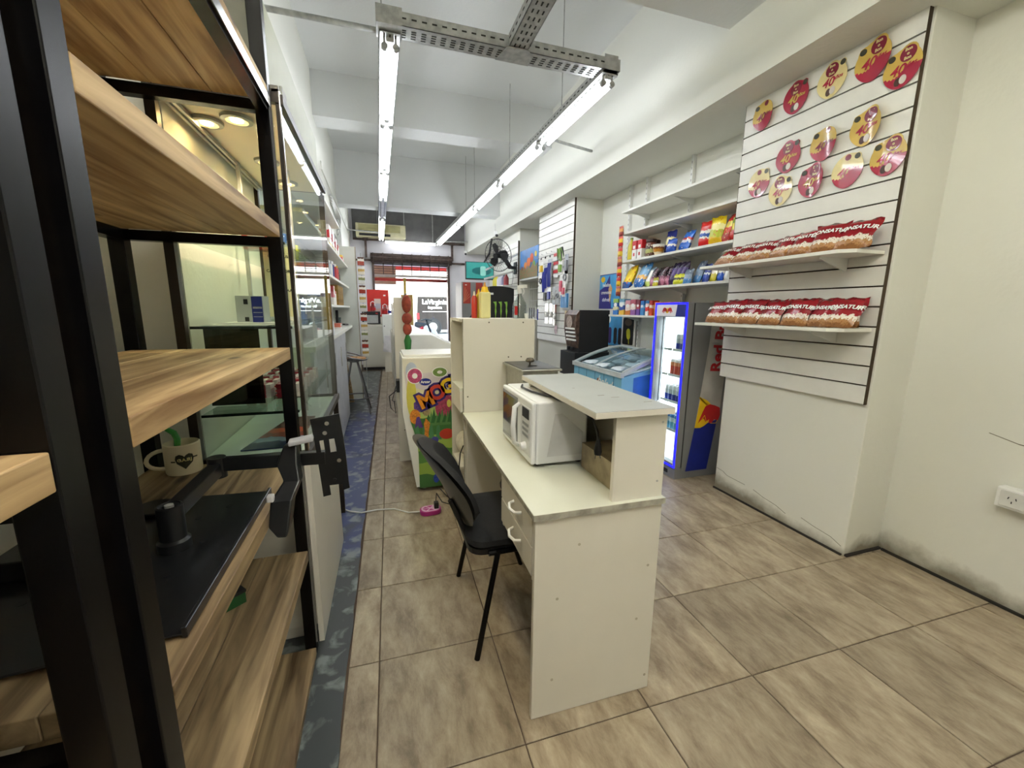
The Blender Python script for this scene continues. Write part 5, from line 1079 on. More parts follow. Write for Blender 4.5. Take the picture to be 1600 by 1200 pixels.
# bundle of key rings hanging at the far edge
t = thing('key_ring_bundle', 'bundle of blue, white and black key rings at the far lower edge of the pillar', 'key rings', (PX - .1, 5.85, 1.3))
obj('prong', MB().bar((PX, 5.80, 1.38), (PX - .15, 5.84, 1.38), .006), chrome, t)
for k in range(10): obj('key_ring', MB().box(PX - .1 - .02 * (k % 3), PX - .09 - .02 * (k % 3), 5.72 + .03 * k, 5.75 + .03 * k, 1.20 + .02 * (k % 4), 1.36 + .01 * (k % 3)), (cobalt, printw, blackp)[k % 3], t, bevel=.003)
single('oval_sticker', MB().flat(ell(.055, .075, 22), (2.3185, 5.27, .99 + .10), (0, -1, 0), (0, 0, 1), .001), mat('pink_sticker', '#c9a0a4', .4, var=.2, scale=30), 'pink oval sticker low on the middle pillar slats', 'sticker')
# picture board and wire rack between middle and far pillar
t = thing('picture_board', 'bright jungle picture board between the middle and far pillars', 'picture', (2.32, 6.44, 1.86))
obj('board', MB().box(2.325, 2.335, 6.02, 6.87, 1.86, 2.32), mat('blue_picture', '#3f86cc', .4, var=.1, scale=4), t)
for k, (y, z, r_, cc) in enumerate(((6.45, 2.10, .09, '#d9702a'), (6.3, 2.16, .08, '#c9542a'), (6.6, 2.06, .07, '#e08a3a'), (6.75, 2.02, .05, '#8a4a2a'), (6.2, 2.05, .07, '#7fb05a'), (6.12, 2.2, .05, '#d9c24a'))):
    obj('painted_shape', MB().flat(ell(r_, r_ * .9, 12), (2.324 - .0006 * k, y, z), (0, -1, 0), (0, 0, 1), .0005), mat('paint_%d' % k, cc, .5), t)
obj('painted_foliage', MB().flat([(.42, -.23), (.42, -.02), (.3, -.08), (.2, .0), (.1, -.09), (0, -.03), (-.1, -.1), (-.2, -.04), (-.3, -.1), (-.42, -.05), (-.42, -.23)], (2.3185, 6.445, 2.09), (0, -1, 0), (0, 0, 1), .0006), mat('paint_leaves', '#5f8a55', .5, var=.3, scale=40, dark='#b85a4a'), t)
t = thing('wire_rack', 'white wire display rack under the jungle picture', 'rack', (2.4, 6.44, .8))
obj('top_shelf', MB().box(2.31, 2.69, 6.01, 6.87, 1.83, 1.855), whitemet, t)
for k in range(9): obj('wire', MB().tube([(2.5, 6.05 + k * .1, 1.83), (2.5, 6.05 + k * .1, 1.35), (2.36, 6.05 + k * .1, 1.22)], .005, 6), whitemet, t)
for z in (1.7, 1.5, 1.3, 1.2): obj('cross_wire', MB().cyl((2.5 if z > 1.3 else 2.38, 6.02, z), (2.5 if z > 1.3 else 2.38, 6.87, z), .005, 6), whitemet, t)
obj('back_panel', MB().box(2.66, 2.70, 6.01, 6.87, 0, 1.83), MC['cream_dark'] if False else mat('khaki_grey', '#b0ad98', .6), t)
# bottles on a shelf on the far pillar and the long shelf
t = thing('slat_shelf', 'small white slat shelf on the far pillar carrying bottles', 'shelf', (2.18, 7.3, 1.86)); obj('board', MB().box(2.03, 2.30, 6.92, 7.9, 1.745, 1.765), shelfm, t)
for k, (y, cc) in enumerate(((7.8, '#d9cc4a'), (7.66, '#e0d23a'), (7.5, '#e4dfe8'), (7.36, '#d8d4e0'), (7.2, '#8a86a0'), (7.05, '#b04a50'))):
    bottle('%s bottle on the far pillar shelf' % ['first yellow', 'second yellow', 'first white', 'second white', 'grey', 'red'][k], (2.13, y, 1.766), .2, .045, mat('bot_%d' % k, cc, .35), (yellowp, yellowp, blackp, blackp, blackp, redp)[k], group='bottles on the far pillar shelf')
# fan
fn = thing('wall_fan', 'black wall mounted fan with wire cage high on the far pillar', 'fan', (1.86, 6.6, 2.2))
C0 = Vector((1.84, 6.55, 2.2)); nz = Vector((-.72, -.60, -.22)).normalized(); ax1 = nz.orthogonal().normalized(); ax2 = nz.cross(ax1)
Rf = .25
cg = MB()
for i in range(30):
    a = 2 * math.pi * i / 30; d_ = ax1 * math.cos(a) + ax2 * math.sin(a)
    cg.tube([C0 + nz * .07 + d_ * .04, C0 + nz * .06 + d_ * .14, C0 + d_ * Rf, C0 - nz * .07 + d_ * .14, C0 - nz * .08 + d_ * .05], .0014, 4, caps=False)
obj('cage_wires', cg, mat('black_wire', '#1a1a1c', .4), fn, kind='stuff')
for off, r_, th_ in ((0, Rf, .006), (.062, .12, .003), (.05, .16, .002), (-.06, .13, .003)): obj('cage_ring', MB().ring(C0 + nz * off, r_, th_, 32, nrm=nz, k=6), MC['black_wire'], fn, True)
for k in range(3):
    a = 2 * math.pi * k / 3 + .4; d_ = ax1 * math.cos(a) + ax2 * math.sin(a); e_ = ax1 * -math.sin(a) + ax2 * math.cos(a)
    p = [C0 + d_ * .03 - e_ * .02, C0 + d_ * .12 - e_ * .075 + nz * .015, C0 + d_ * .19 - e_ * .05 + nz * .02, C0 + d_ * .195 + e_ * .04 - nz * .01, C0 + d_ * .10 + e_ * .05 - nz * .015, C0 + d_ * .03 + e_ * .02]
    mb = MB().add([tuple(q) for q in p] + [tuple(q - nz * .003) for q in p], [tuple(range(6)), tuple(range(6, 12))[::-1]] + [(i, (i + 1) % 6, 6 + (i + 1) % 6, 6 + i) for i in range(6)])
    obj('blade', mb, blackp, fn)
obj('hub', MB().cyl(C0 + nz * .08, C0 - nz * .02, .042, 16), blackp, fn, True)
obj('motor', MB().tube([C0 - nz * .05, C0 - nz * .1, C0 - nz * .2, C0 - nz * .23], [.05, .065, .06, .03], 16), blackp, fn, True)
obj('wall_arm', MB().bar(C0 - nz * .17 + Vector((0, 0, -.05)), (2.16, 6.92, 2.06), .05, .06).bar((2.16, 6.92, 2.06), (2.31, 7.0, 2.06), .05, .05), blackp, fn, bevel=.004)
obj('wall_bracket', MB().box(2.27, 2.31, 6.94, 7.08, 1.96, 2.16), blackp, fn, bevel=.006)
obj('pull_cord', MB().tube([(2.2, 6.95, 2.05), (2.22, 6.93, 1.9), (2.2, 6.95, 1.75)], .003, 5), blackp, fn)
# television
tv = thing('television', 'small black television showing a teal screen, hung below the beam', 'television', (1.88, 8.0, 1.9))
obj('case', MB().box(1.60, 2.165, 8.0, 8.05, 1.915, 2.25), blackp, tv, bevel=.005)
obj('screen', MB().box(1.615, 2.15, 7.997, 8.0, 1.94, 2.238), mat('teal_screen', '#3a9a94', .2, var=.12, scale=2, em=.18, emc='#3fa39b'), tv)
obj('screen_shape', MB().flat([(-.17, -.03), (-.10, -.06), (0, -.07), (.0, .07), (-.10, .06), (-.17, .03)], (1.90, 7.9965, 2.08), (1, 0, 0), (0, 0, 1), .0005).flat([(.1, -.07), (.17, -.06), (.22, 0), (.17, .06), (.1, .07)], (1.90, 7.9965, 2.08), (1, 0, 0), (0, 0, 1), .0005), mat('teal_dark', '#1f6f70', .3, em=.08, emc='#1f7a78'), tv)
obj('screen_cup', MB().flat(rrect(-.01, .10, -.09, .09, .03), (1.90, 7.996, 2.08), (1, 0, 0), (0, 0, 1), .0005), mat('teal_pale', '#8fd0c4', .3, em=.15, emc='#8fd0c4'), tv)
obj('hanger', MB().bar((1.95, 8.04, 2.2), (2.08, 8.04, 2.42), .03).bar((2.08, 8.04, 2.4), (2.13, 8.04, 2.70), .03), blackp, tv)
single('white_bracket_arm', MB().bar((1.72, 6.9, 2.0), (2.29, 6.9, 2.28), .02, .03).bar((1.72, 7.0, 1.86), (2.25, 7.0, 2.0), .02, .03), whitemet, 'white diagonal bracket arms behind the wall fan', 'bracket')
# far coolers
t = thing('drinks_cooler', 'black energy drink cooler with three green claw marks on its side', 'cooler', (1.55, 5.5, 0))
top_ = [(1.35, 0), (1.68, 0), (1.68, 1.615), (1.62, 1.632), (1.52, 1.644), (1.41, 1.645), (1.35, 1.64)]
obj('body', MB().prism(top_, 1, 5.2, 5.75), mat('cooler_black', '#141416', .4), t, bevel=.004)
claw = mat('claw_green', '#8fbf4a', .5)
for k, x in enumerate((1.425, 1.497, 1.572)):
    cl = [(-.03, .02), (.015, .025), (.018, -.01), (.012, -.06), (.018, -.1), (.008, -.16), (.006, -.21), (-.004, -.21), (.002, -.16), (-.006, -.1), (-.002, -.05), (-.008, -.005)]
    obj('claw_mark', MB().flat(cl, (x, 5.199, 1.425), (1, 0, 0), (0, 0, 1), .001), claw, t)
obj('white_tag', MB().box(1.36, 1.40, 5.197, 5.2, 1.535, 1.56), printw, t)
t = thing('drinks_cooler', 'red and silver drinks cooler with a dark blue corner behind the sauce bottles', 'cooler', (1.25, 6.0, 0))
obj('body', MB().box(1.14, 1.50, 6.0, 6.5, 0, 1.74), fg, t, bevel=.006)
obj('red_panel', MB().box(1.16, 1.27, 5.997, 6.0, 1.43, 1.73).box(1.35, 1.45, 5.997, 6.0, 1.55, 1.73), mat('brick_red', '#a8382c', .4), t)
for k in range(5): obj('sun_ray', MB().bar((1.165, 5.995, 1.45), (1.19 + k * .02, 5.995, 1.66 - k * .03), .002, .006), MC['fascia_red'] if 'fascia_red' in MC else mat('ray_orange', '#d8805c', .5), t)
obj('blue_corner', MB().flat([(-.15, -.25), (.13, -.25), (.13, .12), (.02, .02)], (1.32, 5.997, 1.35), (1, 0, 0), (0, 0, 1), .001), mat('night_blue', '#23253e', .4), t)
obj('price_tag', MB().box(1.19, 1.215, 5.994, 5.997, 1.69, 1.70), printw, t)
single('white_glowing_board', MB().box(1.08, 1.11, 6.6, 7.1, .8, 1.72), mat('backlit_white', '#f2efe6', .5), 'cream white upright board behind the red cooler', 'board') if False else None
# ============================================================ DESK WITH SHELF
DX, DY = .418, 1.062
dk = thing('desk', 'white melamine reception desk with worn grey edges, drawers and raised shelf', 'desk', (DX, DY, 0), R(-1.3))
def D(nm, m, *b, bev=.0012, par=None): 
    mb = MB()
    for q in b: mb.box(*q)
    return obj(nm, mb, m, par or dk, world=False, bevel=bev)
D('end_panel', wlam, (.0, .447, 0, .018, .003, .722))
D('end_panel', wlam, (.012, .447, 1.235, 1.253, .003, .722))
D('back_panel', wlam, (.43, .447, .018, 1.235, .12, .722))
D('desktop', wlam2, (-.008, .452, -.010, 1.262, .724, .745))
D('worn_edge', greyedge, (-.0085, .4525, -.0115, -.0102, .724, .7445))
D('worn_edge', greyedge, (-.0095, -.0082, -.010, 1.262, .726, .7447))
D('drawer_case', wlam, (.004, .40, .020, .036, .50, .722), (.004, .40, .375, .391, .50, .722), (.02, .40, .036, .375, .50, .512))
for z0_, z1_ in ((.622, .718), (.520, .617)):
    d_ = D('drawer', wlam, (-.002, .014, .024, .388, z0_, z1_))
    D('drawer_box', wlam, (.014, .38, .045, .365, z0_ + .01, z0_ + .07), par=d_)
    zc_ = (z0_ + z1_) / 2 + .012
    obj('handle', MB().tube([(-.002, .13, zc_), (-.022, .14, zc_ - .002), (-.030, .175, zc_ - .004), (-.022, .21, zc_ - .002), (-.002, .22, zc_)], .0055, 8), whitep, d_, True, world=False)
for x, y, z in ((.43, 0, .06), (.41, 0, .50), (.08, 0, .44), (.38, 0, .30), (.15, 0, .62), (.07, 0, .14)):
    obj('screw_cap', MB().lathe([(.001, -.0008), (.005, -.0008), (.005, 0), (.001, 0)], (x, -.0003, z), 10, ax='y'), MC['worn_cap'] if 'worn_cap' in MC else mat('worn_cap', '#b5ae9a', .6), dk, world=False)
hu = [(.262, .447, .004, .020), ]
D('shelf_support', wlam, (.262, .447, .006, .024, .745, 1.032))
D('shelf_support', wlam, (.20, .447, .650, .668, .745, 1.032))
D('shelf_back', wlam, (.432, .447, .024, .650, .745, 1.032))
st_ = D('raised_shelf', wlam, (.175, .452, -.022, .695, 1.032, 1.051))
top = MB(); pts = []
for i in range(25): pts.append((.452 - .277 * i / 24, -.022 + (random.uniform(0, .003) if i % 2 else 0)))
for i in range(36): pts.append((.175 + (random.uniform(0, .004) if i % 2 else 0), -.022 + .717 * i / 35))
pts += [(.452, .695)]
obj('laminate_top', top.prism(pts, 2, 1.0512, 1.0525), greytop, st_, world=False)
chipm = mat('chip_brown', '#8a8172', .7)
obj('chipped_marks', MB().box(.30, .325, .20, .205, 1.0525, 1.0528).box(.33, .36, .16, .163, 1.0525, 1.0528).box(.27, .28, .35, .353, 1.0525, 1.0528).box(.40, .43, .07, .074, 1.0525, 1.0528), chipm, st_, world=False)
D('steel_box', mat('brushed_bronze', '#a8997c', .35, metal=.5, var=.12, scale=20), (.30, .428, .045, .31, .7465, .845))
for x, z in ((.43, 1.0), (.425, .80)): obj('screw', MB().lathe([(.001, -.001), (.004, -.001), (.004, 0), (.001, 0)], (x, .0055, z), 10, ax='y'), steel, dk, world=False)
# microwave
mw = thing('microwave', 'white microwave oven on the desk under the raised shelf', 'microwave', (.635, 1.60, .757), R(-1))
mwm = mat('microwave_white', '#e4e6e8', .35, var=.01)
ww, dd, hh = .20, .13, .25    # half length along y, half depth x
obj('casing', MB().box(-.085, .13, -.205, .205, 0, hh), mwm, mw, world=False, bevel=.008)
obj('front_bezel', MB().box(-.105, -.086, -.205, .205, .003, hh - .003), mwm, mw, world=False, bevel=.006)
obj('door_window', MB().box(-.1085, -.105, -.02, .185, .035, hh - .03), mat('dark_window', '#1b1826', .12, coat=.5), mw, world=False, bevel=.001)
obj('window_panel', MB().box(-.1075, -.105, -.03, .192, .022, hh - .018), mat('grey_mesh', '#8b8d92', .3), mw, world=False)
obj('handle', MB().tube([(-.105, -.055, .035), (-.128, -.058, .05), (-.134, -.06, .12), (-.128, -.058, .20), (-.105, -.055, .215)], [.008, .010, .011, .010, .008], 10), mwm, mw, True, world=False)
obj('control_panel', MB().box(-.1075, -.105, -.195, -.085, .03, hh - .03), mat('control_grey', '#d5d7da', .35), mw, world=False)
obj('display', MB().box(-.109, -.1075, -.18, -.10, .175, .215), printk, mw, world=False)
for k in range(3): obj('button', MB().box(-.1095, -.1075, -.175, -.105, .145 - k * .022, .157 - k * .022), mgrey, mw, world=False, bevel=.0008)
obj('dial', MB().lathe([(.001, -.128), (.014, -.128), (.019, -.108), (.001, -.1075)], (0, -.14, .06), 18, ax='x'), mwm, mw, True, world=False)
obj('side_recess', MB().prism([(-.04, .03), (.11, .03), (.11, .12), (.02, .20), (-.01, .20)], 1, -.2062, -.2052), mat('recess_white', '#d3d5d8', .4), mw, world=False, bevel=.002)
vh = MB()
for i in range(6):
    for j in range(4): vh.box(.04 + i * .012, .046 + i * .012, -.2070, -.2062, .05 + j * .012, .056 + j * .012)
for x in (-.07, .11):
    for y in (-.17, .17): obj('foot', MB().cyl((x, y, -.012), (x, y, .002), .012, 10), blackp, mw, world=False)
single('power_cable', MB().tube([(.60, 1.72, 1.014), (.575, 1.66, 1.016), (.585, 1.56, 1.015), (.63, 1.45, 1.014), (.655, 1.34, 1.010), (.662, 1.26, 1.004), (.670, 1.19, .985), (.668, 1.155, .955), (.665, 1.14, .93)], .0045, 8), blackp, 'black power cable looping over the microwave and hanging by the shelf support', 'cable', smooth=True)
t = thing('power_plug', 'black plug with bent prongs dangling at the cable end inside the desk shelf', 'plug', (.664, 1.14, .90))
obj('body', MB().tube([(.665, 1.14, .932), (.665, 1.139, .915), (.664, 1.138, .893), (.663, 1.137, .88)], [.006, .010, .014, .011], 10), blackp, t, True)
for dx in (-.007, .007): obj('prong', MB().bar((.663 + dx, 1.137, .882), (.663 + dx * 1.5, 1.135, .868), .002, .004), chrome, t)
# counter top fryer
fy = thing('steel_fryer', 'brushed stainless counter fryer with a loose lid beyond the microwave', 'fryer', (.79, 2.14, .746))
obj('tank', MB().box(.695, .895, 1.985, 2.295, .752, 1.03), steel2, fy, bevel=.004)
obj('lid', MB().box(.68, .91, 1.965, 2.315, 1.031, 1.042), steel2, fy, bevel=.004)
obj('lid_lip', MB().box(.69, .90, 1.975, 2.305, 1.042, 1.046), mat('dull_steel', '#77787a', .45, metal=.8, var=.1), fy)
obj('lid_knob', MB().lathe([(.004, 0), (.005, .018), (.022, .022), (.026, .03), (.018, .042), (.004, .045)], (.775, 2.10, 1.046), 14), mat('scorched_knob', '#6b6252', .6, var=.3, scale=60), fy, True)
obj('knob_mount', MB().bar((.765, 2.09, 1.048), (.80, 2.06, 1.05), .015, .004), blackp, fy)
obj('dial', MB().cyl((.695, 2.06, .93), (.672, 2.06, .93), .024, 16), blackp, fy, True)
obj('switch_plate', MB().box(.79, .82, 1.983, 1.985, .93, .98), printw, fy)
obj('side_shelf', MB().box(.895, .96, 1.98, 2.30, .98, 1.0), steel2, fy)
# chair
ch = thing('office_chair', 'black armless visitor chair pushed up to the white desk', 'chair', (.44, 1.62, 0), R(0))
fab = mat('black_fabric', '#16171a', .85, var=.12, scale=80, bump=.2, bscale=300)
# seat cushion
sp_ = rrect(.225 - .0, .635, 1.405, 1.835, .07, 5)
def cushion(poly, z0, z1, cx, cy, m, name, par):
    n = len(poly); vs = []
    for f, z in ((.93, z0), (1, z0 + (z1 - z0) * .35), (.985, z1 - (z1 - z0) * .25), (.90, z1 - .004), (.6, z1)): vs += [(cx + (x - cx) * f, cy + (y - cy) * f, z) for x, y in poly]
    fs = [(k * n + i, k * n + (i + 1) % n, (k + 1) * n + (i + 1) % n, (k + 1) * n + i) for k in range(4) for i in range(n)] + [tuple(range(n))[::-1], tuple(range(4 * n, 5 * n))]
    return obj(name, MB().add(vs, fs), m, par, True)
sp_ = rrect(.285, .70, 1.40, 1.835, .07, 5)
cushion(sp_, .425, .475, .49, 1.62, fab, 'seat', ch)
obj('seat_shell', MB().prism(rrect(.29, .69, 1.41, 1.825, .06, 5), 2, .405, .428), blackp, ch)
# back: curved oval shell with padded face, leaning back
def backpad(off, grow, thick, m, nm):
    mb = MB(); nx, nz_ = 12, 12; g = []
    for s in (0, 1):
        vs = []
        for j in range(nz_ + 1):
            for i in range(nx + 1):
                u = i / nx * 2 - 1; v_ = j / nz_ * 2 - 1
                # squircle mapping
                k = 1.0; a = u * math.sqrt(1 - .42 * v_ * v_); b_ = v_ * math.sqrt(1 - .42 * u * u)
                yy = 1.615 + a * (.205 + grow) * 1.06; zz = .655 + b_ * (.158 + grow) * 1.10
                lean = .276 - (zz - .52) * .46 - .10 * max(0, zz - .66) + .07 * a * a
                e = (1 - u * u) * (1 - v_ * v_)
                xx = lean + off + (thick * min(1, e * 6) if s else 0)
                vs.append((xx, yy, zz))
        mb.add(vs, [(j * (nx + 1) + i, j * (nx + 1) + i + 1, (j + 1) * (nx + 1) + i + 1, (j + 1) * (nx + 1) + i) for j in range(nz_) for i in range(nx)])
    n1_ = nx + 1; O = (nz_ + 1) * n1_
    rim = [i for i in range(nx)] + [j * n1_ + nx for j in range(nz_)] + [nz_ * n1_ + i for i in range(nx, 0, -1)] + [j * n1_ for j in range(nz_, 0, -1)]
    for a, b_ in zip(rim, rim[1:] + rim[:1]): mb.f.append((a, b_, b_ + O, a + O)); mb.m.append(0)
    return obj(nm, mb, m, ch, True)
backpad(-.012, .008, .014, mat('black_shell', '#222325', .35, coat=.2), 'back_shell')
backpad(.002, -.006, .04, fab, 'backrest')
for y in (1.52, 1.71): obj('frame_tube', MB().tube([(.36, y, .42), (.30, y, .43), (.272, y, .50), (.232, y, .60)], .011, 8), blackp, ch, True)
for a_, b_ in (((.40, 1.405, .42), (.300, 1.352, .0)), ((.40, 1.835, .42), (.322, 1.878, .0)), ((.52, 1.405, .42), (.66, 1.36, .0)), ((.52, 1.835, .42), (.66, 1.88, .0))):
    obj('leg', MB().tube([(a_[0] + (.05 if a_[0] < .45 else -.05), a_[1] + (.02 if a_[1] < 1.6 else -.02), .415), a_, b_], .0115, 10), blackm, ch, True)
obj('cross_tube', MB().tube([(.45, 1.42, .405), (.45, 1.82, .405)], .011, 8).tube([(.36, 1.405, .412), (.60, 1.405, .412)], .011, 8).tube([(.36, 1.835, .412), (.60, 1.835, .412)], .011, 8), blackm, ch, True)
single('black_bag', MB().tube([(.55, 1.80, .50), (.60, 1.72, .56), (.64, 1.62, .57), (.66, 1.50, .53)], [.04, .08, .09, .05], 12), mat('black_nylon', '#141417', .5, var=.15, scale=30, bump=.3, bscale=20), 'black bag lying on the chair seat under the desk', 'bag', smooth=True)
# ============================================================ CHECKOUT UNIT
cu_ = thing('counter_unit', 'tall white open counter unit at the far end of the desk', 'counter', (.66, 2.46, 0))
obj('side_panel', MB().box(.447, .885, 2.325, 2.343, 0, 1.295), wlam, cu_, bevel=.001)
obj('side_panel', MB().box(.42, .885, 2.60, 2.618, 0, 1.295), wlam, cu_, bevel=.001)
obj('back_panel', MB().box(.869, .885, 2.343, 2.60, .1, 1.28), wlam, cu_)
obj('inner_shelf', MB().box(.425, .869, 2.343, 2.60, .872, .89), wlam2, cu_)
obj('apron', MB().box(.428, .444, 2.343, 2.60, .745, .872), wlam, cu_)
obj('top_board', MB().box(.43, .885, 2.343, 2.60, 1.28, 1.296), wlam, cu_)
for x, z in ((.60, 1.275), (.81, 1.275), (.72, 1.07), (.80, 1.07), (.47, .84)): obj('screw', MB().lathe([(.001, -.001), (.0045, -.001), (.0045, 0), (.001, 0)], (x, 2.325, z), 10, ax='y'), mat('dark_screw', '#54503f', .6), cu_)
obj('worn_edge', MB().box(.4455, .447, 2.325, 2.343, 0, 1.295), greyedge, cu_)
q = MB().ball((.60, 2.47, .62 - .12), .10, 14, sz=1.1, sy=.9)
single('cloth_bundle', q, mat('cream_cloth', '#d3cbb4', .85, var=.15, scale=14, bump=.8, bscale=12), 'cream cloth bundle stuffed under the counter unit', 'cloth', smooth=True) if False else None
t = thing('cloth_bundle', 'cream cloth bundle stuffed in the lower space of the counter unit', 'cloth', (.52, 2.47, .40))
mb = MB().ball((.51, 2.48, .50), .085, 18, sz=1.05, sy=1.1); mb.v = [(x + .008 * math.sin(40 * y + 9 * z), y + .006 * math.sin(50 * z), z + .007 * math.sin(45 * x + 20 * y)) for x, y, z in mb.v]
obj('cloth', mb, mat('cream_cloth', '#cdc6b2', .85, var=.12, scale=14, bump=.5, bscale=14), t, True)
obj('lower_shelf', MB().box(.425, .869, 2.343, 2.60, .385, .40), wlam, cu_)
# condiments on top
ZT = 1.2965
t = thing('mayonnaise_bottle', 'pale yellow square bottle with yellow nozzle, tallest of the three sauces', 'bottle', (.60, 2.44, ZT), 0, 'sauce bottles on the counter unit')
obj('body', MB().box(.572, .634, 2.41, 2.47, ZT, ZT + .155), mat('mayo', '#ded79a', .3, var=.03), t, bevel=.008)
obj('shoulder', MB().lathe([(.028, .153), (.020, .17), (.018, .185), (.004, .186)], (.603, 2.44, ZT), 14), yellowp, t, True)
obj('nozzle', MB().lathe([(.012, .185), (.006, .20), (.003, .212), (.001, .213)], (.603, 2.44, ZT), 12), mat('orange_tip', '#c98a3a', .4), t, True)
t = thing('ketchup_bottle', 'red sauce bottle partly hidden at the end of the row', 'bottle', (.55, 2.48, ZT), 0, 'sauce bottles on the counter unit')
obj('body', MB().lathe([(.016, 0), (.018, .005), (.018, .12), (.010, .135), (.004, .136)], (.552, 2.50, ZT), 16), mat('ketchup', '#b83222', .3), t, True)
obj('nozzle', MB().lathe([(.008, .135), (.003, .16), (.001, .161)], (.552, 2.50, ZT), 10), mat('pale_tip', '#e0cfc0', .4), t, True)
t = thing('mustard_bottle', 'mustard yellow sauce bottle between the red and pale ones', 'bottle', (.572, 2.53, ZT), 0, 'sauce bottles on the counter unit')
obj('body', MB().lathe([(.020, 0), (.022, .005), (.022, .13), (.012, .145), (.004, .146)], (.585, 2.525, ZT), 16), mat('mustard', '#c9b01c', .3), t, True)
obj('nozzle', MB().lathe([(.010, .145), (.003, .175), (.001, .176)], (.585, 2.525, ZT), 10), yellowp, t, True)
t = thing('spray_bottle', 'clear trigger spray bottle with a red label on the counter unit', 'bottle', (.83, 2.46, ZT))
gb_ = glass('bottle_glass', '#e6ece8', 1.8, .82)
obj('body', MB().lathe([(.040, 0), (.044, .008), (.044, .07), (.040, .095), (.022, .125), (.012, .14), (.012, .155), (.004, .156)], (.832, 2.46, ZT), 20), gb_, t, True)
obj('label', cyl_wrap(MB().box(-.02, .0, -.025, .03, 0, .0008), .832, 2.46, ZT + .045, .0445, R(-35)), redp, t)
obj('trigger_head', MB().bar((.815, 2.46, ZT + .19), (.875, 2.44, ZT + .196), .018, .02).cyl((.832, 2.46, ZT + .15), (.825, 2.46, ZT + .19), .014, 12), whitep, t, bevel=.003)
obj('trigger', MB().tube([(.85, 2.45, ZT + .185), (.858, 2.446, ZT + .165), (.852, 2.448, ZT + .145)], .005, 6), whitep, t, True)
obj('dip_tube', MB().cyl((.832, 2.46, ZT + .01), (.832, 2.46, ZT + .15), .003, 6), whitep, t, True)
t = thing('corner_trim_cup', 'small white cup in front of the spray bottle', 'cup', (.85, 2.42, ZT)); obj('cup', MB().lathe([(.010, 0), (.014, .03), (.003, .031)], (.862, 2.415, ZT), 12), whitep, t, True)
# ============================================================ CANDY DISPLAY
cdp = thing('candy_freezer', 'freezer box wearing a colourful fruit gum poster on its end', 'freezer', (.45, 3.1, 0))
prof = [(.222, .035), (.221, .30), (.215, .38), (.195, .47), (.172, .55), (.166, .63), (.150, .80), (.130, 1.005), (.79, 1.005), (.79, .035)]
obj('body', MB().prism([(.20, .04), (.12, .62), (.13, .99), (.79, .99), (.79, .04)], 1, 2.93, 3.36), whitep, cdp)
Yp = 2.918
def art(nm, poly, m, k, bm=None): return obj(nm, MB().flat(poly, (0, Yp - .0006 * k, 0), (1, 0, 0), (0, 0, 1), .0005), m, cdp)
obj('poster_board', MB().prism(prof, 1, Yp, Yp + .008), bands('poster_sky', [(0, '#3d6b35'), (.10, '#8aa544'), (.2, '#4f7d3a'), (.30, '#9bb54f'), (.42, '#3f7438'), (.55, '#a9c069'), (.66, '#d9d3a8'), (.78, '#cfc6c8'), (.9, '#d6d2c4')], .5, .05, 3), cdp)
art('yellow_glow', ell(.035, .15, 14, .185, .73), mat('glow_yellow', '#d9cf5a', .5), 1)
art('blue_glow', ell(.04, .06, 14, .19, .92), mat('glow_blue', '#b7c3d6', .5), 1)
pinkc = mat('candy_pink', '#c9527e', .45, var=.15, scale=90); greenc = mat('candy_green', '#7d9c52', .45, var=.12, scale=90)
for (cx, cy, rx, ry, m_, a0_) in ((.212, .882, .050, .052, pinkc, .5), (.388, .903, .050, .032, greenc, -.2)):
    art('candy_ring', ell(rx + .006, ry + .006, 22, cx, cy), printw, 1.5); art('candy_ring', ell(rx, ry, 22, cx, cy), m_, 2.5); art('ring_hole', ell(rx * .38, ry * .38, 14, cx, cy), printw, 3.5)
art('logo_oval', ell(.042, .026, 20, .284, .836), navy, 2); put_text('logo_lettering', 'Arcor', .027, printw, cdp, (.284, Yp - .0022, .836), (1, 0, 0), (0, 0, 1), .001)
def blob_letter(s, x, z, size, rot, m):
    a = R(rot); r_ = (math.cos(a), 0, math.sin(a)); u_ = (-math.sin(a), 0, math.cos(a))
    put_text('letter_outline', s, size, mat('outline_violet', '#3d2c78', .45), cdp, (x, Yp - .003, z), r_, u_, .022); put_text('letter', s, size, m, cdp, (x, Yp - .0048, z), r_, u_, .006)
orgl = mat('letter_orange', '#dd8b1f', .4); redl = mat('letter_red', '#c9402c', .4)
for s, x, z, rot, m_ in (('M', .285, .700, 22, orgl), ('O', .366, .752, 18, redl), ('G', .442, .795, 14, yellowp), ('U', .515, .815, 5, MC['candy_green']), ('L', .585, .820, -4, orgl)): blob_letter(s, x, z, .145, rot, m_)
art('orange_gum', ell(.038, .055, 16, .205, .585), mat('gum_orange', '#d9872c', .5, var=.15, scale=90), 2)
art('violet_gum', ell(.052, .048, 7, .245, .665), mat('gum_violet', '#6b4a9c', .5, var=.2, scale=90), 1.5)
art('violet_gum', [(.20, .50), (.26, .50), (.235, .585), (.215, .58)], mat('gum_violet2', '#5b3c86', .5), 2.2)
art('pink_gum', ell(.075, .10, 20, .425, .64), mat('gum_red', '#b94a68', .5, var=.15, scale=90), 1.5)
art('pink_hole', ell(.016, .03, 12, .45, .67), mat('glow_yellow', '#d9cf5a'), 2.5)
for k in range(9): art('green_tree', [(.30 + k * .02 - .025, .53 - .02 * (k % 2)), (.30 + k * .02 + .02, .53 - .02 * (k % 2)), (.30 + k * .02, .60 + .02 * (k % 3))], mat('tree_green_%d' % (k % 2), ('#2f6a34', '#5a8a4a')[k % 2], .5), 2 + .2 * k)
for k in range(4): art('green_stem', [(.20 + k * .05, .40), (.24 + k * .05, .40), (.225 + k * .05, .52), (.205 + k * .05, .50)], mat('stem_green', '#4f8a58', .5), 2.4)
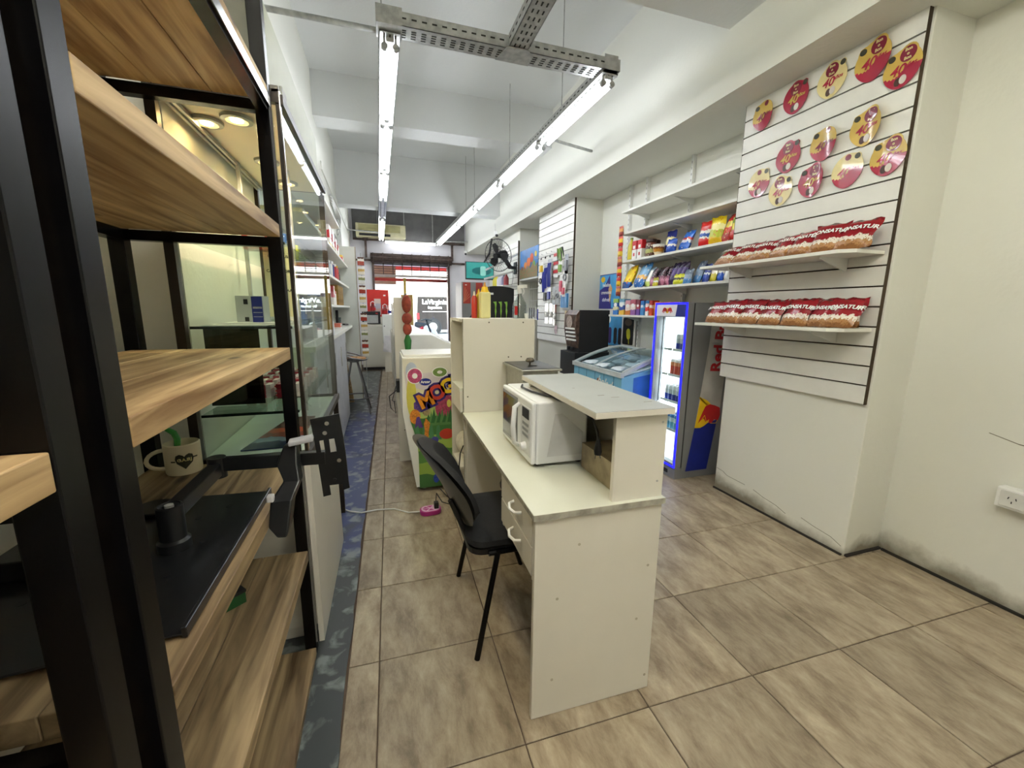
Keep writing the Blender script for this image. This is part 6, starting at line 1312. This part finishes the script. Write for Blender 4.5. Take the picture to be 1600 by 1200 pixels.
art('yellow_flower', [(.265, .42), (.295, .42), (.30, .48), (.31, .53), (.28, .57), (.265, .53), (.27, .48)], mat('gum_orange', '#d9872c'), 3.5) ; art('brown_gum', ell(.03, .035, 9, .285, .62), mat('gum_tan', '#b0a070', .5, var=.2, scale=60), 2.4)
art('red_gum', ell(.055, .04, 16, .43, .44), redl, 3)
bluec = mat('gum_blue', '#2f4fb8', .5, var=.15, scale=70)
art('blue_gum', ell(.045, .10, 18, .375, .19), bluec, 3); art('blue_gum', ell(.032, .034, 16, .36, .30), bluec, 3.4); art('blue_gum', ell(.028, .026, 12, .34, .40), mat('gum_violet3', '#4a4a9a', .5), 3.6)
for x, z, a_ in ((.33, .22, .02), (.42, .22, .02), (.345, .10, .022), (.405, .10, .022)): art('blue_gum', ell(a_, a_ * 1.6, 12, x, z), bluec, 3.2)
for x in (.26, .70):
    for y in (2.97, 3.30): obj('caster', MB().ring((x, y, .022), .014, .008, 12, nrm=(0, 1, 0), k=6).box(x - .012, x + .012, y - .01, y + .01, .03, .045), greyedge, cdp)
obj('lid', MB().box(.13, .79, 2.93, 3.36, .99, 1.012).box(.14, .78, 2.95, 3.34, 1.012, 1.03), whitep, cdp, bevel=.004)
obj('lid_ridge', MB().prism([(.62, 1.03), (.70, 1.03), (.67, 1.07), (.65, 1.07)], 1, 3.0, 3.34), whitep, cdp, bevel=.004)
# long white counter behind
lc = thing('long_counter', 'long white counter with sloping lid running towards the doorway', 'counter', (.5, 6.0, 0))
obj('end_board', MB().box(.107, .225, 3.575, 3.60, .015, 1.44), wlam, lc, bevel=.001)
obj('side_board', MB().box(.16, .18, 3.60, 6.2, .02, .98), wlam, lc)
obj('side_board', MB().box(.20, .22, 6.22, 8.7, .02, .95), wlam, lc)
obj('cabinet_body', MB().box(.18, .85, 3.62, 8.7, .03, .93), wlam, lc)
obj('sloping_lid', MB().prism([(.24, .93), (.24, 1.12), (.42, 1.12), (.78, .95), (.78, .93)], 1, 3.7, 6.0), whitep, lc, bevel=.004)
obj('edge_rail', MB().box(.20, .80, 3.62, 3.66, .93, .97).box(.20, .82, 3.50, 3.56, .90, .925), whitep, lc, bevel=.003)
for k, y in enumerate((4.3, 5.1, 5.9)): obj('upright_post', MB().box(.145, .165, y, y + .03, .2, 1.42), wlam, lc)
obj('screw', MB().lathe([(.001, -.001), (.005, -.001), (.005, 0), (.001, 0)], (.16, 3.575, .30), 8, ax='y'), mat('dark_screw', '#54503f'), lc)
t = thing('socket_box', 'small black socket with dangling wires on the counter side', 'socket', (.13, 3.7, .75))
obj('box', MB().box(.10, .16, 3.46, 3.57, .66, .76), blackp, t, bevel=.004)
obj('wires', MB().tube([(.11, 3.5, .68), (.04, 3.52, .62), (.05, 3.6, .5), (.09, 3.6, .45), (.08, 3.6, .56)], .004, 6).tube([(.10, 3.55, .70), (.07, 3.9, .5), (.10, 4.2, .42)], .004, 6), blackp, t, True)
t = thing('pepper_garland', 'garland of orange red plush peppers with a green tip hanging by the counter', 'decoration', (.2, 3.45, 1.0))
plush = mat('plush_red', '#a84a34', .8, var=.15, scale=30)
for z, r_, s_ in ((1.385, .038, 1.9), (1.27, .042, 1.1), (1.185, .036, 1.4)): obj('pepper', MB().ball((.205, 3.46, z), r_, 14, sz=s_), plush, t, True)
obj('green_tip', MB().lathe([(.004, 0), (.022, .02), (.03, .10), (.012, .15), (.004, .155)], (.205, 3.46, .99), 10), mat('leaf_green', '#2f7a35', .6), t, True)
obj('cord', MB().cyl((.205, 3.46, 1.1), (.205, 3.46, 1.47), .003, 5), blackp, t)
obj('hook', MB().bar((.205, 3.46, 1.47), (.18, 3.58, 1.44), .006), steel, t)
# power strip and cords
t = thing('power_strip', 'pink round edged power strip on the floor beside the desk', 'power strip', (.262, 2.59, 0), R(4))
obj('case', MB().prism(rrect(-.07, .07, -.05, .05, .045, 6), 2, .002, .03), mat('magenta', '#b32d86', .35), t, world=False, bevel=.003)
obj('top_face', MB().prism(rrect(-.06, .06, -.042, .042, .038, 6), 2, .03, .0325), mat('pale_pink', '#e3b9d6', .35), t, world=False)
for a_ in range(0, 360, 60):
    if a_ in (0, 300): continue
    c_, s__ = math.cos(R(a_ + 30)), math.sin(R(a_ + 30)); obj('socket_segment', MB().prism([(c_ * .012, s__ * .009), (math.cos(R(a_ + 8)) * .052, math.sin(R(a_ + 8)) * .034), (math.cos(R(a_ + 52)) * .052, math.sin(R(a_ + 52)) * .034)], 2, .0325, .0335), MC['magenta'], t, world=False)
single('plug', MB().box(.285, .315, 2.565, 2.60, .034, .075), blackp, 'black plug standing in the pink power strip', 'plug', bevel=.003)
single('white_cable', MB().tube([(.195, 2.60, .012), (.12, 2.62, .006), (.03, 2.70, .006), (-.08, 2.72, .006), (-.18, 2.70, .009), (-.25, 2.74, .009), (-.31, 2.80, .009), (-.325, 2.83, .05)], .0045, 8), whitep, 'white cord snaking across the floor to the pink power strip', 'cord', smooth=True)
single('black_cable', MB().tube([(.30, 2.60, .07), (.31, 2.64, .11), (.35, 2.66, .03), (.40, 2.66, .007), (.43, 2.72, .007), (.40, 2.80, .007), (.36, 2.84, .05)], .0035, 6), blackp, 'thin black cord looping from the plug towards the candy freezer', 'cord', smooth=True)
single('black_cable', MB().tube([(.435, 2.30, .55), (.418, 2.31, .50), (.41, 2.31, .42), (.415, 2.31, .33)], .004, 6), blackp, 'black cord hanging against the far edge of the desk', 'cord', smooth=True)
# ============================================================ STOOL
st = thing('bar_stool', 'steel bar stool with a round slatted wooden seat by the end panel', 'stool', (-.345, 5.55, 0))
sx, sy = -.345, 5.55
seatw = wood('stool_wood', '#cf9a5a', '#9a6a38', 0)
for k in range(5):
    xa = -.15 + k * .06; q = []
    hw = lambda x: math.sqrt(max(0, .15 ** 2 - x * x))
    pts = [(sx + xa, sy - hw(xa)), (sx + xa + .056, sy - hw(xa + .056)), (sx + xa + .056, sy + hw(xa + .056)), (sx + xa, sy + hw(xa))]
    if k == 0: pts = [(sx + xa + .004, sy - .03), (sx + xa + .056, sy - hw(xa + .056)), (sx + xa + .056, sy + hw(xa + .056)), (sx + xa + .004, sy + .03)]
    if k == 4: pts = [(sx + xa, sy - hw(xa)), (sx + xa + .055, sy - .03), (sx + xa + .055, sy + .03), (sx + xa, sy + hw(xa))]
    obj('seat_slat', MB().prism(pts, 2, .705, .725), seatw, st, bevel=.002)
tubm = mat('stool_steel', '#77777a', .35, metal=.8)
obj('seat_ring', MB().ring((sx, sy, .705), .155, .010, 28), tubm, st, True)
obj('backrest_loop', MB().tube([(sx + .12, sy + .13, .71), (sx + .02, sy + .19, .75), (sx - .12, sy + .14, .79), (sx - .18, sy, .80), (sx - .13, sy - .13, .78), (sx - .02, sy - .18, .74), (sx + .10, sy - .13, .71)], .009, 8).tube([(sx + .06, sy + .16, .71), (sx - .10, sy + .14, .75), (sx - .165, sy, .76), (sx - .11, sy - .13, .74), (sx + .02, sy - .165, .71)], .008, 8), tubm, st, True)
obj('hub_plate', MB().cyl((sx, sy, .67), (sx, sy, .70), .06, 16), tubm, st, True)
for a_ in (45, 135, 225, 315):
    c_, s__ = math.cos(R(a_)), math.sin(R(a_)); obj('leg', MB().tube([(sx + c_ * .05, sy + s__ * .05, .68), (sx + c_ * .12, sy + s__ * .12, .45), (sx + c_ * .24, sy + s__ * .24, .012)], .011, 8), tubm, st, True)
obj('foot_ring', MB().ring((sx, sy, .22), .20, .009, 28), tubm, st, True)
# ============================================================ FAR END
t = thing('snack_strip_stand', 'narrow stand of shiny snack sachets behind the end panel', 'display', (-.24, 6.65, 0))
for k in range(11): obj('sachet', MB().box(-.285, -.195, 6.60, 6.65, .62 + k * .135, .735 + k * .135), bands('sachet_%d' % (k % 3), [[(0, '#e8dfcf'), (.4, '#c9a35a'), (.7, '#f0ece4')], [(0, '#a83a2c'), (.5, '#efe6da'), (.8, '#5c3a2c')], [(0, '#d9d6d0'), (.5, '#8a8f5a'), (.8, '#efe9dc')]][k % 3], .25, .15), t, bevel=.004)
obj('pole', MB().box(-.245, -.235, 6.655, 6.665, 0, 2.15), steel, t)
t = thing('white_cupboard', 'white low cupboard at the far end of the aisle', 'cupboard', (-.16, 9.65, 0))
obj('carcass', MB().box(-.41, .09, 9.5, 10.0, .06, 1.0), wlam, t, bevel=.004); obj('door', MB().box(-.40, .08, 9.485, 9.5, .09, .97), wlam, t, bevel=.004); obj('plinth', MB().box(-.39, .07, 9.52, 9.95, 0, .06), blackp, t)
t = thing('toaster_oven', 'silver fronted toaster oven with a black top on the far cupboard', 'oven', (-.2, 9.6, 1.0))
obj('case', MB().box(-.38, -.0, 9.52, 9.85, 1.01, 1.28), blackp, t, bevel=.008); obj('glass_door', MB().box(-.35, -.05, 9.512, 9.52, 1.03, 1.2), mat('silver_front', '#b9bcbd', .3, metal=.3), t); obj('red_badge', MB().box(-.1, -.05, 9.51, 9.515, 1.22, 1.25), redp, t); obj('handle', MB().box(-.28, -.08, 9.495, 9.512, 1.215, 1.228), blackp, t)
t = thing('white_fridge', 'white upright box with a cloth hanging from it beside the far cupboard', 'cabinet', (.2, 9.2, 0))
obj('body', MB().box(.03, .30, 9.1, 9.45, .62, 1.22), whitep, t, bevel=.01); obj('stand', MB().box(.05, .28, 9.12, 9.43, 0, .62), wlam, t); obj('latch', MB().lathe([(.001, -.01), (.012, -.01), (.012, 0), (.001, 0)], (.07, 9.1, .98), 10, ax='y'), blackp, t)
single('white_apron', MB().hexa([(.02, 9.03, .45), (.2, 9.03, .42), (.2, 9.08, .42), (.02, 9.08, .45), (.06, 9.04, .78), (.19, 9.04, .78), (.19, 9.08, .78), (.06, 9.08, .78)]), mat('cloth_white', '#d9d6da', .85, var=.06, bump=.4, bscale=10), 'white cloth hanging in front of the far upright box', 'cloth')
t = thing('red_poster_box', 'red printed box with pale figures in the middle leaning by the doorway', 'box', (-.05, 9.9, 1.2)); obj('panel', MB().box(-.27, .20, 9.9, 9.96, 1.16, 1.76), mat('bright_red', '#cf2a20', .5, var=.03), t); obj('pale_picture', MB().box(-.12, .02, 9.895, 9.9, 1.2, 1.56), bands('pale_pic', [(0, '#c9a9a0'), (.4, '#b9b6c0'), (.7, '#d9c8bc')], .5, .1), t); obj('white_mark', MB().box(.08, .13, 9.895, 9.9, 1.62, 1.65), printw, t); obj('support', MB().box(-.25, .18, 9.96, 10.0, .98, 1.7).box(-.38, -.34, 9.9, 9.95, .99, 1.17), wlam, t)
for k, x in enumerate((-.16, .04, .20)):
    t = thing('water_jug', '%s clear handled water jug in front of the red printed box' % ['first', 'second', 'third'][k], 'jug', (x, 9.75 if k < 2 else 9.3, 1.28 if k < 2 else 1.22), 0, 'water jugs'); 
    zz = 1.285 if k == 0 else (1.225 if k == 2 else 1.29); yy = 9.70 if k == 0 else 9.32 if k == 2 else 9.42
    xx = (-.15, .10, .22)[k]; zz = (1.282, 1.222, 1.222)[k]; t.location = (xx, yy, zz)
    obj('body', MB().lathe([(.05, 0), (.06, .01), (.06, .10), (.045, .14), (.02, .17), (.004, .171)], (xx, yy, zz), 16), glass('jug_plastic', '#eef2f6', 1.6, .85), t, True)
    obj('label', MB().lathe([(.0605, .02), (.061, .02), (.061, .08), (.0605, .08)], (xx, yy, zz), 16), (redp, redp, navy)[k], t, True); obj('handle', MB().tube([(xx - .045, yy - .03, zz + .12), (xx - .04, yy - .04, zz + .19), (xx, yy - .04, zz + .215), (xx + .04, yy - .04, zz + .19), (xx + .045, yy - .03, zz + .12)], .009, 6), whitep, t, True)
t = thing('small_shelf_table', 'white trolley carrying items under the far jugs', 'table', (.15, 9.3, 0)) if False else None
# goods on the cabinet side shelves
def Lc(lab, y, z, w, h, nme, cc, d=.10):
    z = LZ[z]; y *= 1.28; w *= 1.28; h *= 1.24; d *= 1.28
    return carton('printed_box', lab, 'box', -.58, -.58 + d, y - w / 2, y + w / 2, z, z + h, bands(nme, cc, .35, .08, 5), 'goods on the cabinet side shelves', 0, (('side_label', ('s', .15, .85, .55, .8), printw),))
Lc('red and yellow tall pack on the top full wall shelf, nearest', 3.72, 1.80, .16, .20, 'lg1', [(0, '#e3c93a'), (.3, '#e9e2da'), (.5, '#c02a2c'), (.8, '#e8e0dc')])
Lc('red and yellow tall pack on the top full wall shelf, second', 3.95, 1.80, .16, .20, 'lg1', [(0, '#e3c93a'), (.3, '#c02a2c')])
Lc('red and yellow tall pack on the top full wall shelf, third', 4.18, 1.80, .14, .17, 'lg1', [(0, '#e3c93a'), (.3, '#c02a2c')])
Lc('white and red pack beside the yellow based ones on the wall shelf', 4.38, 1.80, .12, .14, 'lg2', [(0, '#d9b83a'), (.3, '#f0ece8'), (.6, '#c23a3c')])
Lc('orange and pink box at the far end of the top full wall shelf', 4.88, 1.80, .18, .10, 'lg3', [(0, '#d9803a'), (.4, '#d85a6c'), (.8, '#e8c05a')])
Lc('red wrapped block high on the uppermost wall shelf', 3.1, 2.10, .2, .14, 'lg4', [(0, '#a83234'), (.5, '#c24a48'), (.8, '#b03a3a')])
for k, (y, h_, cc) in enumerate(((3.25, .14, '#e8e6e0'), (3.38, .15, '#d8d2c4'), (3.5, .13, '#b9c4cc'), (3.62, .14, '#e9e4dc'), (3.75, .15, '#2c3f8c'), (3.98, .15, '#b9323a'), (4.12, .15, '#c8403a'), (4.26, .10, '#5a4a3a'))):
    lathe_item('jar', '%s jar on the middle wall shelf, %s from the glass cabinet' % (['white', 'cream', 'grey', 'ivory', 'navy', 'dark red', 'red', 'brown'][k], ['first', 'second', 'third', 'fourth', 'fifth', 'sixth', 'seventh', 'eighth'][k]), 'jar', [(.042, 0), (.05, .006), (.05, h_ * .97), (.036, h_ * 1.03), (.004, h_ * 1.04)], (-.49, y * 1.28, 1.646), mat('jar_%d' % k, cc, .35), [('lid', [(.004, h_ * 1.04), (.043, h_ * 1.04), (.043, h_ * 1.2), (.004, h_ * 1.2)], (whitep, steel, whitep, steel, printw, whitep, yellowp, blackp)[k])], 'jars on the middle wall shelf')
for k in range(5): 
    lathe_item('can_stack', 'column of golden tins on the lower wall shelf, %s from the glass cabinet' % ['first', 'second', 'third', 'fourth', 'fifth'][k], 'tins', [(.044, 0), (.045, .070), (.042, .072), (.045, .075), (.045, .146), (.042, .148), (.045, .151), (.045, .222), (.004, .223)], (-.475, 5.05 + k * .14, 1.379), mat('golden_tin', '#a8823a', .35, metal=.5, var=.1, scale=30), (), 'columns of golden tins')
Lc('pink topped carton on the lower wall shelf', 3.72, 1.37, .10, .16, 'lg5', [(0, '#e8e2da'), (.4, '#d97a86'), (.7, '#c94a58')])
Lc('white and red carton low on the lower wall shelf', 3.83, 1.37, .08, .12, 'lg6', [(0, '#f0ece6'), (.5, '#e8dcd4'), (.8, '#c8424a')])
Lc('navy and white carton on the lower wall shelf beside the cabinet', 3.1, 1.37, .16, .18, 'lg7', [(0, '#e9e6e0'), (.3, '#3a5cae'), (.7, '#e6e2dc')])
Lc('mustard yellow folder on the lower wall shelf', 3.35, 1.37, .05, .17, 'lg8', [(0, '#c9b03a'), (.5, '#d9c24a')])
Lc('white printer like box on the counter beside the cabinet', 3.0, 1.16, .3, .10, 'lg9', [(0, '#d9dce0'), (.5, '#e9e9ea')], .14)
Lc('blue and white small pack on the counter', 3.3, 1.16, .08, .13, 'lg10', [(0, '#e9ecef'), (.3, '#2f5cae'), (.6, '#dfe6ee')])
Lc('coral pink packet on the counter near the tins', 4.15, 1.16, .14, .05, 'lg11', [(0, '#e8e4e0'), (.3, '#e0806a')])
lathe_item('glass_tumbler', 'clear tumbler on the counter near the far end', 'glass', [(.03, 0), (.036, .12), (.034, .12), (.028, .006), (.004, .005)], (-.52, 5.76, 1.108), glass('tumbler', '#e0eaea', 1.8, .8), ())
single('black_stapler', MB().bar((-.47, 5.9, 1.135), (-.45, 6.25, 1.12), .03, .02), blackp, 'black stapler lying at the far end of the counter', 'stapler')
single('black_holder', MB().bar((-.52, 5.6, 1.108), (-.52, 5.62, 1.32), .03, .03), blackp, 'slim black upright holder on the counter', 'holder')
single('black_tray', MB().box(-.45, -.34, 4.05, 4.30, 1.212, 1.235).box(-.45, -.34, 4.05, 4.30, 1.161, 1.166), blackp, 'flat black tray over the coral packet on the counter', 'tray') if False else None
# wall socket on the near right wall
t = thing('wall_socket', 'white double wall socket low on the right wall nearest the viewer', 'socket', (2.70, .93, .51))
obj('box', MB().box(2.655, 2.71, .80, .995, .485, .58), whitep, t, bevel=.006)
obj('face', MB().box(2.650, 2.655, .815, .98, .497, .568), mat('socket_face', '#dcdcd6', .4), t, bevel=.002)
for y in (.94, .86):
    for dy, dz, a_ in ((-.012, .006, .5), (.012, .006, -.5), (0, -.012, 0)): obj('slot', MB().bar((2.6495, y + dy - .003 * a_, .533 + dz - .005), (2.6495, y + dy + .003 * a_, .533 + dz + .005), .002, .003), printk, t)
